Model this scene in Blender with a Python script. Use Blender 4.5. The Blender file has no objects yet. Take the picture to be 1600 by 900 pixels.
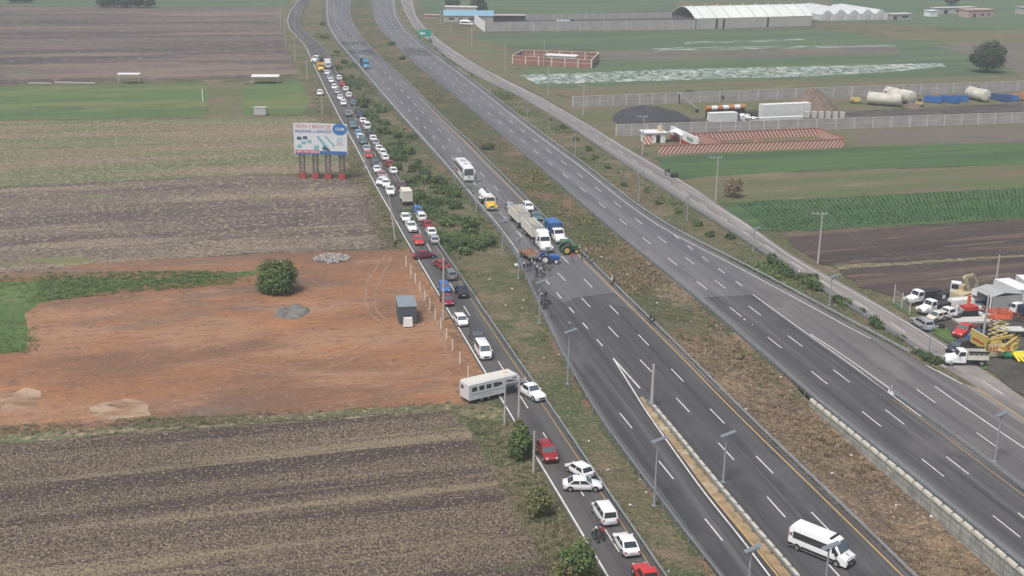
import bpy, bmesh, math, random
from mathutils import Vector, Matrix, noise
random.seed(7)
PI = math.pi
scene = bpy.context.scene
COL = scene.collection

# ------------------------------------------------------------ camera
FPX, CH, ROLL = 1950.0, 66.0, math.radians(1.0)
_h = (312 - 800) * math.sin(ROLL) + (450 + 178) * math.cos(ROLL)
TH = math.atan(_h / FPX)
cF = Vector((0, math.cos(TH), -math.sin(TH)))
cU = Vector((0, math.sin(TH), math.cos(TH)))
cR = Vector((1, 0, 0))
cam_d = bpy.data.cameras.new('camera')
cam = bpy.data.objects.new('camera', cam_d)
COL.objects.link(cam)
cX = cR * math.cos(ROLL) + cU * math.sin(ROLL)
cY = cU * math.cos(ROLL) - cR * math.sin(ROLL)
_m = Matrix.Identity(4)
for _i in range(3):
    _m[_i][0] = cX[_i]; _m[_i][1] = cY[_i]; _m[_i][2] = -cF[_i]
_m[2][3] = CH
cam.matrix_world = _m
cam_d.sensor_width = 36.0
cam_d.lens = 36.0 * FPX / 1600.0
cam_d.clip_start = 1.0
cam_d.clip_end = 30000.0
scene.camera = cam

# ------------------------------------------------------------ light
SUN_EL, SUN_AZ = math.radians(62), math.radians(215)
world = bpy.data.worlds.new('World')
scene.world = world
world.use_nodes = True
wn = world.node_tree.nodes
bg = wn['Background']
sky = wn.new('ShaderNodeTexSky')
sky.sky_type = 'NISHITA'
sky.sun_disc = False
sky.sun_elevation = SUN_EL
sky.sun_rotation = SUN_AZ
sky.air_density = 1.0
sky.dust_density = 5.0
sky.ozone_density = 1.0
world.node_tree.links.new(sky.outputs[0], bg.inputs[0])
bg.inputs[1].default_value = 0.115
sun_d = bpy.data.lights.new('sun', 'SUN')
sun_d.energy = 2.2
sun_d.angle = math.radians(15)
sun_d.color = (1.0, 0.97, 0.925)
sun = bpy.data.objects.new('sun', sun_d)
COL.objects.link(sun)
_sd = Vector((math.sin(SUN_AZ) * math.cos(SUN_EL), math.cos(SUN_AZ) * math.cos(SUN_EL), math.sin(SUN_EL)))
sun.rotation_euler = _sd.to_track_quat('Z', 'Y').to_euler()
scene.view_settings.view_transform = 'Standard'
scene.view_settings.look = 'None'
scene.view_settings.gamma = 1.0
scene.view_settings.exposure = 0.34
scene.cycles.max_bounces = 5
scene.cycles.volume_bounces = 1
scene.cycles.transparent_max_bounces = 8

# ------------------------------------------------------------ pixel -> ground
def at(px, py, z=0.0):
    """point of the photograph (1600 x 900 grid) -> point of the world at height z"""
    r = cF * FPX + cX * (px - 800) - cY * (py - 450)
    t = (z - CH) / r.z
    return Vector((r.x * t, r.y * t, z))

def height_at(bx, by, ty):
    """height of something standing at (bx,by) whose top shows at image row ty"""
    b = at(bx, by)
    lo, hi = 0.0, 40.0
    for _ in range(40):
        m = (lo + hi) / 2
        q = Vector((b.x, b.y, m - CH))
        y = 450 - FPX * q.dot(cY) / q.dot(cF)
        if y > ty: lo = m
        else: hi = m
    return lo

# ------------------------------------------------------------ materials
def lin(c):
    return tuple(((v / 255) / 12.92 if v / 255 <= 0.04045 else ((v / 255 + 0.055) / 1.055) ** 2.4) for v in c) + (1.0,)
MATS = {}
def mat(name, col, rough=0.6, metal=0.0, var=0.0, vscale=3.0, coat=0.0, emit=0.0, spec=0.5, bump=0.0):
    if name in MATS: return MATS[name]
    m = bpy.data.materials.new(name)
    m.use_nodes = True
    nt = m.node_tree; b = nt.nodes['Principled BSDF']
    c4 = tuple(col) + (1.0,) if len(col) == 3 else col
    b.inputs['Base Color'].default_value = c4
    b.inputs['Roughness'].default_value = rough
    b.inputs['Metallic'].default_value = metal
    b.inputs['Specular IOR Level'].default_value = spec
    if coat: b.inputs['Coat Weight'].default_value = coat
    if var:
        tc = nt.nodes.new('ShaderNodeTexCoord')
        n = nt.nodes.new('ShaderNodeTexNoise'); n.inputs['Scale'].default_value = vscale; n.inputs['Detail'].default_value = 5
        nt.links.new(tc.outputs['Object'], n.inputs['Vector'])
        r = nt.nodes.new('ShaderNodeValToRGB')
        r.color_ramp.elements[0].position = 0.3; r.color_ramp.elements[1].position = 0.7
        r.color_ramp.elements[0].color = tuple(v * (1 - var) for v in c4[:3]) + (1,)
        r.color_ramp.elements[1].color = tuple(min(1, v * (1 + var * 0.6)) for v in c4[:3]) + (1,)
        nt.links.new(n.outputs[0], r.inputs[0]); nt.links.new(r.outputs[0], b.inputs['Base Color'])
        if bump:
            bp = nt.nodes.new('ShaderNodeBump'); bp.inputs['Strength'].default_value = bump; bp.inputs['Distance'].default_value = 0.2
            nt.links.new(n.outputs[0], bp.inputs['Height']); nt.links.new(bp.outputs[0], b.inputs['Normal'])
    MATS[name] = m
    return m

def layered(name, base, layers, angle=0.0, rough=0.95, bump=0.0, bscale=1.5):
    """ground material. layers: (colour, scale along rows, scale across rows, lo, hi, detail) mixed over the base in turn"""
    if name in MATS: return MATS[name]
    m = bpy.data.materials.new(name); m.use_nodes = True
    nt = m.node_tree; L = nt.links; b = nt.nodes['Principled BSDF']
    b.inputs['Roughness'].default_value = rough
    b.inputs['Specular IOR Level'].default_value = 0.15
    geo = nt.nodes.new('ShaderNodeNewGeometry')
    rot = nt.nodes.new('ShaderNodeVectorRotate'); rot.rotation_type = 'Z_AXIS'
    rot.inputs['Angle'].default_value = -angle
    L.new(geo.outputs['Position'], rot.inputs['Vector'])
    cur = None
    for i, (c, sx, sy, lo, hi, det) in enumerate(layers):
        mp = nt.nodes.new('ShaderNodeMapping'); mp.inputs['Scale'].default_value = (sx, sy, 1)
        mp.inputs['Location'].default_value = (i * 17.3, i * 9.1, i * 3.3)
        L.new(rot.outputs[0], mp.inputs[0])
        n = nt.nodes.new('ShaderNodeTexNoise'); n.inputs['Scale'].default_value = 1.0
        n.inputs['Detail'].default_value = det; n.inputs['Roughness'].default_value = 0.62
        L.new(mp.outputs[0], n.inputs['Vector'])
        mr = nt.nodes.new('ShaderNodeMapRange'); mr.inputs[1].default_value = lo; mr.inputs[2].default_value = hi
        mr.clamp = True
        L.new(n.outputs[0], mr.inputs[0])
        mx = nt.nodes.new('ShaderNodeMix'); mx.data_type = 'RGBA'
        L.new(mr.outputs[0], mx.inputs[0])
        if cur is None: mx.inputs[6].default_value = tuple(base) + (1,)
        else: L.new(cur, mx.inputs[6])
        mx.inputs[7].default_value = tuple(c) + (1,)
        cur = mx.outputs[2]
    L.new(cur, b.inputs['Base Color'])
    if bump:
        n = nt.nodes.new('ShaderNodeTexNoise'); n.inputs['Scale'].default_value = bscale; n.inputs['Detail'].default_value = 6
        L.new(rot.outputs[0], n.inputs['Vector'])
        bp = nt.nodes.new('ShaderNodeBump'); bp.inputs['Strength'].default_value = bump; bp.inputs['Distance'].default_value = 0.5
        L.new(n.outputs[0], bp.inputs['Height']); L.new(bp.outputs[0], b.inputs['Normal'])
    MATS[name] = m
    return m

# ------------------------------------------------------------ objects
def tag(o, label=None, cat=None, group=None, kind=None):
    if label: o['label'] = label
    if cat: o['category'] = cat
    if group: o['group'] = group
    if kind: o['kind'] = kind
    return o

def empty(name, loc=(0, 0, 0), rz=0.0, label=None, cat=None, group=None):
    o = bpy.data.objects.new(name, None); COL.objects.link(o)
    o.empty_display_size = 0.3
    o.location = loc; o.rotation_euler = (0, 0, rz)
    return tag(o, label, cat, group)

class MB:
    def __init__(s): s.v = []; s.f = []; s.mi = []; s.cur = 0
    def quad(s, pts):
        n = len(s.v); s.v += [tuple(p) for p in pts]; s.f.append(list(range(n, n + len(pts)))); s.mi.append(s.cur); return s
    def box(s, x0, x1, y0, y1, z0, z1, M=None, taper=0.0):
        n = len(s.v); t = taper
        p = [(x0, y0, z0), (x1, y0, z0), (x1, y1, z0), (x0, y1, z0),
             (x0 + t, y0 + t, z1), (x1 - t, y0 + t, z1), (x1 - t, y1 - t, z1), (x0 + t, y1 - t, z1)]
        if M: p = [tuple(M @ Vector(q)) for q in p]
        s.v += p
        for f in ((0, 3, 2, 1), (4, 5, 6, 7), (0, 1, 5, 4), (1, 2, 6, 5), (2, 3, 7, 6), (3, 0, 4, 7)):
            s.f.append([n + i for i in f]); s.mi.append(s.cur)
        return s
    def tube(s, a, b, r0, r1=None, seg=8):
        a, b = Vector(a), Vector(b); r1 = r0 if r1 is None else r1
        d = (b - a)
        if d.length < 1e-6: return s
        d.normalize(); u = d.orthogonal().normalized(); w = d.cross(u); n = len(s.v)
        for c, r in ((a, r0), (b, r1)):
            for i in range(seg):
                t = 2 * PI * i / seg; s.v.append(tuple(c + u * (r * math.cos(t)) + w * (r * math.sin(t))))
        for i in range(seg):
            j = (i + 1) % seg; s.f.append([n + i, n + j, n + seg + j, n + seg + i]); s.mi.append(s.cur)
        s.f.append([n + i for i in range(seg)][::-1]); s.mi.append(s.cur)
        s.f.append([n + seg + i for i in range(seg)]); s.mi.append(s.cur)
        return s
    def loft(s, rings, cap=True, closed=True):
        n = len(s.v); k = len(rings[0])
        for r in rings: s.v += [tuple(p) for p in r]
        for a in range(len(rings) - 1):
            for i in range(k if closed else k - 1):
                j = (i + 1) % k
                s.f.append([n + a * k + i, n + a * k + j, n + (a + 1) * k + j, n + (a + 1) * k + i]); s.mi.append(s.cur)
        if cap:
            s.f.append([n + i for i in range(k)][::-1]); s.mi.append(s.cur)
            m = n + (len(rings) - 1) * k
            s.f.append([m + i for i in range(k)]); s.mi.append(s.cur)
        return s
    def prism(s, pts, y0, y1):
        """polygon in x,z extruded along y"""
        return s.loft([[(x, y0, z) for x, z in pts], [(x, y1, z) for x, z in pts]])
    def blob(s, c, rx, ry, rz, seed=0, amp=0.25, seg=10, rings=7):
        c = Vector(c); R = []
        for a in range(rings + 1):
            ph = PI * a / rings; ring = []
            for i in range(seg):
                t = 2 * PI * i / seg
                d = Vector((math.sin(ph) * math.cos(t), math.sin(ph) * math.sin(t), math.cos(ph)))
                k = 1 + amp * noise.noise(d * 1.7 + Vector((seed, seed * 0.7, 0)))
                ring.append((c.x + d.x * rx * k, c.y + d.y * ry * k, c.z + d.z * rz * k))
            R.append(ring)
        return s.loft(R)
    def build(s, name, mats, parent=None, smooth=False, angle=35, label=None, loc=None):
        me = bpy.data.meshes.new(name)
        me.from_pydata(s.v, [], s.f)
        for m in (mats if isinstance(mats, (list, tuple)) else [mats]): me.materials.append(m)
        if isinstance(mats, (list, tuple)): me.polygons.foreach_set('material_index', s.mi)
        if smooth:
            me.polygons.foreach_set('use_smooth', [True] * len(me.polygons))
            me.set_sharp_from_angle(angle=math.radians(angle))
        bm = bmesh.new(); bm.from_mesh(me); bmesh.ops.recalc_face_normals(bm, faces=bm.faces); bm.to_mesh(me); bm.free()
        me.update()
        o = bpy.data.objects.new(name, me); COL.objects.link(o)
        if parent: o.parent = parent
        if loc is not None: o.location = loc
        if label: o['label'] = label
        return o

def copy_tree(o, parent=None):
    c = o.copy(); COL.objects.link(c)
    if parent is not None: c.parent = parent
    for ch in list(o.children): copy_tree(ch, c)
    return c

def sheet(name, pts, m, z=0.0, kind='structure', label=None):
    """flat polygon on the ground from image points, triangulated"""
    P = [at(x, y) if len((x, y)) == 2 else None for x, y in pts]
    return sheet_w(name, P, m, z, kind)
def sheet_w(name, P, m, z=0.0, kind='structure'):
    bm = bmesh.new()
    vs = [bm.verts.new((p.x, p.y, z)) for p in P]
    f = bm.faces.new(vs)
    bmesh.ops.triangulate(bm, faces=[f])
    bmesh.ops.recalc_face_normals(bm, faces=bm.faces)
    for f in bm.faces:
        if f.normal.z < 0: f.normal_flip()
    me = bpy.data.meshes.new(name); bm.to_mesh(me); bm.free(); me.materials.append(m)
    o = bpy.data.objects.new(name, me); COL.objects.link(o)
    if kind: o['kind'] = kind
    return o

# ------------------------------------------------------------ polylines
def world_line(pts, z=0.0):
    P = []
    for x, y in pts:
        q = at(x, y, z); P.append(Vector((q.x, q.y, 0)))
    return P
def resample(P, step):
    out = [P[0].copy()]; acc = 0.0; need = step
    for a, b in zip(P, P[1:]):
        L = (b - a).length; pos = 0.0
        while acc + (L - pos) >= need:
            pos += need - acc; acc = 0.0
            out.append(a.lerp(b, pos / L))
        acc += L - pos
    if (out[-1] - P[-1]).length > step * 0.3: out.append(P[-1].copy())
    return out
def smooth_line(P, n=3):
    for _ in range(n):
        Q = [P[0]]
        for i in range(1, len(P) - 1): Q.append((P[i - 1] + P[i] * 2 + P[i + 1]) / 4)
        Q.append(P[-1]); P = Q
    return P
def line(pts, step=6.0, z=0.0, ext0=0.0, ext1=0.0, sm=4):
    P = world_line(pts, z)
    P = smooth_line(resample(P, step), sm)
    if ext0:
        d = (P[0] - P[3]).normalized(); P = [P[0] + d * ext0] + P
    if ext1:
        d = (P[-1] - P[-4]).normalized(); P = P + [P[-1] + d * ext1]
    return P
def tangents(P):
    T = []
    for i in range(len(P)):
        a = P[max(0, i - 1)]; b = P[min(len(P) - 1, i + 1)]
        T.append((b - a).normalized())
    return T
def offset(P, d):
    return [p + Vector((-t.y, t.x, 0)) * d for p, t in zip(P, tangents(P))]
def ribbon(name, A, B, m, z=0.0, skirt=0.0, kind='structure'):
    """sheet between two polylines (each resampled to the same count by arc length)"""
    n = max(len(A), len(B))
    A = by_count(A, n); B = by_count(B, n)
    mb = MB()
    k = 2
    for i in range(n): mb.v += [(A[i].x, A[i].y, z), (B[i].x, B[i].y, z)]
    for i in range(n - 1):
        mb.f.append([2 * i, 2 * i + 1, 2 * i + 3, 2 * i + 2]); mb.mi.append(0)
    o = mb.build(name, m)
    if kind: o['kind'] = kind
    return o
def by_count(P, n):
    L = [0.0]
    for a, b in zip(P, P[1:]): L.append(L[-1] + (b - a).length)
    out = []; j = 0
    for i in range(n):
        s = L[-1] * i / (n - 1)
        while j < len(P) - 2 and L[j + 1] < s: j += 1
        seg = L[j + 1] - L[j]
        out.append(P[j].lerp(P[j + 1], min(1, max(0, (s - L[j]) / seg))) if seg > 1e-9 else P[j].copy())
    return out
def stripe(mb, P, w, z):
    for (a, ta), (b, tb) in zip(zip(P, tangents(P)), list(zip(P, tangents(P)))[1:]):
        na = Vector((-ta.y, ta.x, 0)) * w / 2; nb = Vector((-tb.y, tb.x, 0)) * w / 2
        mb.quad([(*(a - na).xy, z), (*(b - nb).xy, z), (*(b + nb).xy, z), (*(a + na).xy, z)])
def dashes(mb, P, ref, dash, period, w, z, s_lo=None, s_hi=None):
    """dashes along P; ref = world point where one dash starts (towards the camera end is P[0])"""
    L = [0.0]
    for a, b in zip(P, P[1:]): L.append(L[-1] + (b - a).length)
    best = min(range(len(P)), key=lambda i: (P[i] - ref).length)
    i = max(0, min(len(P) - 2, best)); t = tangents(P)[i]
    s0 = L[i] + (ref - P[i]).dot(t)
    s = s0 % period - period
    def pt(s):
        for j in range(len(P) - 1):
            if L[j + 1] >= s: return P[j].lerp(P[j + 1], (s - L[j]) / (L[j + 1] - L[j]))
        return P[-1]
    while s < L[-1] - dash:
        if s > 0: stripe(mb, [pt(s), pt(s + dash / 2), pt(s + dash)], w, z)
        s += period
# ------------------------------------------------------------ road edges traced near -> far
S_L = [(1010,1000),(945,893),(898,815),(872.5,770),(838,714.5),(807,663),(766,594.5),(745,560),(716.5,511.5),(697,480),(687.5,464),(654,405),(639,384),(611,331),(587,291),(565,246),(546,211),(529,180),(510,142.5),(496,112.5),(484,87),(479,74),(464,57),(451,44),(449,31),(454,16),(465,2),(473,-10)]
S_Rt = [(1108,1000),(1042,899),(995.5,831),(947.5,765),(937,746),(892,680),(869.5,647),(841,605),(809,560),(803.5,555),(775,508.5),(752.5,480),(732,446),(707.5,412),(685,380),(672.5,360),(656,330),(632.5,292.5),(615,266),(601,245),(579,205),(562.5,180),(549,154),(534,126),(521,104),(512.5,80),(497,66),(477,50),(470,41),(468,30),(471,19),(479,0),(486,-12)]
C1_Lt = [(1215,1000),(1124,899),(1075,836),(1029,772),(953,674),(920,625),(890,570),(862.5,520),(851,491),(835,456),(821,427.5),(812.5,401),(796,380),(785,365),(760,331),(747.5,320),(724,292),(702.5,265),(680,239),(630,184),(592.5,141),(567.5,111),(544,84),(527.5,65),(517.5,50),(510,35),(508,15),(508.5,0),(511,-12)]
C1_Rt = [(1534,1000),(1432,899),(1316,787),(1200,677.5),(1141,621),(1082.5,560),(1020,500),(960,442.5),(925,408),(891,375),(860,346),(821,307.5),(786,272.5),(750,238),(737.5,222),(719,208),(632,122),(620,112),(595,90),(575,69),(560,50),(549,30),(546,16),(549,0),(553,-12)]
C2_Lt = [(1740,998),(1600,879),(1466,772),(1371,695),(1276,623),(1200,557),(1150,512.5),(1095,467.5),(1050,430),(1011,399),(955.6,355.6),(900,308),(849,262.5),(817.5,236),(785,210),(750,180),(695,135),(650,100),(622.5,72.5),(592.5,44),(584,22.5),(581,0),(581,-12)]
C2_Rt = [(1447.5,562.5),(1385,527.5),(1300,485),(1256,459),(1202,432),(1160,410),(1120,388),(1094,378),(1036,347),(978,305.6),(911,253),(855.6,214),(800,171),(750,132.5),(690,87.5),(660,67.5),(632.5,42.5),(620,20),(617.5,0),(618,-12)]
F_L = [(1475,575),(1440,548),(1382,514),(1290,457),(1207,406),(1184,391),(1133,356),(1050,305),(994,269),(883,194),(814,152),(800,144),(750,122.5),(700,92.5),(677.5,72.5),(647.5,45),(636,25),(630,12.5),(627,0),(626,-12)]
F_R = [(1487.5,545),(1412,497.5),(1350,462.5),(1232.5,400),(1200,372),(1133,328),(1078,289),(980.6,233),(928,200),(850,154),(800,130),(755,107.5),(710,80),(680,57.5),(660,40),(650,25),(645,5),(642,-12)]
far = 2500
sL = line(S_L, ext1=600); sR0 = line(S_Rt, z=0.7, ext1=600)
c1L = line(C1_Lt, z=0.7, ext1=far); c1R = line(C1_Rt, z=0.7, ext1=far)
c2L = line(C2_Lt, z=0.7, ext1=far); c2R = line(C2_Rt, z=0.7, ext1=far)
fL = line(F_L, ext1=far); fR = line(F_R, ext1=far)

# ------------------------------------------------------------ ground materials
ROW_A = math.atan2((at(400, 575) - at(0, 608)).y, (at(400, 575) - at(0, 608)).x)   # furrow direction of the near left field
def dirang(a, b):
    d = at(*b) - at(*a); return math.atan2(d.y, d.x)
G = 1.0
m_verge = layered('verge_grass', (.118, .106, .062), [((.066, .088, .038), .05, .05, .44, .58, 6), ((.185, .142, .098), .10, .14, .50, .64, 7), ((.070, .074, .040), .7, .7, .54, .70, 6), ((.22, .175, .115), 2.2, 2.2, .54, .64, 6), ((.055, .060, .034), 1.6, 1.6, .56, .66, 6)], bump=.9, bscale=1.6)
m_median = layered('median_grass', (.105, .097, .056), [((.056, .078, .032), .05, .035, .42, .56, 7), ((.170, .110, .074), .09, .07, .51, .60, 7), ((.050, .062, .030), .35, .35, .50, .62, 7), ((.21, .17, .11), 2.4, 2.4, .54, .64, 6), ((.055, .058, .032), 1.7, 1.7, .55, .65, 6)], bump=.9, bscale=1.8)
m_dry = layered('dry_grass', (.155, .115, .080), [((.22, .158, .098), .08, .12, .48, .60, 6), ((.10, .078, .060), .22, .22, .48, .64, 7), ((.075, .060, .046), .9, .9, .55, .70, 6), ((.34, .265, .175), 2.2, 2.2, .53, .64, 6), ((.065, .050, .040), 1.8, 1.8, .56, .66, 6)], bump=1.0, bscale=1.5)
m_plough = layered('ploughed_stubble', (.135, .104, .080), [((.30, .24, .155), 4.2, 3.0, .51, .61, 5), ((.050, .039, .036), 3.6, 2.6, .50, .60, 5), ((.070, .055, .052), .006, .15, .52, .60, 5), ((.235, .19, .125), .008, .22, .55, .63, 6), ((.30, .245, .16), 3.0, 2.4, .56, .62, 5), ((.055, .044, .040), 3.1, 2.5, .56, .63, 5), ((.12, .125, .06), .04, .09, .64, .72, 5)], angle=ROW_A, bump=1.0, bscale=2.5)
m_plough2 = layered('ploughed_far', (.145, .118, .098), [((.098, .08, .074), .008, .07, .46, .56, 6), ((.215, .175, .125), .012, .11, .52, .62, 7), ((.29, .24, .165), 1.3, 1.2, .53, .62, 6), ((.075, .060, .054), 1.2, 1.0, .53, .62, 6), ((.15, .155, .075), .03, .06, .63, .70, 5)], angle=ROW_A, bump=.6)
m_plough3 = layered('ploughed_bare', (.120, .098, .088), [((.075, .062, .060), .004, .04, .46, .56, 6), ((.175, .132, .105), .006, .05, .54, .62, 7), ((.095, .115, .065), .02, .03, .62, .70, 5), ((.21, .17, .125), .25, .4, .56, .66, 5)], angle=ROW_A, bump=.4)
m_stubble = layered('green_stubble', (.165, .145, .092), [((.115, .135, .068), .008, .07, .47, .55, 6), ((.20, .155, .115), .010, .10, .50, .60, 6), ((.085, .09, .052), .015, .35, .58, .66, 6), ((.29, .24, .155), 1.0, .9, .53, .62, 6), ((.075, .075, .045), .9, .8, .55, .64, 6)], angle=ROW_A, bump=.5)
m_green = layered('green_pasture', (.085, .135, .052), [((.135, .155, .062), .01, .06, .46, .60, 5), ((.14, .12, .07), .015, .08, .60, .70, 5), ((.06, .10, .045), .05, .12, .50, .70, 6)], angle=ROW_A, bump=.3)
m_dirt = layered('red_dirt', (.255, .128, .066), [((.165, .095, .064), .02, .06, .44, .58, 7), ((.29, .168, .102), .025, .07, .50, .62, 7), ((.15, .115, .092), .03, .06, .56, .68, 8), ((.33, .15, .065), .02, .09, .60, .70, 7), ((.165, .095, .064), .25, .9, .52, .70, 7), ((.27, .19, .13), .12, .5, .60, .74, 7), ((.13, .085, .062), .10, .10, .64, .74, 6), ((.36, .24, .15), 1.2, 1.8, .60, .68, 5), ((.11, .065, .048), 1.3, 1.6, .61, .69, 5)], angle=ROW_A, bump=.5, bscale=.8)
m_dirt_edge = layered('loose_red_dirt', (.26, .145, .082), [((.17, .10, .06), .3, .3, .45, .62, 6), ((.38, .25, .15), .7, .7, .58, .72, 5), ((.10, .10, .05), .15, .15, .62, .72, 5)], bump=1.0, bscale=1.5)
m_pale = layered('pale_dirt', (.225, .13, .082), [((.36, .27, .19), .09, .14, .40, .52, 7), ((.19, .115, .075), .3, .5, .52, .64, 6)], bump=.3)
m_lush = layered('lush_grass', (.075, .125, .042), [((.10, .155, .055), .10, .12, .45, .62, 6), ((.065, .085, .04), .3, .3, .52, .70, 6), ((.16, .15, .09), .12, .2, .62, .76, 6)], bump=.7)
ROW_R = dirang((1240, 380), (1590, 352))
m_rgreen = layered('crop_green', (.055, .098, .045), [((.075, .125, .05), .008, .10, .46, .58, 5), ((.045, .072, .04), .01, .25, .55, .68, 5), ((.10, .115, .06), .02, .10, .62, .74, 5)], angle=ROW_R, bump=.5)
m_rgreen2 = layered('crop_far', (.075, .112, .062), [((.10, .135, .07), .008, .06, .46, .58, 5), ((.06, .085, .055), .01, .15, .52, .66, 5), ((.125, .125, .085), .02, .08, .62, .74, 5)], angle=ROW_R, bump=.3)
m_rbrown = layered('fallow', (.13, .125, .072), [((.10, .118, .055), .012, .08, .44, .58, 5), ((.15, .112, .082), .02, .10, .52, .64, 6), ((.19, .16, .10), .05, .2, .58, .72, 6), ((.075, .08, .045), .3, .5, .60, .72, 5)], angle=ROW_R, bump=.5)
m_rplough = layered('ploughed_dark', (.082, .062, .056), [((.062, .048, .046), .01, .14, .44, .58, 5), ((.13, .092, .072), .012, .22, .52, .62, 6), ((.19, .145, .10), .05, .5, .57, .68, 6), ((.045, .036, .034), .8, 1.6, .56, .74, 5)], angle=ROW_R, bump=.8)
m_rgrey = layered('fallow_grey', (.135, .118, .098), [((.11, .10, .08), .02, .08, .46, .60, 5), ((.17, .14, .105), .03, .15, .54, .70, 5)], angle=ROW_R, bump=.3)
m_yard = layered('yard_dirt', (.085, .078, .070), [((.06, .056, .052), .12, .12, .45, .62, 6), ((.12, .108, .095), .2, .2, .55, .70, 6), ((.09, .10, .055), .1, .1, .62, .72, 5)], bump=.5)

def asphalt(name, base, dark, light, ang):
    return layered(name, base, [(dark, .006, .45, .46, .58, 6), (light, .008, .6, .53, .64, 6), (light, .06, .09, .55, .72, 7), (dark, .12, .2, .58, .72, 7), (dark, .02, 2.2, .60, .70, 3)], angle=ang, rough=.85)
A1 = dirang((1200, 700), (1000, 490)); A2 = dirang((1440, 700), (1140, 470)); A0 = dirang((967, 863), (739, 502)); AF = dirang((1290, 441), (1000, 262))
m_as_dark = asphalt('asphalt_new', (.078, .077, .080), (.055, .055, .058), (.108, .105, .105), A1)
m_as_dark2 = asphalt('asphalt_new_right', (.082, .080, .083), (.059, .058, .061), (.112, .108, .107), A2)
m_as_mid = asphalt('asphalt_old', (.125, .123, .128), (.098, .097, .103), (.160, .156, .158), A1)
m_as_mid2 = asphalt('asphalt_old_right', (.130, .128, .134), (.103, .102, .109), (.164, .160, .163), A2)
m_as_s = asphalt('asphalt_service', (.092, .088, .086), (.072, .069, .068), (.115, .112, .108), A0)
m_as_f = asphalt('asphalt_frontage', (.21, .195, .185), (.145, .136, .132), (.27, .25, .23), AF)
m_as_ramp = asphalt('asphalt_ramp', (.135, .126, .124), (.098, .094, .098), (.17, .158, .15), A2)
m_white = layered('road_paint', (.58, .57, .54), [((.36, .35, .33), .5, .8, .50, .72, 5)], rough=.6)
m_yellow = layered('road_paint_yellow', (.44, .29, .11), [((.26, .20, .13), .4, .8, .50, .72, 5)], rough=.6)
m_conc = layered('kerb_concrete', (.42, .41, .37), [((.28, .27, .24), .5, .9, .50, .70, 6), ((.50, .48, .43), .2, .3, .55, .7, 4)], rough=.9, bump=.3)
m_gravel = layered('gravel_strip', (.30, .22, .13), [((.20, .15, .09), .9, .9, .45, .65, 5), ((.42, .36, .26), .4, .4, .55, .7, 5)])

# ------------------------------------------------------------ ground
# the ground is one sheet with a long swale left open between the two carriageways, which the median fills
def ground():
    def rev(P): return list(reversed(P))
    B = 9000
    n0 = c1R[0]; n1 = c1R[-1]; q0 = c2L[0]; q1 = c2L[-1]
    left = [Vector((-B, -400, 0)), Vector((n0.x, -400, 0))] + c1R + [Vector((n1.x, B, 0)), Vector((-B, B, 0))]
    right = [Vector((B, -400, 0)), Vector((B, B, 0)), Vector((q1.x, B, 0))] + rev(c2L) + [Vector((q0.x, -400, 0))]
    mid = [Vector((n0.x, -400, 0)), Vector((q0.x, -400, 0)), q0, n0]
    mid2 = [n1, q1, Vector((q1.x, B, 0)), Vector((n1.x, B, 0))]
    bm = bmesh.new()
    for poly in (left, right, mid, mid2):
        f = bm.faces.new([bm.verts.new((p.x, p.y, -0.12)) for p in poly])
    bmesh.ops.triangulate(bm, faces=bm.faces[:])
    for f in bm.faces:
        if f.normal.z < 0: f.normal_flip()
    me = bpy.data.meshes.new('ground'); bm.to_mesh(me); bm.free(); me.materials.append(m_verge)
    o = bpy.data.objects.new('ground', me); COL.objects.link(o); o['kind'] = 'structure'
ground()

def bump_strip(name, A, B, m, nx, dip, amp=0.14, seed=0, edge=0.0):
    """verge between two road edges, dip(t, p) gives the depth of the swale"""
    n = int(max(len(A), len(B)))
    A = by_count(A, n); B = by_count(B, n); mb = MB()
    for i in range(n):
        for k in range(nx + 1):
            t = k / nx; p = A[i].lerp(B[i], t)
            e = min(t, 1 - t) * 4; e = min(1, e)
            z = edge + amp * e * noise.noise(Vector((p.x * .22, p.y * .22, seed))) + amp * .7 * e * noise.noise(Vector((p.x * .6, p.y * .6, seed + 9)))
            z -= dip(t, p)
            mb.v.append((p.x, p.y, z))
    for i in range(n - 1):
        for k in range(nx):
            a = i * (nx + 1) + k
            mb.f.append([a, a + 1, a + nx + 2, a + nx + 1]); mb.mi.append(0)
    if isinstance(m, list):
        rr = random.Random(3)
        for j, f in enumerate(mb.f):
            p = mb.v[f[0]]; k = (YC + 40 - p[1]) / 80 + 1.1 * noise.noise(Vector((p[0] * .11, p[1] * .05, 4)))
            mb.mi[j] = 1 if rr.uniform(.25, .75) < k else 0
    o = mb.build(name, m, smooth=True, angle=80); o['kind'] = 'structure'
    return o
def cut(P, y0=None, y1=None):
    """part of a world line whose y lies between two bounds"""
    return [p for p in P if (y0 is None or p.y >= y0) and (y1 is None or p.y <= y1)]
Y_wall0, Y_wall1 = at(1276, 623).y, at(1600, 890).y      # the retaining wall grows from far to near
def dipM(t, p):
    k = max(0.0, min(1.0, (Y_wall0 + 6 - p.y) / (Y_wall0 + 6 - Y_wall1)))
    D = 2.3 * k ** .6
    s = max(0.0, min(1, (t - .12) / .5)); s = s * s * (3 - 2 * s)
    return D * s + .35 * math.sin(PI * t)
medA = resample(c1R, 1.6); medB = resample(c2L, 1.6)
YC = 190
lowA = [p for p in medA if p.y < YC]; lowB = [p for p in medB if p.y < YC]
hiA = [p for p in medA if YC - 1.7 <= p.y < 900]; hiB = [p for p in medB if YC - 1.7 <= p.y < 900]
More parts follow.
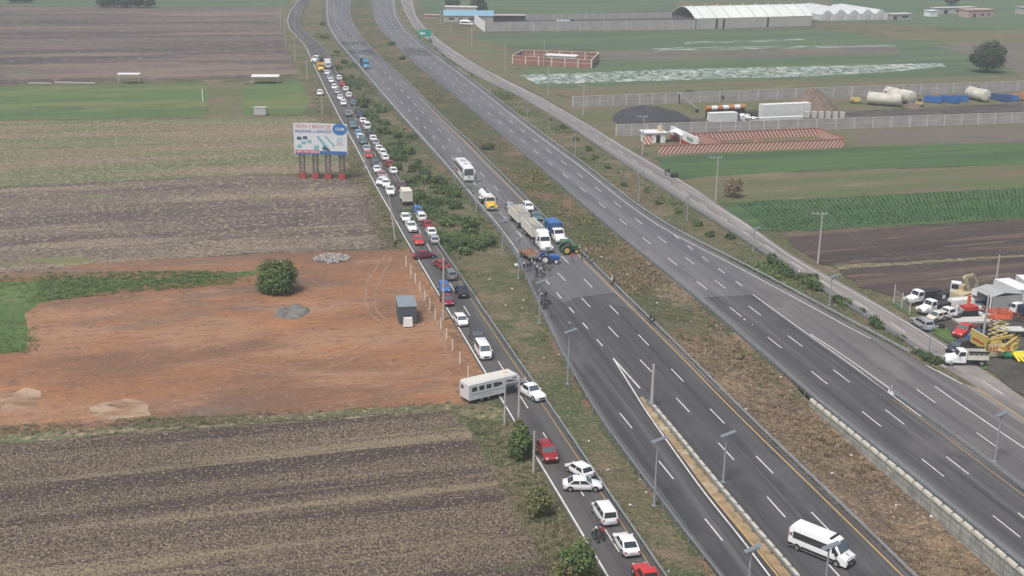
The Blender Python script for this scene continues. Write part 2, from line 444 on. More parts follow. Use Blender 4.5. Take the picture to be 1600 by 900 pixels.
# one shared cross line so the two pieces meet
hiA = [lowA[-1]] + [p for p in hiA if p.y > lowA[-1].y + .5]; hiB = [lowB[-1]] + [p for p in hiB if p.y > lowB[-1].y + .5]
bump_strip('median', lowA, lowB, [m_median, m_dry], 14, dipM, .22, 3)
bump_strip('median', hiA, hiB, [m_median, m_dry], 12, dipM, .2, 3)
ribbon('median', [hiA[-1], c1R[-1]], [hiB[-1], c2L[-1]], m_median, 0.0)
vA = [p for p in resample(sR0, 1.8) if p.y < 900]; vB = [p for p in resample(c1L, 1.8) if p.y < 900]
bump_strip('verge', vA, vB, m_median, 8, lambda t, p: .35 * math.sin(PI * t), .2, 5)
vA = [p for p in resample(c2R, 2.5) if p.y < 900]; vB = [p for p in resample(fL, 2.5) if at(1440, 553).y < p.y < 900]
bump_strip('verge', vA, vB, m_verge, 6, lambda t, p: .2 * math.sin(PI * t), .16, 8)

# ------------------------------------------------------------ roads (z about 2 cm above the ground)
RZ = 0.02
ribbon('service_road', [p + Vector((-t.y, t.x, 0)) * .35 for p, t in zip(sL, tangents(sL))], offset(sR0, -.1), m_as_s, RZ)
ribbon('carriageway', offset(c1L, .05), offset(c1R, -.05), m_as_mid, RZ)
# right carriageway: its right side is open where the ramp leaves, so close it by hand
c2_right = line([(2050,990),(1900,905),(1700,757),(1600,690),(1530,640),(1475,590),(1447.5,568)] + C2_Rt[1:], z=0.0, ext1=far)
c2R_road = [p for p in c2R]
ribbon('carriageway', c2L, [p for p in line([(2250,1080),(2000,925),(1800,800),(1600,668),(1540,627),(1500,601),(1447.5,572)], sm=2)] + offset(c2R[2:], -.05), m_as_mid2, RZ)
ribbon('frontage_road', fL, offset(fR, -.2), m_as_f, RZ + .004)
# the wide apron where the frontage road and the ramp run together at the right edge
sheet('slip_road', [(1460,572),(1475,572),(1487.5,545),(1510,560),(1532,575),(1566,598),(1600,622.5),(1700,690),(1900,820),(2200,1010),(2100,1010),(1800,800),(1600,668),(1548,632),(1504,602),(1470,585)], m_as_f, RZ + .008)
# darker resurfaced stretches
def poly_between(A, B, m, z, name='carriageway'):
    return ribbon(name, A, B, m, z)
yA = at(905, 463); yB = at(960, 459)
c1n = [p for p in offset(c1L, .3)]; c1m = [p for p in offset(c1R, -.3)]
sheet('resurfaced_asphalt', [(902,464.5),(963,457),(1145,633),(1320,800),(1425,901),(1500,980),(1230,1000),(1132,898),(1083,836),(1037,772),(961,674),(928,625),(900,580),(868,520),(857,491),(838,456),(830,440),(838,432),(842,441),(860,460),(880,473)], m_as_dark, RZ + .006)
sheet('resurfaced_asphalt', [(1098,465),(1176,460.5),(1200,480),(1262,526),(1350,587),(1400,624),(1500,697),(1600,768),(1800,905),(1780,1030),(1606,878),(1472,771),(1377,695),(1282,623),(1206,556),(1156,512.5)], m_as_dark2, RZ + .006)
# ramp on the right, greyer
sheet('ramp', [(1176,460),(1202,440),(1256,466),(1300,492),(1385,535),(1447,570),(1504,600),(1600,664),(1800,795),(1900,860),(1800,905),(1600,768),(1500,697),(1400,619),(1350,582),(1262,522),(1200,478)], m_as_ramp, RZ + .010)
# darker bands laid across the carriageways far up the road
sheet('dark_road_band', [(530,65),(570,65.5),(578,70.5),(534,70)], m_as_dark, RZ + .005)
sheet('dark_road_band', [(541,78.5),(583,77.5),(592,86),(548,84)], m_as_dark, RZ + .005)
sheet('dark_road_band', [(629,74),(669,77),(684,87),(638,86.5)], m_as_dark2, RZ + .005)

# ------------------------------------------------------------ markings
MZ = RZ + .016
mk = MB()
ins = lambda P, d: offset(P, d)
stripe(mk, [p for p in sL if p.y < 1000], .22, MZ)
stripe(mk, [p for p in offset(c1L, -1.0) if at(0, 395).y < p.y < 1000], .18, MZ)
stripe(mk, [p for p in offset(c2R, 1.3) if at(1385, 540).y < p.y < 1000], .18, MZ)
stripe(mk, [p for p in offset(fL, -.35) if p.y < 1000], .15, MZ)
stripe(mk, [p for p in offset(fR, .55) if p.y < 1000], .15, MZ)
def wl(pts, step=3, sm=2, **k): return line(pts, step=step, sm=sm, **k)
sc_ = [(1035,969),(967.7,863),(936,812.4),(880,724.7),(855,687),(833.5,651.5),(793,588),(745,511),(705,447),(683,409),(661,371),(640,333),(618,297),(598,262),(576,224),(560,196),(545,166),(530,138),(516,112),(500,87),(486,68),(463,49),(459,31),(464,16)]
dashes(mk, wl(sc_), at(967.7, 863), 5, 13, .16, MZ)
L1 = [(1400,939),(1300.8,834),(1182,713.6),(1110.8,640.3),(1050,578),(997.5,523),(953,477.5),(912.5,436),(881,404),(831,351),(783,302.5),(760,279),(739,258),(721,239),(704,220.6),(675,191),(636,150),(602.5,115),(582.5,93),(562,70),(546,50),(536,33),(533,18),(535,0)]
L2 = [(1347,939),(1245,829),(1207,786),(1134.4,705),(1083,650),(1017,580),(966,527),(922.5,480.5),(884,439),(829,385),(770,320),(725,268),(700.6,239),(685,222),(642.5,176),(617.5,150),(590,119),(566,90),(545,67),(531,50),(524,33),(521,15),(522,0)]
dashes(mk, wl(L1), at(1300.8, 834), 5, 15, .17, MZ)
dashes(mk, wl(L2), at(966, 527), 5, 15, .17, MZ)
dashes(mk, wl([(1180,906),(1128.5,845),(1053.6,750),(989.5,672),(968,645)]), at(1128.5, 845), 5, 15, .17, MZ)
dashes(mk, wl([(945,545),(924.5,521),(907.5,501),(891,482.5),(877.5,467),(862,448),(845,430)]), at(942, 541), 3, 8, .2, MZ)
M1 = [(1680,907),(1590.5,837),(1475,745),(1377,667),(1294,601),(1160,496),(1098,447),(1057,414),(1003.6,371),(936,317),(870,264),(823.6,226),(792.5,200),(745,162.5),(719,142),(680,112),(652,90),(622,65),(604,45),(593,20),(591,0)]
M2 = [(1720,903),(1625,829),(1510,738),(1412,662.5),(1328,597.5),(1189,493),(1126,445),(1084,412.5),(1027,369),(959,315),(891,262.5),(843,225),(795,187.5),(749,150),(722.5,130),(690,107),(668,90),(636,65),(617,45),(605,20),(603,0)]
dashes(mk, wl(M1), at(1475, 745), 5, 15, .17, MZ)
dashes(mk, wl(M2), at(1515, 741), 5, 15, .17, MZ)
dashes(mk, wl([(1171,455),(1150,440),(1131,426),(1111,412),(1096,400),(1075,385),(1041.7,358)]), at(1160, 447.5), 3, 8, .2, MZ)
dashes(mk, wl([(1464,550),(1352.5,481),(1320,461),(1258,423),(1208,391),(1161,361),(1035,278),(996,255),(940,217),(880,178),(815,139),(752,115),(705,86),(668,52),(648,22),(640,5)]), at(1356, 483), 4.5, 12, .15, MZ)
dashes(mk, wl([(1640,662),(1567,616),(1506,577)]), at(1567, 616), 5, 14, .15, MZ)
dashes(mk, wl([(1660,770),(1560,701),(1455,625),(1425,603)]), at(1560, 701), 5, 15, .16, MZ)
# solid lines: gore of the left exit, gore of the ramp, ramp edges
stripe(mk, wl([(958,560),(975,579),(1000,607)]), .24, MZ)
stripe(mk, wl([(958,560),(967,574),(993,616),(1008,641),(1100,770),(1165,850),(1215,917)]), .2, MZ + .003)
stripe(mk, wl([(1176,460),(1200,477.5),(1262.5,522.5),(1330,570),(1400,622.5),(1440,652)]), .17, MZ)
stripe(mk, wl([(1266,522),(1320,557),(1390,607)]), .17, MZ)
stripe(mk, wl([(1461,604),(1490,625),(1600,700),(1750,800)]), .2, MZ)
stripe(mk, wl([(1447.5,571),(1475,585),(1504,600.5)]), .2, MZ)
mk.build('road_markings', m_white)['kind'] = 'structure'
my = MB()
stripe(my, [p for p in offset(c1R, .75) if p.y < 420], .2, MZ)
stripe(my, [p for p in offset(sR0, .55) if p.y < 330], .10, MZ)
stripe(my, wl([(1015,640),(1100,760),(1175,850),(1225,912)]), .22, MZ + .003)
stripe(my, wl([(1475,575),(1510,596),(1550,622.5),(1600,655),(1700,720)]), .22, MZ)
stripe(my, wl([(1395,625),(1450,662),(1530,722),(1600,775),(1700,850)]), .10, MZ + .003)
my.build('road_markings', m_yellow)['kind'] = 'structure'
# sandy island strip of the left exit and dark gore of the ramp
sheet('gravel_island', [(1000,622),(1004,619),(1016,634),(1110,745),(1190,842),(1248,912),(1230,912),(1170,842),(1094,752),(1015,648)], m_gravel, RZ + .02)
sheet('gore', [(1448,568),(1476,575),(1530,607),(1504,599.5)], m_verge, RZ + .03)
sheet('gore', [(1340,577),(1388,609),(1396,620)], m_as_dark, RZ + .02)

# ------------------------------------------------------------ fields
FZ = 0.0
def fld(name, pts, m, z=FZ):
    P = [at(x, y) for x, y in pts]; out = []
    for a, b in zip(P, P[1:] + P[:1]):
        L = (b - a).length; n = max(1, min(160, int(L / 1.6))) if min(a.y, b.y) < 420 and L < 400 else max(1, min(60, int(L / 6)))
        d = (b - a).normalized(); nn = Vector((-d.y, d.x, 0))
        for i in range(n):
            p = a.lerp(b, i / n); k = 0 if i == 0 else 1
            out.append(p + nn * k * (1.3 * noise.noise(Vector((p.x * .09, p.y * .09, 1))) + .7 * noise.noise(Vector((p.x * .5, p.y * .5, 2)))))
    fld.n += 1
    return sheet_w(name, out, m, z * .3 - .075 + fld.n * .0016)
fld.n = 0
# left side, far to near
fld('field', [(-900,-25),(470,-25),(464,-8),(452,4),(445,12),(-900,4)], m_rgreen2)
fld('ploughed_field', [(-900,0),(-100,12),(438,10),(440,30),(446,62),(455,90),(468,118),(0,131),(-400,143),(-900,158)], m_plough3, .01)
fld('pasture', [(-900,162),(0,135),(330,130),(322,182),(0,188),(-900,205)], m_green, .02)
fld('pasture', [(378,133),(470,124),(485,160),(470,178),(382,180)], m_green, .02)
fld('field', [(322,130),(378,128),(384,182),(480,180),(480,186),(325,186)], m_rbrown, .01)
fld('stubble_field', [(-900,205),(0,189),(325,185),(490,184),(545,262),(520,272),(400,272),(0,292),(-900,325)], m_stubble, .015)
fld('ploughed_field', [(-900,330),(0,293),(400,273),(545,280),(575,290),(592,340),(600,370),(605,388),(440,394),(200,407),(0,428),(-900,500)], m_plough2, .01)
fld('dirt_lot', [(-900,505),(0,427),(200,408),(450,394),(640,388),(655,405),(687,462),(716,511),(766,596),(745,600),(738,634),(600,637),(400,650),(200,665),(0,682),(-900,760)], m_dirt, .005)
fld('grass_patch', [(-500,495),(0,440),(130,433),(260,436),(400,421),(400,429),(330,437),(230,444),(120,464),(60,474),(38,490),(42,520),(38,548),(0,552),(-500,600)], m_lush, .02)
sheet('dirt_bank', [(646,393),(655,404),(687,461),(716,510),(765,595),(746,597),(722,556),(692,508),(668,455),(644,408)], m_dirt_edge, -.05)
# curved tyre tracks over the dirt
tk = MB()
for pts_ in ([(570,470),(574,440),(590,415),(602,398)], [(586,480),(588,450),(600,424),(612,402)], [(570,470),(580,492),(600,508),(640,518)], [(586,480),(596,494),(612,504),(650,512)], [(700,560),(690,520),(668,480),(650,440),(640,412)], [(330,560),(420,575),(520,560),(590,530)], [(335,572),(425,587),(525,572),(596,540)]):
    stripe(tk, wl(pts_, step=1.5, sm=2), .38, -.040)
tk.build('tyre_tracks', layered('track_dirt', (.27, .175, .115), [((.18, .11, .075), .8, .8, .48, .60, 5)]))['kind'] = 'structure'
fld('pale_dirt', [(0,622),(40,604),(64,610),(58,635),(0,645)], m_pale, .012)
fld('pale_dirt', [(140,636),(195,622),(232,630),(236,648),(178,656),(148,650)], m_pale, .012)
fld('grass_margin', [(-900,765),(0,680),(200,664),(400,648),(600,637),(740,630),(790,640),(780,660),(700,640),(400,662),(0,690),(-900,800)], m_stubble, .02)
fld('stubble_field', [(-1500,860),(0,692),(400,662),(690,641),(716,660),(760,720),(800,790),(840,850),(880,910),(960,1050),(1000,1300),(-1800,1500)], m_plough, .01)
# right side, far to near
R = [('field', [(645,-20),(2600,-25),(2600,-10),(650,0)], m_rgreen2, .0),
 ('field', [(650,0),(1000,-8),(1600,-12),(2600,-20),(2600,60),(1600,50),(1240,30),(1060,20),(750,24),(670,20)], m_rgreen2, .01),
 ('field', [(1060,2),(1300,0),(1300,8),(1060,12)], m_rbrown, .02),
 ('yard', [(745,26),(1275,10),(1272,42),(757,50)], m_yard, .03),
 ('field', [(740,52),(1270,44),(1390,60),(1600,50),(2600,20),(2600,150),(1600,126),(895,152),(830,132),(790,112),(940,90),(935,78),(800,75),(745,62)], m_rgreen2, .02),
 ('field', [(1390,60),(1480,66),(1600,120),(2600,100),(2600,30),(1600,44),(1400,52)], m_rbrown, .025),
 ('ploughed_field', [(935,80),(1100,76),(1400,73),(1405,84),(1180,90),(935,94)], m_rgrey, .03),
 ('ploughed_field', [(1460,72),(1600,66),(2600,40),(2600,110),(1600,118),(1545,92)], m_rgrey, .035),
 ('field', [(830,138),(1290,122),(1600,118),(1600,127),(895,152)], m_rbrown, .035),
 ('field', [(700,58),(760,62),(800,80),(800,106),(830,128),(900,165),(960,210),(1000,228),(985,234),(855,155),(800,128),(755,106),(712,80)], m_rbrown, .02),
 ('yard', [(890,168),(1600,142),(2400,115),(2400,190),(1600,186),(965,210)], m_rbrown, .03),
 ('yard', [(1220,186),(1290,176),(1600,160),(1600,184),(1240,200)], m_yard, .04),
 ('yard', [(1080,186),(1230,170),(1240,200),(1085,206)], m_yard, .04),
 ('field', [(965,212),(1600,190),(2400,168),(2400,205),(1600,224),(1020,246)], m_rbrown, .03),
 ('field', [(1330,205),(1600,195),(2400,172),(2400,205),(1600,222),(1340,226)], m_rgrey, .035),
 ('crop_field', [(1020,246),(1320,231),(1600,222),(2400,200),(2400,245),(1600,257),(1200,270),(1060,280)], m_rgreen, .04),
 ('field', [(1060,280),(1200,270),(1600,257),(2400,245),(2400,275),(1600,293),(1150,316),(1120,318)], m_rbrown, .04),
 ('crop_field', [(1120,322),(1150,316),(1600,293),(2400,262),(2400,310),(1600,342),(1220,361),(1192,360)], m_rgreen, .045),
 ('ploughed_field', [(1218,364),(1600,343),(2400,308),(2400,372),(1600,397),(1410,409),(1310,415),(1280,412)], m_rplough, .05),
 ('grass_margin', [(1300,416),(1600,397),(2400,372),(2400,376),(1600,401),(1320,422)], m_stubble, .055),
 ('ploughed_field', [(1312,422),(1400,414),(1600,401),(2400,376),(2400,440),(1600,470),(1430,462),(1392,462),(1340,448)], m_rplough, .06),
 ('grass_patch', [(1392,470),(1412,488),(1445,512),(1500,552),(1540,578),(1536,560),(1510,536),(1480,512),(1462,508),(1436,496),(1424,484)], m_lush, .14),
 ('yard', [(1440,495),(1475,462),(1600,440),(2400,420),(2600,1000),(2000,880),(1700,680),(1600,617),(1540,575),(1480,530)], m_yard, .05)]
for nme, pts, m, z in R: fld(nme, pts, m, z * .5)

# white plastic mulch strips among the crops
m_mulch = layered('mulch', (.36, .40, .37), [((.07, .11, .055), .55, .30, .46, .56, 5), ((.08, .12, .06), .9, .12, .50, .60, 4), ((.48, .50, .47), .25, .25, .56, .66, 3)], angle=ROW_R, rough=.6)
m_mulch2 = layered('mulch_thin', (.085, .12, .065), [((.40, .44, .42), .10, .35, .52, .60, 6)], angle=ROW_R, rough=.6)
fld('mulched_strip', [(810,117),(930,113),(1060,108),(1300,103),(1470,98),(1478,104),(1380,113),(1270,119),(1060,125),(900,130),(838,131)], m_mulch, .03)
fld('mulched_strip', [(1000,76),(1100,73),(1400,70),(1400,73),(1100,78),(1010,81)], m_mulch2, .03)
fld('mulched_strip', [(1070,66),(1260,60),(1265,63),(1070,69)], m_mulch2, .03)
# ------------------------------------------------------------ shared materials
W = lambda v: (v, v, v)
m_galv = mat('galvanised_steel', (.42, .46, .47), .45, .55, var=.15, vscale=.8)
m_post = mat('steel_post', (.30, .33, .34), .5, .5)
m_block = mat('cream_concrete', (.50, .48, .41), .9, var=.22, vscale=.9)
m_wallc = mat('retaining_concrete', (.34, .34, .31), .9, var=.35, vscale=.6, bump=.3)
m_polec = mat('pole_concrete', (.40, .38, .36), .9, var=.1)
m_lampg = mat('lamp_grey', (.33, .36, .38), .5, .3)
m_panel = mat('solar_panel', (.10, .12, .14), .3, .2)
m_insul = mat('insulator', (.55, .53, .5), .4)
m_blockwall = mat('block_wall', (.34, .33, .315), .95, var=.18, vscale=.35)
m_pilaster = mat('pilaster', (.47, .45, .425), .9, var=.1)
m_whitep = mat('white_paint', W(.72), .5, var=.08, vscale=.7)
m_dark = mat('dark_void', W(.02), .7)
m_black = mat('black_plastic', W(.025), .6)
m_red = mat('red_paint', (.42, .04, .035), .5, var=.1)

# ------------------------------------------------------------ guardrails
def cross_loft(P, prof, mb):
    """profile [(across, z)] swept along a polyline"""
    T = tangents(P); rings = []
    for p, t in zip(P, T):
        n = Vector((-t.y, t.x, 0))
        rings.append([(p.x + n.x * a, p.y + n.y * a, z) for a, z in prof])
    mb.loft(rings)
def guardrail(P, label, pitch=4.0, side=1, z0=0.0, double=False, group='crash barriers along the carriageways'):
    P = [p.copy() for p in P]; o = P[0].copy(); o.z = 0
    root = empty('guardrail', o, 0, label, 'guardrail', group)
    Q = [p - o for p in P]
    mb = MB(); e = .04 * side
    cross_loft(Q, [(0, .46), (e, .50), (e, .56), (0, .61), (e, .66), (e, .74), (0, .78), (-.05 * side, .78), (-.05 * side, .46)], mb)
    mb.build('rail', m_galv, root, smooth=True)
    S = resample(Q, pitch)
    T = tangents(S)
    protos = None
    extra = MB()
    for i, (p, t) in enumerate(zip(S, T)):
        n = Vector((-t.y, t.x, 0)) * (-.14 * side)
        if i < 100:
            if protos is None:
                pm = MB(); pm.box(-.07, .07, -.05, .05, -.5, .74); pm.box(-.09, .09, .05 if side > 0 else -.11, .11 if side > 0 else -.05, .5, .76)
                protos = pm.build('post', m_post, root)
                c = protos
            else:
                c = protos.copy(); COL.objects.link(c)
            c.location = p + n; c.rotation_euler = (0, 0, math.atan2(t.y, t.x))
        else:
            M = Matrix.Translation(p + n) @ Matrix.Rotation(math.atan2(t.y, t.x), 4, 'Z')
            extra.box(-.07, .07, -.05, .05, -.5, .74, M)
    if extra.f: extra.build('post', m_post, root)['kind'] = 'stuff'
    return root
lim = lambda P, a=-1e9, b=1e9: [p for p in P if a <= p.y <= b]
guardrail(lim(resample(sR0, 4), 20, 900), 'long silver guardrail between the jammed service road and the weedy verge', side=1)
guardrail(lim(resample(c1L, 4), 20, 900), 'silver guardrail on the left edge of the blocked carriageway', side=-1)
guardrail(lim(resample(c1R, 4), 20, 900), 'silver guardrail where protesters sit, on the right edge of the blocked carriageway', side=1)
guardrail(lim(resample(c2L, 4), 20, 900), 'silver guardrail on the left edge of the empty right carriageway, above the block wall', pitch=2.4, side=-1)
guardrail(lim(resample(c2R, 4), at(1447, 562, .7).y, 900), 'silver guardrail on the right edge of the empty right carriageway', side=1)
guardrail(lim(resample(offset(fL, .35), 4), at(1440, 550).y, 900), 'silver guardrail with gaps on the left edge of the frontage road', side=-1)
isl = line([(1012,625),(1030,645),(1100,732),(1180,826),(1250,906),(1330,1000)], z=0.7, step=4)
guardrail(isl, 'guardrail on the sandy divider that splits the left exit from the carriageway', pitch=2.4, side=1)
div = line([(1393,608),(1430,634),(1505.6,687),(1600,760),(1760,885)], z=0.7, step=4)
guardrail(div, 'guardrail dividing the grey ramp from the dark right carriageway', side=1)

# retaining wall with its row of parapet blocks
def retaining():
    P = [p for p in resample(c2L, 2.0) if p.y <= Y_wall0 + 1]
    P = [p for p in P if p.y > 95]
    o = P[0].copy(); root = empty('retaining_wall', o, 0, 'pale concrete block retaining wall dropping into the dry median beside the right carriageway', 'wall')
    Q = offset([p - o for p in P], .55)
    # face panels: a wall standing outside the rail, its foot buried in the swale
    mb = MB(); T = tangents(Q)
    mbp = []
    cross_loft(Q, [(.12, -3.4), (.12, .02), (-.22, .02), (-.22, -3.4)], mb)
    mb.build('wall_face', m_wallc, root)
    gm = MB()
    for i in range(0, len(Q) - 1):
        a = Q[i]; t = T[i]; M = Matrix.Translation(a) @ Matrix.Rotation(math.atan2(t.y, t.x), 4, 'Z')
        gm.box(-.05, .05, .123 , .15, -3.4, -.05, M)
    for zz in (-.9, -1.8):
        cross_loft(Q, [(.123, zz), (.123, zz + .07), (.145, zz + .07), (.145, zz)], gm)
    gm.build('joint', mat('joint_dark', (.19, .19, .17), .95), root)
    first = None
    for i in range(len(Q) - 1):
        t = T[i]; c = (Q[i] + Q[i + 1]) / 2
        if first is None:
            b = MB(); rr = []
            for x in (-.86, -.7, .7, .86):
                k = 0 if abs(x) < .8 else .12
                rr.append([(x, -.2 + k * .5, 0), (x, .24 - k * .5, 0), (x, .24 - k * .5, .34 - k), (x, .12, .46 - k), (x, -.10, .46 - k), (x, -.2 + k * .5, .34 - k)])
            b.loft(rr); first = b.build('parapet_block', m_block, root, smooth=True); k = first
        else:
            k = first.copy(); COL.objects.link(k)
        k.location = (c.x, c.y, .02); k.rotation_euler = (0, 0, math.atan2(t.y, t.x))
retaining()
def kerb_blocks():
    P = [p for p in resample(isl, 2.0)]
    o = P[0].copy(); root = empty('kerb', o, 0, 'row of pale concrete kerb blocks under the guardrail of the left exit divider', 'kerb')
    Q = offset([p - o for p in P], .55); T = tangents(Q); first = None
    for i in range(len(Q) - 1):
        c = (Q[i] + Q[i + 1]) / 2; t = T[i]
        if first is None:
            b = MB(); b.box(-.82, .82, -.28, .28, 0, .3, taper=.06); first = b.build('kerb_block', m_block, root); k = first
        else: k = first.copy(); COL.objects.link(k)
        k.location = (c.x, c.y, .04); k.rotation_euler = (0, 0, math.atan2(t.y, t.x))
kerb_blocks()
# white end block of the ramp divider
e0 = div[0]; mb = MB(); mb.box(-.6, .6, -.22, .22, 0, .45, taper=.1)
r = empty('divider_end_block', (e0.x, e0.y, .02), math.atan2((div[0] - div[1]).y, (div[0] - div[1]).x), 'white painted block at the start of the guardrail on the grey ramp', 'barrier block')
mb.build('block', m_whitep, r); mb = MB(); mb.tube((0, 0, .4), (0, 0, 1.4), .035); mb.build('marker_post', m_whitep, r)

# ------------------------------------------------------------ lamps and poles
def lamp(bx, by, ty, label, yaw=0.0, head='panel'):
    h = height_at(bx, by, ty); b = at(bx, by)
    r = empty('street_lamp', (b.x, b.y, -.3 if True else 0), yaw, label, 'street lamp', 'grey solar street lamps')
    h += .3
    m = MB(); m.tube((0, 0, 0), (0, 0, h - .25), .15, .075, 10); m.build('pole', m_lampg, r, smooth=True)
    m = MB(); m.box(-.25, .25, -.25, .25, .26, .36); m.build('base_plate', m_lampg, r)
    m = MB(); m.tube((0, 0, h - .5), (.9, 0, h - .1), .05, .04, 6); m.build('arm', m_lampg, r)
    Mx = Matrix.Translation((.2, 0, h)) @ Matrix.Rotation(math.radians(-14), 4, 'Y')
    m = MB(); m.box(-.95, .95, -.28, .28, -.04, .04, Mx); p = m.build('lamp_head', m_lampg, r)
    m = MB(); m.box(-.9, .9, -.25, .25, .043, .055, Mx); m.build('solar_panel', mat('solar_glass', (.22, .25, .27), .25, .3), p)
lamps = [
 (1022,790,687,'solar street lamp on the verge left of the exit lane, nearest the white sedans'),
 (1130,753,678,'solar street lamp standing on the sandy divider of the left exit'),
 (1168,930,857,'solar street lamp cut by the bottom edge of the photo in the exit lane'),
 (1287,938,853,'slim street lamp passing in front of the white minibus'),
 (887,600,517,'solar street lamp on the verge left of the carriageway, above the horse trailer'),
 (842.5,505,440,'street lamp beside the group standing by motorcycles'),
 (810,435,372,'street lamp beside the rusty flatbed trailer'),
 (785,391,345,'street lamp beside the rear end of the double dump truck'),
 (744,330,281,'street lamp just left of the white tank truck'),
 (681,244,204,'street lamp on the verge left of the white coach'),
 (654,207,173,'street lamp on the weedy verge, second up from the white coach'),
 (592,142,112,'small far street lamp beside the blue truck on the highway'),
 (1554,721,646,'slim street lamp at the right edge beside the ramp'),
 (1450,557,512,'street lamp in the weeds at the end of the frontage road guardrail'),
 (1296,477,432,'street lamp in the bushes between the right carriageway and the frontage road'),
 (1177,392,357,'street lamp left of the frontage road beside the field of green rows'),
 (1073,344,307,'street lamp with a flat head on the verge below the striped wall'),
 (998,314,269,'street lamp on the verge below the small white gatehouse'),
 (898.6,242,203,'street lamp on the verge, third from the green road sign'),
 (858,201,172,'street lamp on the verge, second from the green road sign'),
 (824,184,160,'street lamp on the verge, nearest the green road sign')]
for i, (bx, by, ty, lb) in enumerate(lamps):
    lamp(bx, by, ty, lb, yaw=math.radians(20 if by > 300 else 10))

def upole(bx, by, ty, label, arms=0, rad=.16, yaw=0.0, lean=(0, 0), name='utility_pole', cat='utility pole', grp='concrete utility poles beside the roads'):
    h = height_at(bx, by, ty); b = at(bx, by)
    r = empty(name, (b.x, b.y, -.1), yaw, label, cat, grp)
    m = MB(); m.tube((0, 0, 0), (lean[0], lean[1], h), rad, rad * .62, 10); m.build('pole', m_polec, r, smooth=True)
    for k in range(arms):
        z = h - .35 - k * 1.1
        m = MB(); m.box(-1.9, .9, -.05, .05, z, z + .12); a = m.build('crossarm', m_polec, r)
        for x in (-1.8, -1.0, .75):
            m = MB(); m.tube((x, 0, z + .12), (x, 0, z + .42), .09, .05, 6); m.build('insulator', m_insul, a)
    return r, Vector((b.x, b.y, h))
tops = {}
for k, a in {
 'a': (693, 500, 403, 'thick concrete pole beside the red dirt lot and the jammed service road', 0, .2),
 'b': (788.5, 663.5, 590, 'concrete pole in front of the middle of the horse trailer', 0, .15),
 'c': (810, 678, 588, 'concrete pole with crossarm in front of the horse trailer coupling', 1, .19),
 'd': (833.5, 739, 673, 'concrete pole between the bushes and the red car on the service road', 0, .17),
 'e': (1018, 636, 568, 'thick concrete pole standing at the tip of the sandy exit divider', 0, .25),
 'f': (1118, 314, 244, 'utility pole with crossarm in the grass below the red and white striped wall', 1, .17),
 'g': (1278, 411, 331, 'utility pole with crossarm at the corner of the dark ploughed field', 1, .2),
 'h': (1003.6, 242, 180, 'utility pole with crossarm beside the small white gatehouse', 1, .17),
 'i': (1533, 548, 458, 'tall pale pole rising beside the orange scissor lift', 0, .2),
 'j': (1556, 442, 397, 'white pole behind the white container in the machinery yard', 0, .2),
 'k': (911, 181, 132, 'utility pole before the left end of the long grey yard wall', 1, .17),
 'l': (856, 150, 103, 'slim pole at the left end of the white mulch strips', 0, .15),
 'm': (849.5, 103, 62, 'slim pole in front of the pink brick enclosure', 0, .15),
 'n': (789, 111, 64, 'lamp like pole on bare ground left of the pink brick enclosure', 0, .14),
 'o': (737, 72, 42, 'utility pole between the compound corner and the brown scrub', 0, .16),
 'p': (704.5, 48, 30, 'utility pole in front of the blue roofed house', 0, .16),
 'q': (688, 38, 15, 'utility pole left of the blue roofed house', 0, .16),
 'r': (439, 42, 10, 'farthest utility pole left of the curve in the service road', 0, .16),
 's': (446, 73, 28, 'utility pole left of the service road curve, second from the top of the photo', 0, .16),
 't': (461, 96, 57, 'utility pole beside the dark field corner, left of the yellow truck', 0, .16),
 'u': (480, 127, 87, 'utility pole below left of the yellow truck', 0, .16),
 'v': (503.5, 180, 142, 'utility pole beside the lone white car off the road', 0, .16),
 'w': (570, 266, 234, 'utility pole right of the billboard at the road edge', 0, .16)}.items():
    _, tops[k] = upole(*a[:3], a[3], a[4], a[5])
_r, tops['x'] = upole(618.7, 381, 306, 'leaning pale pole beside the lone dark figure on the road bank', 0, .13, lean=(-1.4, 1.0))
def wire(a, b, label, off=0.0, sag=1.2):
    m = MB(); pts = []
    d = (b - a); n = Vector((-d.y, d.x, 0)).normalized() * off
    for i in range(13):
        t = i / 12; p = a.lerp(b, t) + n; p.z -= sag * 4 * t * (1 - t) + .1; pts.append(p - a)
    for p, q in zip(pts, pts[1:]): m.tube(p, q, .025, .025, 4)
    o = m.build('overhead_wire', mat('wire_grey', (.20, .19, .19), .5, .3), None, loc=a)
    tag(o, label, 'wire', 'overhead wires strung between the poles')
for k, off in enumerate((-1.7, -.9, .8)):
    wd = ('left', 'middle', 'right')[k]
    wire(tops['f'], tops['g'], wd + ' wire of the span between the striped wall pole and the ploughed field pole', off)
    wire(tops['g'], tops['i'] , wd + ' wire of the span from the ploughed field pole into the machinery yard', off)
    wire(tops['h'], tops['f'], wd + ' wire of the span from the gatehouse pole over the green field', off)

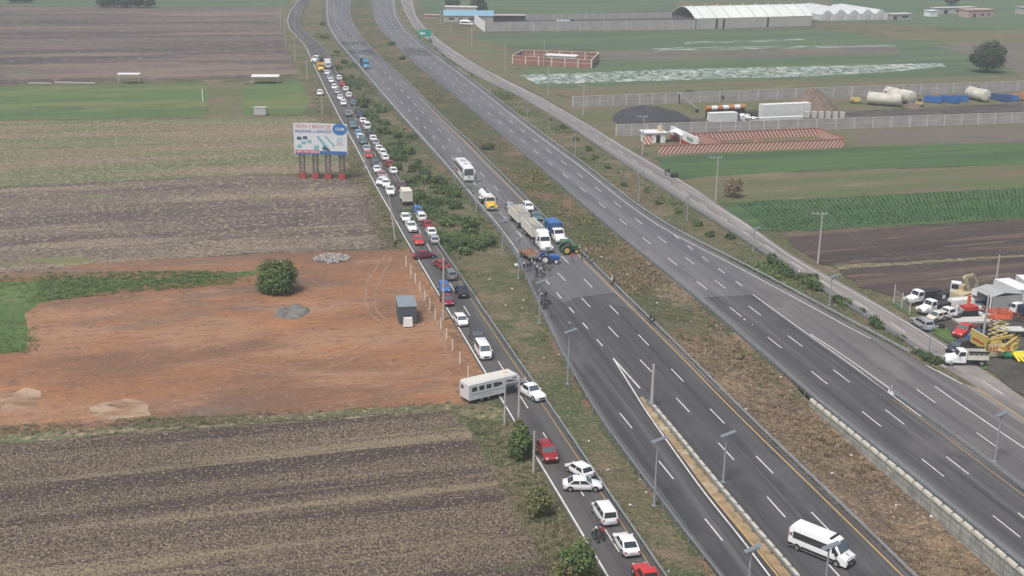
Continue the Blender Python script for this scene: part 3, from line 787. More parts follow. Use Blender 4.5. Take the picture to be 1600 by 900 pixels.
# white concrete fence posts of the dirt lot
fp = [(634.5,416.6,400),(642,431.6,415),(649,443,427),(656,456.6,440),(663.7,469,454),(671.7,483,467),(680,499,482),(689,514,497),(697.7,531,513),(707,548,529),(718.5,569,550),(731.5,591.7,572),(741.7,610,592)]
first = None
nth = ['farthest', 'second farthest', 'third farthest', 'fourth farthest', 'fifth farthest', 'sixth farthest', 'middle', 'sixth nearest', 'fifth nearest', 'fourth nearest', 'third nearest', 'second nearest', 'nearest']
for (x, y, t), w_ in zip(fp, nth):
    h = height_at(x, y, t); b = at(x, y)
    m = MB(); m.box(-.09, .09, -.09, .09, 0, h, taper=.015)
    o = m.build('fence_post', mat('post_white', (.62, .58, .50), .9, var=.1), None, loc=b)
    tag(o, 'slim white concrete post, %s from the camera in the row along the red dirt lot' % w_ if 'est' not in w_ else 'slim white concrete post, %s in the row along the red dirt lot' % w_, 'fence post', 'white fence posts of the dirt lot')

# ------------------------------------------------------------ walls
def frame(px, py, dirpx):
    """origin on the ground and yaw of the x axis towards a second image point"""
    a = at(px, py); b = at(*dirpx); d = b - a
    return a, math.atan2(d.y, d.x), d.length
def block_wall(a_px, b_px, h, label, pitch=5.0, th=.2, m=m_blockwall, pm=m_pilaster, pw=.22, cap=True, name='block_wall', z=0):
    o, yaw, L = frame(*a_px, b_px)
    r = empty(name, (o.x, o.y, z), yaw, label, 'wall')
    mb = MB(); mb.box(0, L, -th / 2, th / 2, -.3, h); w = mb.build('panel', m, r)
    n = max(1, round(L / pitch)); first = None
    for i in range(n + 1):
        if first is None:
            q = MB(); q.box(-pw, pw, -th / 2 - .13, th / 2 + .13, -.3, h + .06); first = q.build('pilaster', pm, r); k = first
        else: k = first.copy(); COL.objects.link(k)
        k.location = (L * i / n, 0, 0)
    if cap:
        q = MB(); q.box(0, L, -th / 2 - .04, th / 2 + .04, h * .5, h * .5 + .14); q.build('tie_beam', pm, r)
        q = MB(); q.box(0, L, -th / 2 - .05, th / 2 + .05, h - .08, h + .03); q.build('coping', pm, r)
    return r, L, yaw
hB = height_at(1100, 208, 190.5)
block_wall((963, 212.5), (1215, 205), hB, 'grey block wall in front of the black pile, left half, behind the striped wall', 4.5)
block_wall((1216, 205), (1420, 198), hB, 'grey block wall before the brown earth pile and white tanks, middle stretch', 6.0)
block_wall((1421, 198), (1780, 186), hB, 'grey block wall at the right edge above the fallow field', 6.0)
hA = height_at(900, 168, 151)
block_wall((895, 168), (1060, 161), hA, 'far grey block wall, stretch left of the dark round bush', 4.5)
block_wall((1062, 161), (1330, 151), hA, 'far grey block wall behind the brown earth pile', 7.0)
block_wall((1331, 151), (1780, 135), hA, 'far grey block wall behind the white tanks and blue skips', 7.0)
hC = height_at(800, 49, 34)
block_wall((758, 49.5), (1085, 45.5), hC, 'long grey compound wall left of the arched hangar', 12, cap=False)
block_wall((800, 32), (1062, 27.5), 3.0, 'rear grey wall of the hangar compound', 14, cap=False)
block_wall((742, 37), (757, 49.5), hC, 'short whitewashed wall at the left corner of the hangar compound', 3, m=m_whitep, pm=m_whitep, cap=False)

# striped red and white walls
def stripe_mat(flip):
    n_ = 'red_white_stripes_' + ('back' if flip else 'front')
    m = bpy.data.materials.new(n_); m.use_nodes = True; nt = m.node_tree; L = nt.links; b = nt.nodes['Principled BSDF']
    b.inputs['Roughness'].default_value = .8
    tc = nt.nodes.new('ShaderNodeTexCoord'); sp = nt.nodes.new('ShaderNodeSeparateXYZ'); L.new(tc.outputs['Object'], sp.inputs[0])
    mu = nt.nodes.new('ShaderNodeMath'); mu.operation = 'MULTIPLY'; mu.inputs[1].default_value = -.75 if flip else .75; L.new(sp.outputs['Z'], mu.inputs[0])
    ad = nt.nodes.new('ShaderNodeMath'); ad.operation = 'ADD'; L.new(sp.outputs['X'], ad.inputs[0]); L.new(mu.outputs[0], ad.inputs[1])
    dv = nt.nodes.new('ShaderNodeMath'); dv.operation = 'DIVIDE'; dv.inputs[1].default_value = 1.15; L.new(ad.outputs[0], dv.inputs[0])
    fr = nt.nodes.new('ShaderNodeMath'); fr.operation = 'FRACT'; L.new(dv.outputs[0], fr.inputs[0])
    gt = nt.nodes.new('ShaderNodeMath'); gt.operation = 'GREATER_THAN'; gt.inputs[1].default_value = .5; L.new(fr.outputs[0], gt.inputs[0])
    mx = nt.nodes.new('ShaderNodeMix'); mx.data_type = 'RGBA'; L.new(gt.outputs[0], mx.inputs[0])
    mx.inputs[6].default_value = (.36, .085, .06, 1); mx.inputs[7].default_value = (.58, .50, .42, 1); L.new(mx.outputs[2], b.inputs['Base Color'])
    return m
m_strF, m_strB = stripe_mat(True), stripe_mat(False)
def striped(a, b, h, label, m):
    o, yaw, L = frame(*a, b)
    r = empty('striped_wall', (o.x, o.y, 0), yaw, label, 'wall', 'walls painted in red and white stripes')
    q = MB(); q.box(0, L, -.12, .12, -.2, h); q.build('panel', m, r)
    q = MB(); q.box(-.1, L + .1, -.2, .2, h, h + .12); q.build('coping', mat('coping_red', (.30, .10, .08), .8), r)
hs = height_at(1100, 239, 226)
striped((1028, 241), (1318, 230), hs, 'long front wall with red and white diagonal stripes facing the green field', m_strF)
striped((1060, 221.5), (1276, 212.5), hs, 'rear striped wall directly before the grey block wall', m_strB)
striped((1276.5, 212.3), (1319, 229), hs, 'short striped wall closing the right end of the lot', m_strF)
striped((1178, 220), (1188, 234.5), hs, 'short low striped wall crossing inside the lot, right part', m_strB)
striped((1092, 219.5), (1128, 235.5), hs, 'striped wall crossing the lot beside the white sign wall', m_strF)
# white sign wall of the gate
o, yaw, L = frame(1048, 215, (1090, 235))
r = empty('gate_sign_wall', (o.x, o.y, 0), yaw, 'white sign wall with red base at the entrance of the striped lot', 'sign wall')
q = MB(); q.box(0, L, -.2, .2, 1.1, 3.4); q.build('sign_panel', m_whitep, r)
q = MB(); q.box(0, L, -.203, .203, -.1, 1.1); q.build('red_base', m_red, r)
q = MB(); q.box(L * .62, L * .85, -.24, -.2, 1.6, 2.6); q.build('emblem', mat('emblem_green', (.22, .33, .28), .6), r)
# gatehouse with tank and canopy
def house(px, py, dirpx, w, d, h, label, wall=m_whitep, roofm=None, name='gatehouse', cat='building', doors=((.55, .75),), wins=((.1, .35),), over=.4, roofh=.25, gable=0.0):
    o, yaw, _ = frame(px, py, dirpx)
    r = empty(name, (o.x, o.y, 0), yaw, label, cat)
    q = MB(); q.box(0, w, 0, d, -.2, h); q.build('wall', wall, r)
    q = MB()
    if gable: q.loft([[(-over, -over, h), (-over, d / 2, h + gable), (-over, d + over, h), (-over, d / 2, h + gable - .2)], [(w + over, -over, h), (w + over, d / 2, h + gable), (w + over, d + over, h), (w + over, d / 2, h + gable - .2)]])
    else: q.box(-over, w + over, -over, d + over, h, h + roofh)
    q.build('roof', roofm or wall, r)
    for a, b in doors: q = MB(); q.box(w * a, w * b, -.05, -.01, 0, 2.1); q.build('door', m_dark, r)
    for a, b in wins: q = MB(); q.box(w * a, w * b, -.05, -.01, 1.0, 2.1); q.build('window', m_dark, r)
    return r
house(1007, 223.5, (1034, 223), 6.0, 4.0, 2.7, 'small white gatehouse with a dark doorway beside the striped lot')
tt = at(1031, 222); r = empty('water_tank', (tt.x, tt.y + 1, 2.95), 0, 'beige water tank on the roof of the small white gatehouse', 'water tank')
q = MB(); q.tube((0, 0, 0), (0, 0, 1.4), .8, .8, 12); q.build('tank', mat('tank_beige', (.52, .42, .28), .7), r, smooth=True); q = MB(); q.tube((0, 0, 1.4), (0, 0, 1.7), .7, .3, 12); q.build('lid', mat('tank_beige2', (.42, .34, .24), .7), r, smooth=True)
o, yaw, L = frame(1036, 222, (1057, 224)); r = empty('canopy', (o.x, o.y, 0), yaw, 'small white curved canopy on posts between the gatehouse and the sign wall', 'canopy')
q = MB(); prof = []
for i in range(9):
    a = PI * i / 8; prof.append((5 * i / 8, 2.3 + .9 * math.sin(a)))
q.loft([[(x, 0, z) for x, z in prof] + [(x, 0, z - .1) for x, z in prof[::-1]], [(x, 5, z) for x, z in prof] + [(x, 5, z - .1) for x, z in prof[::-1]]]); q.build('roof', m_whitep, r, smooth=True)
for x in (.1, 4.9):
    for y in (.1, 4.9): q = MB(); q.tube((x, y, 0), (x, y, 2.3), .1); q.build('post', m_whitep, r)
for x_, y_, lb in ((1012, 228, 'small orange and white striped panel in front of the gatehouse'),):
    o, yaw, L = frame(x_, y_, (x_ + 6, y_ + .6)); r = empty('panel_sign', (o.x, o.y, 0), yaw, lb, 'sign'); q = MB(); q.box(-1.3, 1.3, -.08, .08, .4, 2.7); q.build('board', m_strB, r)
    for x in (-1.1, 1.1): q = MB(); q.tube((x, 0.15, 0), (x, 0.15, 2.6), .06); q.build('post', m_whitep, r)

# pink brick enclosure
m_brick = mat('pink_brick', (.27, .13, .105), .9, var=.25, vscale=.5)
m_pale = mat('pale_frame', (.58, .50, .44), .8)
hp = height_at(860, 104, 91)
for a, b, lb in (((801, 99.5), (924, 106.5), 'front wall of pink brick panels in a white frame'), ((924.5, 106.3), (935, 95), 'right wall of the pink brick enclosure'), ((815, 90.5), (934, 94.5), 'rear wall of pink brick panels behind the tiny white house'), ((801, 99), (815, 91), 'left wall of the pink brick enclosure')):
    block_wall(a, b, hp, lb, 5.2, m=m_brick, pm=m_pale, name='brick_wall')
house(853, 97.5, (884, 99), 12, 5, 2.8, 'tiny white flat roofed house inside the pink brick enclosure', name='small_house', doors=((.3, .4),), wins=((.08, .22), (.5, .8)))

# hangar
def hangar():
    o, yaw, L = frame(1088, 45.5, (1268, 40.5)); he = height_at(1268, 40.5, 24.5)
    r = empty('hangar', (o.x, o.y, 0), yaw, 'big white arched roof hangar at the top of the photo', 'hangar')
    d = 26.0; rise = 5.0
    q = MB(); q.box(0, L, 0, .3, -.2, he); q.box(0, L, d - .3, d, -.2, he); q.box(L - .3, L, .3, d - .3, -.2, he); q.build('wall', mat('hangar_wall', (.40, .385, .36), .9, var=.1, vscale=.2), r)
    A = [(-.4, he - .1)]; prof = [(d * i / 14, he + rise * math.sin(PI * i / 14)) for i in range(15)]
    q = MB(); q.loft([[(x, y, z) for y, z in prof] + [(x, y, z - .25) for y, z in prof[::-1]] for x in (-1, L + .3)]); q.build('roof', mat('hangar_roof', (.68, .70, .66), .5, .1, var=.06, vscale=.08), r, smooth=True)
    for i in range(9):
        x = L * (i + .5) / 9
        q = MB(); q.loft([[(xx, y * 1.0, z + .06) for y, z in prof] + [(xx, y, z - .1) for y, z in prof[::-1]] for xx in (x - .25, x + .25)]); q.build('roof_rib', mat('rib_grey', (.40, .42, .40), .6), r, smooth=True)
        q = MB(); q.tube((x, d / 2, he + rise), (x, d / 2, he + rise + .8), .45, .45, 8); q.build('vent', m_pilaster, r)
    for x in (L * .16, L * .22, L * .6): q = MB(); q.box(x, x + 1.2, -.06, -.01, 0, he - .5); q.build('door', m_dark, r)
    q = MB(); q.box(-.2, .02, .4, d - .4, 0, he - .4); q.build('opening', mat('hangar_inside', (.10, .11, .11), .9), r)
hangar()
m_plastic = mat('greenhouse_plastic', (.55, .56, .56), .5, var=.22, vscale=.25)
def greenhouse(px, py, dirpx, L, w, h, label):
    o, yaw, _ = frame(px, py, dirpx); r = empty('greenhouse', (o.x, o.y, 0), yaw, label, 'greenhouse', 'white plastic greenhouses beside the hangar')
    prof = [(0, 0), (0, h * .6), (w * .28, h), (w * .5, h * 1.08), (w, h * .6), (w, 0)]
    q = MB(); q.loft([[(x, 0, z) for x, z in prof], [(x, L, z) for x, z in prof]]); q.build('cover', m_plastic, r)
    q = MB(); q.box(w * .3, w * .7, -.06, -.01, 0, h * .5); q.build('door', m_pilaster, r)
    q = MB(); q.box(-.1, .02, 0, L, h * .55, h * .62); q.box(w - .02, w + .1, 0, L, h * .55, h * .62); q.build('gutter', m_pilaster, r)
gx = 1283
for i, nm in enumerate(['leftmost white greenhouse, touching the hangar side', 'second white greenhouse to the right of the hangar', 'third white greenhouse to the right of the hangar', 'fourth white greenhouse, second from the right end', 'rightmost tall white greenhouse, beside the grey sheds']):
    greenhouse(gx + i * 21, 32.5 - i * .35, (gx + 10 + i * 21, 32.3 - i * .35), 34 + (i % 3) * 7, 8.4, 5.2 + .3 * (i % 2), nm)
house(1393, 31, (1437, 30), 14, 6, 3.0, 'low grey shed right of the greenhouses', wall=m_blockwall, roofm=m_pilaster, name='shed', doors=((.1, .25),), wins=((.5, .8),))
house(1452, 26, (1470, 25.6), 6, 5, 3.2, 'white box like shed left of the pink building', name='shed', doors=(), wins=())
house(1462, 22, (1540, 20), 30, 5, 3.4, 'long low shed with a pale roof behind the pink building', wall=m_pilaster, roofm=mat('roof_grey', (.45, .45, .42), .8), name='shed', doors=((.2, .3),), wins=((.5, .7),))
house(1512, 27.5, (1557, 26.5), 19, 8, 4.2, 'flat pink building at the top right of the photo', wall=mat('pink_wall', (.42, .29, .25), .9), name='farm_building', doors=((.2, .3),), wins=((.5, .6), (.75, .85)))
house(1600, 23, (1640, 22), 16, 8, 4, 'grey building cut by the right edge', wall=m_blockwall, name='farm_building')
hb = height_at(694, 33, 21)
house(694, 34, (750, 34.5), 26, 11, hb * .8, 'house with a light blue flat roof left of the hangar compound', wall=m_blockwall, roofm=mat('blue_roof', (.17, .33, .42), .6, var=.08), name='blue_roofed_house', doors=((.3, .38),), wins=((.1, .2), (.5, .6)), gable=2.4)
house(696, 27, (732, 27.5), 17, 8, hb * 1.35, 'pale upper storey block behind the light blue roof', wall=mat('pale_wall', (.50, .45, .40), .9), name='pale_house', doors=(), wins=((.2, .3), (.6, .7)))
house(757, 34, (800, 34), 22, 5, 3.2, 'low red edged shed inside the compound corner', wall=m_dark, roofm=mat('roof_redwhite', (.50, .40, .38), .7), name='shed', doors=(), wins=())
house(663, 28.5, (686, 29), 8, 5, 1.6, 'low pink wall block beside the curve of the frontage road', wall=mat('pink_low', (.36, .25, .20), .9), name='low_building', doors=(), wins=())
# small shelters in the left fields
def shelter(px, py, dx, w, d, h, label, roof=m_whitep):
    o, yaw, _ = frame(px, py, (px + dx, py)); r = empty('field_shelter', (o.x, o.y, 0), yaw, label, 'shelter')
    q = MB(); q.box(-.3, w + .3, -.3, d + .3, h, h + .18); q.build('roof', roof, r)
    for x in (0, w):
        for y in (0, d): q = MB(); q.tube((x, y, 0), (x, y, h), .09); q.build('post', m_pilaster, r)
shelter(185, 130, 25, 7, 3, 3.0, 'white roofed shelter on posts at the far edge of the green pasture')
shelter(394, 131, 25, 9, 5, 2.4, 'low white roof beside the heap of poles above the pasture')
q = MB(); q.box(-7, 7, -.1, .1, 0, .45); o_ = q.build('low_white_wall', m_pilaster, None, loc=at(117, 130)); tag(o_, 'low white wall right of the field corner at far left', 'wall')
q = MB(); q.box(-4, 4, -.1, .1, 0, .4); o_ = q.build('low_white_wall', m_pilaster, None, loc=at(62, 130.5)); tag(o_, 'short low white wall at the far left edge of the dark field', 'wall')
q = MB(); q.tube((0, 0, 0), (0, 0, 4.2), .16, .12); o_ = q.build('marker_post', m_whitep, None, loc=at(317, 159)); tag(o_, 'lone white post at the corner of the green pasture', 'post')
r = empty('goal_frame', at(157, 129), 0, 'small rusty frame of two uprights left of the white roofed shelter', 'frame')
for x in (0, 4.8): q = MB(); q.tube((x, 0, 0), (x, 0, 2.4), .08); q.build('upright', mat('rust', (.25, .13, .08), .9), r)
q = MB(); q.tube((0, 0, .5), (4.8, 0, .5), .07); q.build('crossbar', MATS['rust'], r)
q = MB(); q.box(-1.8, 1.8, -.9, .9, 0, 2.2); q.box(-1.9, 1.9, -1, 1, 2.2, 2.3); o_ = q.build('pump_box', mat('box_grey', (.40, .41, .41), .8), None, loc=at(407, 179)); tag(o_, 'pale grey box beside the scrap above the billboard', 'utility box')

# ------------------------------------------------------------ billboard
def billboard():
    o, yaw, L = frame(461.5, 278, (544, 280.5))
    ht = height_at(461, 278, 192); hb_ = height_at(461, 278, 240)
    r = empty('billboard', (o.x, o.y, 0), yaw, 'wide white billboard with red and blue Spanish lettering on lattice legs', 'billboard')
    q = MB(); q.box(0, L, -.15, .15, hb_, ht); q.build('panel', mat('board_white', (.62, .64, .66), .6, var=.05, vscale=.4), r)
    H = ht - hb_
    def patch(name, x0, x1, z0, z1, m, d=.16): q = MB(); q.box(L * x0, L * x1, -d, -.15, hb_ + H * z0, hb_ + H * z1); return q.build(name, m, r)
    mb_ = mat('board_blue', (.055, .13, .34), .6); mr_ = mat('board_red', (.50, .13, .15), .6); mc_ = mat('board_cyan', (.20, .42, .48), .6)
    patch('blue_band', .48, .99, .0, .12, mb_); patch('red_band', .02, .47, .03, .14, mr_); patch('blue_band', 0.02, .48, -.02, .03, mb_)
    q = MB(); ring = [(L * .865 + L * .135 * math.cos(a), hb_ + H * .84 + H * .185 * math.sin(a)) for a in [2 * PI * i / 28 for i in range(28)]]
    q.loft([[(x, -.22, z) for x, z in ring], [(x, -.151, z) for x, z in ring]]); e = q.build('oval_emblem', mat('oval_blue', (.03, .16, .42), .5), r)
    def text(s, x, z, size, m, ext=.01, al='LEFT', parent=r, y=-.165, width=1.0):
        c = bpy.data.curves.new('text', 'FONT'); c.body = s; c.size = size; c.extrude = ext; c.align_x = al; c.offset = size * .012
        t = bpy.data.objects.new('text', c); COL.objects.link(t)
        dg = bpy.context.evaluated_depsgraph_get(); me = bpy.data.meshes.new_from_object(t.evaluated_get(dg))
        bpy.data.objects.remove(t)
        mxx = max(v.co.x for v in me.vertices); sx = width * L / mxx
        for v in me.vertices: v.co = Vector((v.co.x * sx, -v.co.z, v.co.y))
        me.materials.clear(); me.materials.append(m)
        ob = bpy.data.objects.new('lettering', me); COL.objects.link(ob); ob.parent = parent; ob.location = (x, y, z); return ob
    text('VENTA Y RENTA DE', L * .03, hb_ + H * .85, H * .16, mr_, width=.66)
    text('MAQUINARIA', L * .03, hb_ + H * .70, H * .14, mb_, width=.31)
    text('de', L * .365, hb_ + H * .70, H * .10, mb_, width=.04)
    text('ELEVACION', L * .43, hb_ + H * .70, H * .14, mb_, width=.28)
    text('CELSEM', L * .78, hb_ + H * .80, H * .13, m_whitep, parent=e, y=-.235, width=.17)
    text('RENTA', L * .05, hb_ + H * .055, H * .08, m_whitep, width=.10); text('VENTA', L * .18, hb_ + H * .055, H * .08, m_whitep, width=.10); text('SERVICIO', L * .31, hb_ + H * .055, H * .08, m_whitep, width=.13)
    # pictures of lifting machines
    def poly(name, pts, m): q = MB(); q.loft([[(L * x, -.175, hb_ + H * z) for x, z in pts], [(L * x, -.151, hb_ + H * z) for x, z in pts]]); q.build(name, m, r)
    poly('picture', [(.42, .58), (.46, .62), (.62, .30), (.66, .22), (.52, .18), (.55, .30)], mc_)
    poly('picture', [(.56, .62), (.60, .62), (.77, .32), (.74, .22), (.72, .32)], mc_)
    poly('picture', [(.53, .16), (.56, .30), (.68, .16), (.66, .12), (.56, .14)], mat('board_dark', (.06, .10, .12), .6))
    poly('picture', [(.38, .30), (.47, .30), (.47, .15), (.37, .15)], mc_)
    for x, z in ((.05, .46), (.16, .48), (.05, .20), (.13, .32), (.24, .36)):
        poly('picture', [(x, z + .06), (x + .03, z + .11), (x + .09, z + .10), (x + .10, z), (x + .02, z)], MATS['board_dark'] if z > .4 else mc_)
    for i in range(5): patch('price_line', .80, .93 - .02 * (i % 2), .34 - i * .055 + .2, .36 - i * .055 + .2, mr_ if i > 2 else mc_)
    # legs
    for i, t in enumerate((.13, .38, .62, .88)):
        x = L * t; q = MB()
        for sx in (-.55, .55):
            for sy in (.25, .95): q.tube((x + sx, sy, .9), (x + sx, sy, hb_ + H * .9), .075, .075, 5)
        n = 6
        for k in range(n):
            z0 = .9 + (hb_ - .9) * k / n; z1 = .9 + (hb_ - .9) * (k + 1) / n
            for sy in (.25, .95):
                q.tube((x - .55, sy, z0), (x + .55, sy, z1), .045, .045, 4); q.tube((x + .55, sy, z0), (x - .55, sy, z1), .045, .045, 4)
        lg = q.build('lattice_leg', mat('leg_steel', (.10, .09, .10), .7), r)
        q = MB(); q.box(x - .8, x + .8, -.1, 1.3, 0, 1.2); q.build('footing', mat('footing_red', (.33, .06, .05), .8), lg)
billboard()
# green road sign
def road_sign():
    b = at(676, 76); h = height_at(676, 76, 49)
    r = empty('road_sign', (b.x, b.y, 0), 0, 'green direction sign over the verge at the far bend', 'road sign')
    q = MB(); q.tube((0, 0, 0), (0, 0, h), .2); q.build('post', m_lampg, r)
    q = MB(); q.tube((0, 0, h - .6), (-4.5, 0, h - .6), .12); q.build('arm', m_lampg, r)
    q = MB(); q.box(-6.2, -.6, -.12, -.05, h - 2.2, h + .8); p = q.build('sign_panel', mat('sign_green', (.02, .30, .22), .5), r)
    q = MB(); q.loft([[(-5.6, y, h - .9), (-4.8, y, h - .1), (-4.8, y, h - .6), (-3.2, y, h - .6), (-3.2, y, h - 1.2), (-4.8, y, h - 1.2), (-4.8, y, h - 1.7)] for y in (-.16, -.121)]); q.build('arrow', m_whitep, p)
road_sign()

# ------------------------------------------------------------ cabin, piles
o, yaw, L = frame(623.5, 507, (651, 506))
r = empty('portable_cabin', (o.x, o.y, 0), yaw, 'dark grey portable cabin on the red dirt lot', 'cabin')
cw = L; hc = 2.9
m_cab = mat('cabin_grey', (.085, .105, .125), .6, var=.1); m_cabr = mat('cabin_roof', (.27, .31, .34), .5, .2, var=.12, vscale=1.5)
q = MB(); q.box(0, cw, 0, 5.5, .15, hc)
for i in range(12): q.box(cw * (i + .35) / 12, cw * (i + .65) / 12, -.03, 0, .3, hc - .15)
for i in range(20): q.box(-.03, 0, 5.5 * (i + .35) / 20, 5.5 * (i + .65) / 20, .3, hc - .15)
q.build('wall', m_cab, r)
q = MB(); q.box(-.12, cw + .12, -.12, 5.62, hc, hc + .12)
for i in range(14): q.box(-.12, cw + .12, 5.5 * i / 14, 5.5 * i / 14 + .07, hc + .12, hc + .15)
q.build('roof', m_cabr, r)
q = MB(); q.box(.1, cw - .1, .1, 5.4, 0, .15); q.build('base', mat('timber', (.40, .26, .12), .9), r)
r = empty('generator_box', (at(637, 508) + Vector((0, -.1, 0))), yaw, 'small white box leaning against the dark grey cabin', 'generator box')
q = MB(); q.box(-.75, .75, -1.0, -.25, .1, 1.5, taper=.08); q.build('casing', m_whitep, r); q = MB(); q.box(-.6, .6, -.9, -.3, 0, .1); q.build('base', m_black, r)

def pile(px, py, wpx, dpx, h, m, label, seed=0, flat=0.0, name='pile', cat='pile', grp=None):
    c = at(px, py); rx = (at(px + wpx / 2, py) - c).length; ry = abs((at(px, py - dpx / 2) - c).y)
    q = MB(); n, k = 28, 10
    q.v.append((0, 0, h))
    for a in range(1, k + 1):
        for i in range(n):
            t = 2 * PI * i / n; f = a / k
            rr = 1 + .22 * noise.noise(Vector((math.cos(t) * 1.5, math.sin(t) * 1.5, seed)))
            x = rx * f * rr * math.cos(t); y = ry * f * rr * math.sin(t)
            z = h * (1 - f ** (1.2 + flat * 2)) * (1 + .25 * noise.noise(Vector((x * .7, y * .7, seed))))
            if a == k: z = -.15
            q.v.append((x, y, z))
    for i in range(n): q.f.append([0, 1 + i, 1 + (i + 1) % n]); q.mi.append(0)
    for a in range(k - 1):
        for i in range(n):
            j = (i + 1) % n; b = 1 + a * n
            q.f.append([b + i, b + n + i, b + n + j, b + j]); q.mi.append(0)
    o = q.build(name, m, None, smooth=True, angle=80, loc=c); tag(o, label, cat, grp)
    return o, rx, ry
pile(1268, 171, 84, 14, height_at(1265, 176, 143), mat('earth_brown', (.16, .12, .09), .95, var=.3, vscale=.5, bump=.8), 'tall brown earth pile behind the white box trailer', 2, name='earth_pile')
pile(1014, 186, 128, 26, height_at(1014, 186, 170), mat('black_sand', (.045, .045, .05), .95, var=.3, vscale=.6, bump=.5), 'wide low black pile behind the grey block wall', 5, .8, name='sand_pile')
pile(1425, 167, 30, 7, 1.6, MATS['earth_brown'], 'small earth heap in front of the white tanks', 6, name='earth_pile')
pile(456, 487, 58, 21, .55, mat('mortar_grey', (.15, .145, .13), .95, var=.5, vscale=.9, bump=.6), 'flat grey mound of mortar sand on the red dirt below the round tree', 3, 1.0, name='sand_mound')
# rock pile: rocks too many and touching, one heap
def rocks():
    c = at(519, 404); q = MB(); rnd = random.Random(4)
    for i in range(420):
        a = rnd.random() * 2 * PI; f = math.sqrt(rnd.random()); x = 3.3 * f * math.cos(a); y = 3.0 * f * math.sin(a)
        z = .75 * (1 - f ** 1.6); s = rnd.uniform(.15, .28)
        M = Matrix.Translation((x, y, z)) @ Matrix.Rotation(rnd.random() * 6, 4, Vector((rnd.random(), rnd.random(), rnd.random() + .1)).normalized())
        q.cur = rnd.randrange(3); q.box(-s, s, -s * .8, s * .8, -s * .6, s * .6, M, taper=s * .3)
    o = q.build('rock_pile', [mat('rock_a', (.27, .255, .235), .9), mat('rock_b', (.17, .165, .16), .9), mat('rock_c', (.38, .35, .32), .9)], None, loc=c)
    tag(o, 'low heap of pale grey rocks on the dirt above the round tree', 'rock pile', kind='stuff')
rocks()
# ------------------------------------------------------------ vehicles (local axes: x forward, y left, z up)
def paint(name, c, metal=0.0): return mat('paint_' + name, c, .32, metal, coat=.4, var=.03, vscale=2)
PAINT = {'white': paint('white', W(.74)), 'cream': paint('cream', (.62, .58, .48)), 'silver': paint('silver', (.46, .47, .49), .35), 'grey': paint('grey', (.19, .20, .215), .3),
 'dark grey': paint('dark_grey', (.062, .068, .078), .3), 'black': paint('black', (.014, .015, .02)), 'red': paint('red', (.50, .035, .03)), 'maroon': paint('maroon', (.21, .014, .03)),
 'dark red': paint('dark_red', (.26, .02, .02)), 'blue': paint('blue', (.035, .14, .40)), 'light blue': paint('light_blue', (.13, .33, .48)), 'teal': paint('teal', (.10, .19, .21), .2), 'navy': paint('navy', (.03, .06, .14)),
 'brown': paint('brown', (.12, .075, .07)), 'pink': paint('pink', (.40, .17, .18)), 'yellow': paint('yellow', (.68, .40, .02)), 'green': paint('green', (.03, .12, .035)),
 'truck blue': paint('truck_blue', (.03, .22, .36)), 'tarp blue': paint('tarp_blue', (.035, .10, .24)), 'tractor blue': paint('tractor_blue', (.02, .10, .38))}
m_glass = mat('dark_glass', (.025, .032, .038), .08, 0, spec=.8)
m_glass2 = mat('windscreen_glass', (.07, .095, .10), .10, 0, spec=.8)
m_tyre = mat('tyre', W(.022), .85)
m_rim = mat('rim_alloy', (.42, .43, .44), .35, .7)
m_light = mat('headlight', (.70, .72, .74), .15)
m_tail = mat('taillight', (.40, .02, .02), .25)
m_plate = mat('number_plate', W(.6), .5)
m_chrome = mat('chrome', W(.6), .2, .9)
m_chassis = mat('chassis', W(.03), .8)
def P(name, m, root, *bx, **k):
    q = MB()
    for b in bx: q.box(*b)
    return q.build(name, m, root, **k)
def wheel(root, x, y, r=.33, w=.22, rimm=None):
    q = MB(); s = 1 if y > 0 else -1; n = 16
    R = [(r * .72, -w / 2), (r * .96, -w / 2), (r, -w / 2 + .04), (r, w / 2 - .04), (r * .96, w / 2), (r * .72, w / 2)]
    q.loft([[(rr * math.cos(2 * PI * i / n), yy, rr * math.sin(2 * PI * i / n)) for i in range(n)] for rr, yy in R])
    o = q.build('wheel', m_tyre, root, smooth=True, loc=(x, y, r))
    q = MB(); q.tube((0, s * (w / 2 - .05), 0), (0, s * (w / 2 + .012), 0), r * .66, r * .60, 14); q.tube((0, s * w / 2, 0), (0, s * (w / 2 + .035), 0), r * .2, r * .15, 8)
    q.build('rim', rimm or m_rim, o, smooth=True)
    return o
def glassq(name, m, root, a, b, c, d, iu=.06, iv=.08, off=.012, extra=None):
    """pane on the quad a b (bottom) c d (top), inset and slightly proud"""
    a, b, c, d = map(Vector, (a, b, c, d)); n = (b - a).cross(d - a).normalized()
    def pt(u, v): return a.lerp(b, u).lerp(d.lerp(c, u), v)
    q = MB()
    F = [pt(iu, iv), pt(1 - iu, iv), pt(1 - iu, 1 - iv), pt(iu, 1 - iv)]
    q.loft([[p - n * .01 for p in F], [p + n * off for p in F]])
    return q.build(name, m, root)
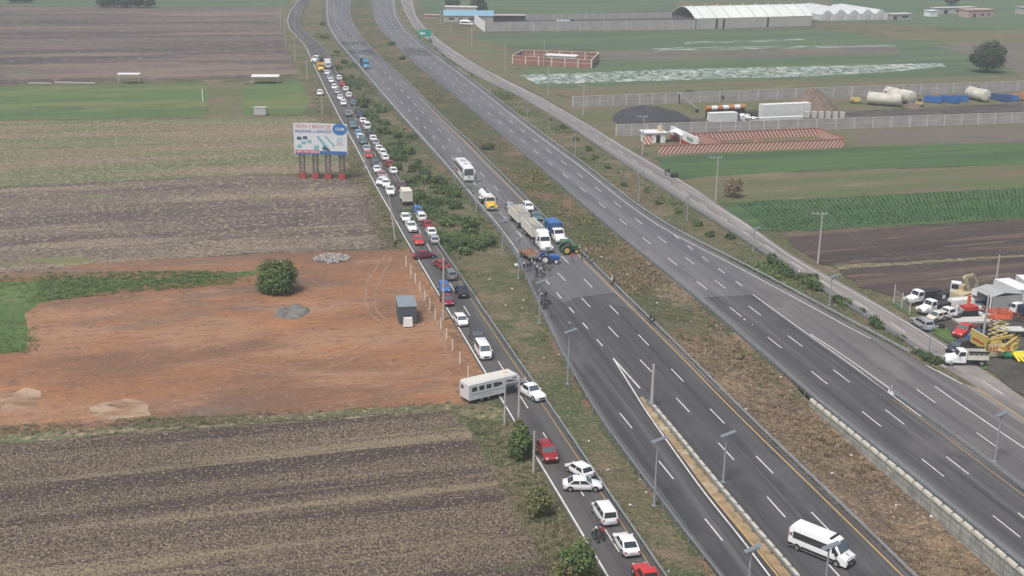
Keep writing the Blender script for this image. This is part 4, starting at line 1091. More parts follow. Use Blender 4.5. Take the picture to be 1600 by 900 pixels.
CARS = {
 # L, W, belt, roof, xa (screen base), xb (roof front), xc (roof rear), xd (rear glass base), hood z, deck z, nose z, wheel r
 'sedan': dict(L=4.6, W=1.82, belt=.92, roof=1.47, xa=1.15, xb=.35, xc=-1.0, xd=-1.80, nose=.70, hood=.92, deck=.99, tail=.90, r=.33),
 'hatchback': dict(L=4.0, W=1.75, belt=.93, roof=1.52, xa=1.15, xb=.42, xc=-1.35, xd=-1.85, nose=.74, hood=.95, deck=.98, tail=.92, r=.31),
 'suv': dict(L=4.5, W=1.88, belt=1.05, roof=1.70, xa=1.15, xb=.50, xc=-1.75, xd=-2.12, nose=.86, hood=1.06, deck=1.08, tail=1.02, r=.36),
 'wagon': dict(L=4.9, W=1.80, belt=1.0, roof=1.66, xa=.95, xb=.35, xc=-2.05, xd=-2.35, nose=.84, hood=1.0, deck=1.02, tail=.98, r=.34),
 'pickup': dict(L=5.4, W=1.88, belt=1.10, roof=1.78, xa=1.0, xb=.35, xc=-.75, xd=-.95, nose=.92, hood=1.10, deck=1.08, tail=1.05, r=.38),
 'minivan': dict(L=4.7, W=1.82, belt=1.08, roof=1.86, xa=1.45, xb=.70, xc=-2.05, xd=-2.28, nose=.85, hood=1.04, deck=1.08, tail=1.02, r=.33),
 'passenger van': dict(L=5.0, W=1.88, belt=1.18, roof=2.05, xa=1.75, xb=1.05, xc=-2.25, xd=-2.44, nose=.95, hood=1.15, deck=1.18, tail=1.05, r=.34)}
protos = {}
def make_car(kind, color, dark_bumper=False):
    key = (kind, color)
    if key in protos: return copy_tree(protos[key])
    d = CARS[kind]; L, Wd = d['L'], d['W']; w = Wd / 2; pm = PAINT[color]
    root = empty({'passenger van': 'passenger_van', 'pickup': 'pickup_truck'}.get(kind, kind) if kind != 'sedan' else 'sedan_car')
    # body shell
    h = L / 2; belt = d['belt']
    st = [(-h, .80, .42, d['tail'] - .10), (-h + .08, .93, .30, d['tail']), (-h + .45, 1.0, .24, d['deck'])]
    st += [(d['xd'] + .3 if kind != 'pickup' else d['xd'] - .05, 1.0, .22, belt + .01), (d['xa'] - .5, 1.0, .22, belt), (d['xa'] + .02, .99, .22, d['hood'] - .01),
           (h - .65, .97, .23, (d['hood'] + d['nose']) / 2 + .02), (h - .22, .90, .26, d['nose'] + .02), (h - .05, .78, .30, d['nose'] - .12), (h, .70, .40, d['nose'] - .24)]
    q = MB(); rings = []
    for x, k, zb, zt in st:
        a = w * k; rings.append([(x, -a * .88, zb), (x, -a, zb + .14), (x, -a * 1.0, zt - .22), (x, -a * .95, zt - .07), (x, -a * .72, zt), (x, a * .72, zt), (x, a * .95, zt - .07), (x, a, zt - .22), (x, a, zb + .14), (x, a * .88, zb)])
    q.loft(rings)
    # cabin
    wb, wt = w * .955, w * .80; z0, z1 = belt - .03, d['roof']
    xa, xb, xc, xd = d['xa'], d['xb'], d['xc'], d['xd']
    cab = [[(xd, -wb, z0), (xa, -wb, z0), (xa, wb, z0), (xd, wb, z0)], [(xc, -wt, z1 - .06), (xb, -wt, z1 - .06), (xb, wt, z1 - .06), (xc, wt, z1 - .06)], [(xc + .10, -wt * .88, z1), (xb - .12, -wt * .88, z1), (xb - .12, wt * .88, z1), (xc + .10, wt * .88, z1)]]
    q.loft(cab)
    if kind == 'pickup':
        pass
    body = q.build('body', pm, root, smooth=True, angle=40)
    lo, up = cab[0], cab[1]
    glassq('windscreen', m_glass2, root, lo[1], lo[2], up[2], up[1], .05, .10)
    glassq('rear_window', m_glass, root, lo[3], lo[0], up[0], up[3], .08, .12)
    def sidewin(sgn):
        a, b, c, e = (lo[0], lo[1], up[1], up[0]) if sgn < 0 else (lo[2], lo[3], up[3], up[2])
        a, b, c, e = map(Vector, (a, b, c, e)); n = (b - a).cross(e - a).normalized(); q = MB()
        cuts = [(.06, .47), (.52, .94)] if kind in ('sedan', 'hatchback') else ([(.06, .94)] if kind == 'pickup' else [(.04, .30), (.33, .63), (.66, .95)])
        for u0, u1 in cuts:
            F = [a.lerp(b, u).lerp(e.lerp(c, u), v) for u, v in ((u0, .12), (u1, .12), (u1, .86), (u0, .86))]
            q.loft([[p - n * .01 for p in F], [p + n * .012 for p in F]])
        q.build('side_window', m_glass, root)
    sidewin(-1); sidewin(1)
    # underside with wheel arches
    q = MB(); q.box(-h + .2, h - .2, -w * .9, w * .9, .16, .30)
    r = d['r']; xf, xr = h - .85, -h + .85
    for x in (xf, xr):
        for s in (-1, 1): q.tube((x, s * (w - .25), r + .02), (x, s * (w + .006), r + .02), r + .07, r + .07, 16)
    q.build('underbody', m_black, root)
    for x in (xf, xr):
        for s in (-1, 1): wheel(root, x, s * (w - .09), r)
    zt = d['nose']
    for s in (-1, 1):
        P('headlight', m_light, root, (h - .19, h - .03, min(s * w * .50, s * w * .80), max(s * w * .50, s * w * .80), zt - .19, zt - .05))
        P('taillight', m_tail, root, (-h + .0, -h + .14, min(s * w * .68, s * w * .93), max(s * w * .68, s * w * .93), d['tail'] - .26, d['tail'] - .08))
        P('mirror', pm, root, (xa - .30, xa - .14, min(s * w, s * (w + .17)), max(s * w, s * (w + .17)), belt + .02, belt + .16))
    P('grille', m_black, root, (h - .04, h + .012, -w * .42, w * .42, .46, zt - .22))
    P('number_plate', m_plate, root, (-h - .015, -h + .03, -.24, .24, .58, .72))
    if kind == 'pickup':
        bx0, bx1 = -h + .10, xd - .10
        P('truck_bed', m_chassis, root, (bx0, bx1, -w * .80, w * .80, belt - .06, belt + .015))
        P('bed_rail', pm, root, (bx0 - .04, bx1, -w * .97, -w * .81, belt - .1, belt + .07), (bx0 - .04, bx1, w * .81, w * .97, belt - .1, belt + .07), (bx0 - .06, bx0 + .03, -w * .81, w * .81, belt - .1, belt + .07))
    if kind in ('suv', 'wagon'):
        P('roof_rail', m_black, root, (xc + .15, xb - .2, -wt * .86, -wt * .80, z1 + .0, z1 + .05), (xc + .15, xb - .2, wt * .80, wt * .86, z1, z1 + .05))
    protos[key] = root
    return root
def yaw_px(a, b):
    p, q = at(*a), at(*b); d = q - p; return math.atan2(d.y, d.x)
def put(root, px, py, zc, yaw, label, cat='car', group=None):
    p = at(px, py, zc); root.location = (p.x, p.y, .045); root.rotation_euler = (0, 0, yaw)
    if 'group' in root: del root['group']
    return tag(root, label, cat, group)

scw = wl(sc_, step=2); 
laneL, laneR = offset(scw, 1.75), offset(scw, -1.75)
def lane_pose(P, y):
    i = min(range(len(P)), key=lambda k: abs(P[k].y - y)); t = tangents(P)[i]
    return P[i], math.atan2(t.y, t.x)
def lane_len(P):
    L = [0.0]
    for a, b in zip(P, P[1:]): L.append(L[-1] + (b - a).length)
    return L
GQ = 'cars stuck in the service road queue'
# (image x, image y, kind, colour, extra words)
QL = [(645,375,'sedan','red','with its roof lit'),(638,353,'pickup','white','with a dark load behind the cab'),(627,338,'sedan','white',''),(608.5,298,'pickup','white','with an open bed'),(605,286,'suv','white',''),
 (592,272,'sedan','pink',''),(587,264,'sedan','white',''),(580.5,252,'suv','dark grey',''),(574,240,'sedan','red',''),(569,232,'sedan','silver',''),(563,221,'suv','teal',''),(560,214,'sedan','white',''),(552,208,'hatchback','light blue',''),
 (547.5,196,'suv','teal','with bright headlights'),(543,187,'sedan','dark grey',''),(538.5,178,'suv','grey',''),(528,160,'suv','white',''),(525,152,'sedan','white',''),(519.5,142,'sedan','silver',''),(517,136,'suv','white',''),(510.5,125,'sedan','white',''),(509,120,'sedan','silver',''),(507.5,113.5,'sedan','white','')]
QR = [(669,371,'hatchback','silver',''),(662,360.5,'sedan','white',''),(655.5,349,'sedan','dark red',''),(649,338.5,'suv','white',''),(640.5,326,'hatchback','blue',''),
 (622,288,'suv','brown',''),(604,265,'sedan','white',''),(598,254,'sedan','dark red',''),(596,246,'sedan','white',''),(590,238,'suv','white',''),(584,230,'sedan','white',''),(579.5,221,'sedan','silver',''),(576,215,'sedan','white',''),(572.5,208,'sedan','dark grey',''),
 (565,197.5,'passenger van','white',''),(558,187,'sedan','white',''),(553,178,'sedan','navy',''),(549,171,'suv','dark grey',''),(544,161,'suv','teal',''),(540,156.5,'sedan','maroon',''),(536,148.5,'suv','white',''),(531,138.5,'sedan','white',''),(526,130,'sedan','red',''),(521,121,'suv','white','')]
ORD = ['first','second','third','fourth','fifth','sixth','seventh','eighth','ninth','tenth','eleventh','twelfth','thirteenth','fourteenth','fifteenth','sixteenth','seventeenth','eighteenth','nineteenth','twentieth','twenty first','twenty second','twenty third','twenty fourth','twenty fifth']
def queue(Q, lane, side, face):
    L = lane_len(lane); s_prev = -99; n_col = {}
    for px, py, kind, col, ex in Q:
        y = at(px, py, .75).y
        i = min(range(len(lane)), key=lambda k: abs(lane[k].y - y)); s = L[i]
        gap = CARS[kind]['L'] / 2 + .7
        s = max(s, s_prev + gap); s_prev = s + CARS[kind]['L'] / 2
        j = min(range(len(L)), key=lambda k: abs(L[k] - s)); t = tangents(lane)[j]
        ck = col + ' ' + kind; n_col[ck] = n_col.get(ck, 0) + 1
        r = make_car(kind, col); yaw = math.atan2(t.y, t.x) + (PI if face < 0 else 0) + random.uniform(-.05, .05)
        jit = Vector((-t.y, t.x, 0)) * random.uniform(-.25, .25)
        r.location = (lane[j].x + jit.x, lane[j].y + jit.y, .045); r.rotation_euler = (0, 0, yaw)
        if 'group' in r: del r['group']
        lb = '%s %s %s in the %s lane, the %s %s %s of that lane counting upward from the sideways maroon car' % (col, kind, ex, side, ORD[n_col[ck] - 1], col, kind)
        tag(r, ' '.join(lb.replace('the sideways', 'the sideways').split()[:22]), kind if kind != 'suv' else 'suv', GQ)
        lb = '%s %s %s, %s %s one in %s lane above the sideways maroon car' % (col, kind, ex, ORD[n_col[ck] - 1], col, side)
        lb = ' '.join(lb.replace(' ,', ',').split())
        r['label'] = lb if len(lb.split()) <= 16 else ' '.join(lb.split()[:16])
queue(QL, laneL, 'left', -1)
queue(QR, laneR, 'right', 1)
# individually placed cars of the queue, near part
yl = lambda y_px, px, lane, f: lane_pose(lane, at(px, y_px).y)[1] + (PI if f < 0 else 0)
def near(px, py, kind, col, yaw, label, zc=.75):
    return put(make_car(kind, col), px, py, zc, yaw, label, kind, GQ)
near(663, 397, 'sedan', 'maroon', yaw_px((648, 399), (680, 396)), 'maroon sedan standing sideways across the left lane of the service road')
near(689, 412, 'sedan', 'dark red', yl(412, 692, laneR, 1) + .25, 'dark red sedan at the lane line just below the sideways maroon sedan')
near(704, 428, 'suv', 'grey', yl(428, 704, laneR, 1), 'light grey hatchback car seen from behind beside the guardrail')
near(694, 448, 'hatchback', 'blue', yl(448, 694, laneL, -1), 'bright blue hatchback in the left lane behind the thick concrete pole')
near(721, 455, 'suv', 'black', yl(455, 721, laneR, 1), 'black car with a white plate in the right lane, seen from behind')
near(698, 467, 'sedan', 'maroon', yl(467, 697, laneL, -1), 'maroon sedan partly hidden by the thick pole, below the blue hatchback')
near(720, 499, 'hatchback', 'white', yl(499, 720, laneL, -1) + .06, 'small white hatchback driving alone above the dark pickup')
near(745, 525, 'pickup', 'dark grey', yl(525, 745, laneL, -1), 'dark grey pickup right behind the white passenger van')
near(755, 546, 'passenger van', 'white', yl(546, 755, laneL, -1), 'white passenger van in the left lane above the horse trailer', .95)
near(855, 704, 'suv', 'dark red', yl(704, 855, laneL, -1), 'dark red boxy car in the left lane below the concrete pole', .85)
near(905, 732, 'hatchback', 'white', yl(732, 905, laneR, 1) + .35, 'small white hatchback just above the sideways white sedan')
near(910, 755.5, 'sedan', 'white', yaw_px((886, 756), (936, 756.5)), 'white sedan standing sideways across the service road near the bottom', .7)
near(944, 798, 'minivan', 'white', yl(798, 944, laneR, 1), 'white minivan seen from behind, above the motorcycle riders', .9)
near(978, 847, 'sedan', 'white', yl(847, 978, laneR, 1), 'white sedan seen from behind, lowest white car on the service road')
near(1012, 900, 'pickup', 'red', yl(895, 1010, laneR, 1), 'red pickup cut by the bottom edge of the photo', .9)
near(500, 145, 'suv', 'white', yaw_px((499, 140), (501, 150)), 'lone white car parked off the road left of the queue')
near(597.5, 283, 'suv', 'white', yaw_px((605, 279), (590, 286.5)), 'white car turned slantwise in the left lane above the white pickup')
# on the blocked highway
near(825, 322, 'suv', 'white', lane_pose(wl(L1), at(825, 322).y)[1] + PI, 'white suv beside the highway guardrail above the double dump truck', .85)['group'] = 'cars held up on the highway'
near(838, 337, 'sedan', 'teal', lane_pose(wl(L1), at(838, 337).y)[1] + PI, 'dark teal sedan behind the blue box truck on the highway')['group'] = 'cars held up on the highway'
near(797, 322.5, 'sedan', 'silver', lane_pose(wl(L1), at(797, 322).y)[1] + PI, 'silver sedan right behind the rear dump trailer')['group'] = 'cars held up on the highway'

# ------------------------------------------------------------ larger vehicles
def conv_cab(root, x0, color, w=1.2, hz=1.75, cabh=2.75, hood=1.9, sleeper=0.0, cablen=1.6, z=.55):
    """truck cab with a bonnet; the bonnet ends at x0 + hood"""
    pm = PAINT[color]
    q = MB(); rings = []
    for x, k, zt in ((x0 - .1, .82, hz), (x0 + hood * .6, .78, hz - .12), (x0 + hood - .2, .66, hz - .22), (x0 + hood, .58, hz - .5)):
        a = w * k; rings.append([(x, -a, z), (x, -a, zt - .25), (x, -a * .75, zt), (x, a * .75, zt), (x, a, zt - .25), (x, a, z)])
    q.loft(rings)
    for s in (-1, 1): q.loft([[(x, s * w * .55, z), (x, s * w, z), (x, s * w, zt), (x, s * w * .55, zt + .08)] for x, zt in ((x0 + .5, .95), (x0 + .8, 1.15), (x0 + 1.4, 1.15), (x0 + 1.75, .9))])
    q.build('bonnet', pm, root, smooth=True)
    xb = x0 - cablen
    q = MB(); q.loft([[(xb, -w * .92, z), (x0, -w * .92, z), (x0, w * .92, z), (xb, w * .92, z)], [(xb, -w * .92, hz), (x0, -w * .92, hz), (x0, w * .92, hz), (xb, w * .92, hz)], [(xb, -w * .84, cabh - .1), (x0 - .45, -w * .82, cabh - .1), (x0 - .45, w * .82, cabh - .1), (xb, w * .84, cabh - .1)], [(xb + .1, -w * .7, cabh), (x0 - .6, -w * .7, cabh), (x0 - .6, w * .7, cabh), (xb + .1, w * .7, cabh)]])
    if sleeper:
        q.loft([[(xb - sleeper, -w, z), (xb + .05, -w, z), (xb + .05, w, z), (xb - sleeper, w, z)], [(xb - sleeper, -w, cabh + .5), (xb + .05, -w * .98, cabh + .5), (xb + .05, w * .98, cabh + .5), (xb - sleeper, w, cabh + .5)], [(xb - sleeper, -w * .8, cabh + .75), (xb - .3, -w * .8, cabh + .75), (xb - .3, w * .8, cabh + .75), (xb - sleeper, w * .8, cabh + .75)]])
        q.loft([[(xb - .1, -w * .8, cabh - .05), (x0 - .7, -w * .75, cabh - .05), (x0 - .7, w * .75, cabh - .05), (xb - .1, w * .8, cabh - .05)], [(xb - .1, -w * .8, cabh + .7), (xb + .5, -w * .7, cabh + .35), (xb + .5, w * .7, cabh + .35), (xb - .1, w * .8, cabh + .7)]])
    cb = q.build('cab', pm, root, smooth=True)
    lo = [(x0, -w * .92, hz), (x0, w * .92, hz)]; up = [(x0 - .45, w * .82, cabh - .1), (x0 - .45, -w * .82, cabh - .1)]
    glassq('windscreen', m_glass, root, lo[0], lo[1], up[0], up[1], .06, .10, .015)
    for s in (-1, 1):
        q = MB(); F = [(xb + .2, s * (w * .92 + .005), hz + .05), (x0 - .2, s * (w * .92 + .005), hz + .05), (x0 - .5, s * (w * .86 + .01), cabh - .25), (xb + .2, s * (w * .86 + .01), cabh - .25)]
        q.loft([[Vector(p) for p in F], [Vector(p) + Vector((0, s * .02, 0)) for p in F]]); q.build('side_window', m_glass, root)
        P('headlight', m_light, root, (x0 + hood - .45, x0 + hood - .1, min(s * w * .66, s * w * .9), max(s * w * .66, s * w * .9), .85, 1.1))
        P('mirror', m_black, root, (x0 - .35, x0 - .2, min(s * (w + .1), s * (w + .3)), max(s * (w + .1), s * (w + .3)), hz + .1, hz + .65))
    P('grille', m_chrome, root, (x0 + hood - .05, x0 + hood + .03, -w * .42, w * .42, z + .1, hz - .55))
    P('bumper', m_chrome, root, (x0 + hood - .15, x0 + hood + .12, -w, w, .4, .72))
    return x0 + .95
def axles(root, xs, w, r=.52, dual=False):
    for x in xs:
        for s in (-1, 1): wheel(root, x, s * (w - .16), r, .30 if not dual else .5)
# white passenger minibus, bottom right
def minibus(root):
    pm = PAINT['white']; w = 1.0; L = 7.0; h = L / 2
    prof = [(-h, .35), (-h, 1.2), (-h + .02, 2.3), (-h + .25, 2.62), (-h + .6, 2.72), (1.55, 2.72), (1.95, 2.55), (2.75, 1.42), (3.35, 1.18), (3.47, .85), (3.5, .35)]
    q = MB(); R = []
    for k, a in ((-1, .86), (-.96, .94), (-.9, 1.0)): pass
    for y, ins in ((-w, .16), (-w * .93, .05), (-w * .8, 0), (w * .8, 0), (w * .93, .05), (w, .16)):
        R.append([(x - (ins if x > 0 else -ins) * (.4), y * (1 - .10 * max(0, (z - 1.3) / 1.4)), z - ins * (z > 1.0)) for x, z in prof])
    q.loft(R); q.build('body', pm, root, smooth=True, angle=35)
    P('roof_hump', pm, root, (-h + .35, 1.35, -.72, .72, 2.70, 2.84, None, .06))
    for s in (-1, 1):
        def yy(z): return s * (w * (1 - .10 * max(0, (z - 1.3) / 1.4)) + .012)
        q = MB(); F = [(-2.9, 1.35), (1.45, 1.35), (1.45, 2.08), (-2.9, 2.08)]; q.loft([[(x, yy(z) - s * .02, z) for x, z in F], [(x, yy(z) + s * .012, z) for x, z in F]]); q.build('side_window', m_glass, root)
        q = MB(); F = [(1.72, 1.38), (2.55, 1.38), (1.95, 2.1), (1.72, 2.1)]; q.loft([[(x, yy(z) - s * .02, z) for x, z in F], [(x, yy(z) + s * .012, z) for x, z in F]]); q.build('door_window', m_glass, root)
        P('sill_stripe', m_black, root, (-3.45, -2.75, min(s * 1.0, s * 1.03), max(s * 1.0, s * 1.03), .42, .72), (-1.85, 2.05, min(s * 1.0, s * 1.03), max(s * 1.0, s * 1.03), .42, .72))
        P('headlight', m_light, root, (3.15, 3.46, min(s * .62, s * .9), max(s * .62, s * .9), .95, 1.12))
        P('mirror', m_black, root, (2.2, 2.4, min(s * 1.0, s * 1.28), max(s * 1.0, s * 1.28), 1.3, 1.7))
        P('taillight', m_tail, root, (-3.53, -3.44, min(s * .84, s * .98), max(s * .84, s * .98), 1.0, 1.6))
        # crossed emblem near the rear corner
        q = MB()
        for a in (45, 135):
            M = Matrix.Translation((-3.18, s * 1.0, 1.72)) @ Matrix.Rotation(math.radians(a), 4, 'Y'); q.box(-.26, .26, -.02, .03, -.035, .035, M)
        q.build('emblem', m_black, root)
    q = MB()
    for a in (35, 145):
        M = Matrix.Translation((3.02, 0, 1.315)) @ Matrix.Rotation(math.radians(21), 4, 'Y') @ Matrix.Rotation(math.radians(a), 4, 'Z'); q.box(-.25, .25, -.03, .03, -.03, .012, M)
    q.build('emblem', m_black, root)
    glassq('windscreen', m_glass2, root, (2.72, -.95, 1.45), (2.72, .95, 1.45), (1.99, .84, 2.5), (1.99, -.84, 2.5), .05, .05, .03)
    P('roof_band', m_dark, root, (1.25, 1.50, -.80, .80, 2.72, 2.86))
    P('grille', m_black, root, (3.40, 3.52, -.62, .62, .62, .86))
    P('bumper', m_black, root, (3.35, 3.56, -.88, .88, .32, .55))
    P('number_plate', m_plate, root, (3.55, 3.57, -.2, .2, .4, .5))
    for x in (2.35, -2.3):
        q = MB()
        for s in (-1, 1): q.tube((x, s * .8, .38), (x, s * 1.012, .38), .45, .45, 16)
        q.build('wheel_arch', m_black, root)
        for s in (-1, 1): wheel(root, x, s * .92, .36, .24)
r = empty('minibus'); minibus(r)
put(r, 1284, 851, 1.3, yaw_px((1242, 858), (1312, 887)), 'white minibus with dark windows driving on the near right carriageway', 'minibus')
# coach
def coach(root):
    pm = PAINT['white']; w = 1.27; h = 6.2
    prof = [(-h, .45), (-h, 3.1), (-h + .3, 3.5), (h - .9, 3.5), (h - .25, 3.35), (h - .05, 1.7), (h, 1.2), (h, .45)]
    q = MB(); q.loft([[(x * (1 - i * .01), y, z - i * .10 * (z > 2)) for x, z in prof] for y, i in ((-w, 1), (-w * .93, 0), (w * .93, 0), (w, 1))]); q.build('body', pm, root, smooth=True)
    glassq('windscreen', m_glass2, root, (h - .06, -w, 1.55), (h - .06, w, 1.55), (h - .24, w * .97, 3.25), (h - .24, -w * .97, 3.25), .07, .05, .06)
    for s in (-1, 1):
        P('window_band', m_glass, root, (-h + .3, h - 1.9, min(s * w, s * (w + .02)), max(s * w, s * (w + .02)), 1.95, 2.95))
        P('side_panel', PAINT['maroon'], root, (-h + .4, -h + 4.2, min(s * w, s * (w + .02)), max(s * w, s * (w + .02)), .7, 1.5))
        P('door', m_glass, root, (h - 1.5, h - .6, min(s * w, s * (w + .02)), max(s * w, s * (w + .02)), .6, 2.9))
        P('mirror', pm, root, (h - .1, h + .25, min(s * (w + .02), s * (w + .25)), max(s * (w + .02), s * (w + .25)), 2.3, 3.0))
        P('headlight', m_light, root, (h - .03, h + .03, min(s * .75, s * 1.15), max(s * .75, s * 1.15), .85, 1.05))
    P('bumper', PAINT['silver'], root, (h - .05, h + .08, -w * .95, w * .95, .4, .75)); P('emblem', m_black, root, (h + .0, h + .04, -.25, .25, 1.1, 1.35))
    P('roof_hatch', PAINT['silver'], root, (1, 2, -.5, .5, 3.5, 3.62), (-3, -1, -.7, .7, 3.5, 3.66))
    axles(root, (h - 2.4, -h + 3.2, -h + 1.9), w, .5)
r = empty('coach'); coach(r)
put(r, 725.5, 265, 1.8, lane_pose(wl(L2), at(727, 268).y)[1] + PI, 'white touring coach heading toward the camera on the highway', 'coach')
# tank truck
def tanker(root):
    f = conv_cab(root, 3.2, 'yellow', hood=1.7)
    P('chassis', m_chassis, root, (-4.6, 3.2, -.5, .5, .6, .95))
    q = MB(); n = 16; q.loft([[(x, 1.2 * k * math.cos(2 * PI * i / n), 2.05 + 1.0 * k * math.sin(2 * PI * i / n)) for i in range(n)] for x, k in ((-4.7, .8), (-4.5, 1), (1.2, 1), (1.4, .8))]); q.build('tank', PAINT['white'], root, smooth=True)
    P('walkway', m_post, root, (-4.3, 1.0, -.35, .35, 3.04, 3.10)); q = MB()
    for x in (-3.4, -1.6, .2): q.tube((x, 0, 3.05), (x, 0, 3.25), .3, .3, 10)
    q.build('hatch', m_chassis, root); P('fender', PAINT['white'], root, (-4.4, -1.8, -1.24, 1.24, 1.12, 1.2))
    axles(root, (f, -2.4, -3.7), 1.2, .5); P('number_plate', m_plate, root, (5.02, 5.05, -.3, .3, .5, .65))
r = empty('tank_truck'); tanker(r)
for c_ in r.children:
    if c_.name.startswith('cab'): c_.data.materials[0] = PAINT['cream']
put(r, 762, 311.5, 1.5, lane_pose(wl(L2), at(762, 311).y)[1] + PI, 'white tank truck with a yellow cab on the highway', 'tank truck')
# double dump truck: tractor with two open trailers
m_hopper_in = mat('hopper_inside', (.20, .175, .15), .9, var=.3)
def hopper(root, x0, x1, z0=1.0, z1=2.9, w=1.25, m=None, name='hopper'):
    m = m or PAINT['cream']; t = .10; q = MB()
    q.box(x0, x1, -w, -w + t, z0, z1); q.box(x0, x1, w - t, w, z0, z1); q.box(x0, x0 + t, -w + t, w - t, z0, z1); q.box(x1 - t, x1, -w + t, w - t, z0, z1)
    q.box(x0 - .04, x1 + .04, -w - .06, -w + t + .02, z1, z1 + .09); q.box(x0 - .04, x1 + .04, w - t - .02, w + .06, z1, z1 + .09)
    n = int((x1 - x0) / .8)
    for i in range(n + 1):
        x = x0 + (x1 - x0 - .1) * i / n
        for s in (-1, 1): q.box(x, x + .1, min(s * w, s * (w + .07)), max(s * w, s * (w + .07)), z0, z1)
    o = q.build(name, m, root); P('hopper_floor', m_hopper_in, root, (x0 + t, x1 - t, -w + t, w - t, z0, z0 + .35))
    return o
m_trail = mat('trailer_cream', (.60, .58, .51), .7, var=.12, vscale=1.0)
def dump_trailer(root, L, front=True):
    hopper(root, -L / 2, L / 2, 1.25, 3.0, 1.25, m_trail)
    P('chassis', m_chassis, root, (-L / 2 + .2, L / 2 + (.4 if front else 1.2), -.5, .5, .8, 1.2))
    q = MB(); q.loft([[(L / 2 - .35, y, 3.0), (L / 2 - .05, y, 3.0), (L / 2 - .05, y, 3.35), (L / 2 - .35, y, 3.25)] for y in (-1.2, 1.2)]); q.build('head_board', mat('grey_hood', (.38, .42, .44), .6), root)
def pose_line(Pl, px, py): return lane_pose(Pl, at(px, py).y)
Lc = wl([(900, 424), (868, 391), (838, 360), (815, 337), (790, 312)], step=2)
Lrow = [(p.copy()) for p in Lc]
hd = yaw_px((800, 328), (858, 386))
c0 = at(849, 376, 1.6); dv = Vector((math.cos(hd), math.sin(hd), 0))
r = empty('tractor_truck', (c0.x, c0.y, .045), hd, 'white long nosed tractor truck pulling two open dump trailers at the blockade', 'truck')
f = conv_cab(r, 1.4, 'white', sleeper=1.2, hood=2.0, cabh=2.8); P('chassis', m_chassis, r, (-4.4, 1.2, -.45, .45, .6, .95)); axles(r, (f, -2.4, -3.7), 1.2, .52)
q = MB()
for s in (-1, 1): q.tube((-1.6, s * 1.05, .8), (-1.6, s * 1.05, 4.0), .09)
q.build('exhaust', m_chrome, r)
for s in (-1, 1): q = MB(); q.tube((-1.3, s * 1.0, .8), (.4, s * 1.0, .8), .3, .3, 10); q.build('fuel_tank', m_chrome, r, smooth=True)
a1 = c0 - dv * 8.2
r = empty('dump_trailer', (a1.x, a1.y, .045), hd, 'cream open dump trailer coupled directly behind the white tractor', 'trailer', 'cream dump trailers of the double truck')
dump_trailer(r, 8.6); axles(r, (-1.2, -2.5, -3.7), 1.22, .5)
a2 = a1 - dv * 11.2
r = empty('dump_trailer', (a2.x, a2.y, .045), hd, 'cream open dump trailer at the rear end of the double truck', 'trailer', 'cream dump trailers of the double truck')
dump_trailer(r, 8.4, False); axles(r, (3.6, 2.4, -2.2, -3.4), 1.22, .5)
# blue truck at the blockade
r = empty('box_truck'); f = conv_cab(r, 1.6, 'white', hood=1.7, cabh=2.6, hz=1.65); P('chassis', m_chassis, r, (-4.2, 1.2, -.45, .45, .6, .95)); axles(r, (f, -2.9), 1.15, .48)
q = MB(); q.box(-4.3, -.3, -1.2, 1.2, 1.0, 3.3)
for i in range(8):
    for s in (-1, 1): q.box(-4.25 + i * .53, -4.1 + i * .53, min(s * 1.2, s * 1.25), max(s * 1.2, s * 1.25), 1.0, 3.3)
q.build('cargo_body', PAINT['tarp blue'], r); q = MB(); q.loft([[(x, -1.26, 3.2), (x, -1.1, 3.5), (x, 1.1, 3.5), (x, 1.26, 3.2)] for x in (-4.4, -.25)]); q.build('tarpaulin', mat('tarp', (.045, .14, .33), .75, var=.15), r)
put(r, 870, 364, 1.5, hd + .05, 'truck with a blue tarpaulin body and white cab beside the green tractor', 'truck')
# blue truck far up the highway
r = empty('tractor_truck'); f = conv_cab(r, 1.4, 'truck blue', sleeper=.8, hood=2.0); P('chassis', m_chassis, r, (-4.4, 1.2, -.45, .45, .6, .95)); axles(r, (f, -2.4, -3.7), 1.2, .52)
P('flatbed', m_chassis, r, (-9.5, -1.8, -1.2, 1.2, 1.1, 1.35), (-9.5, -9.3, -1.2, 1.2, 1.35, 2.6), (-2.3, -2.1, -1.2, 1.2, 1.35, 2.9)); axles(r, (-7.6, -8.8), 1.2, .5)
put(r, 571.5, 100, 1.6, lane_pose(wl(L2), at(571, 98).y)[1] + PI, 'blue truck with a flat trailer, alone far up the highway', 'truck')
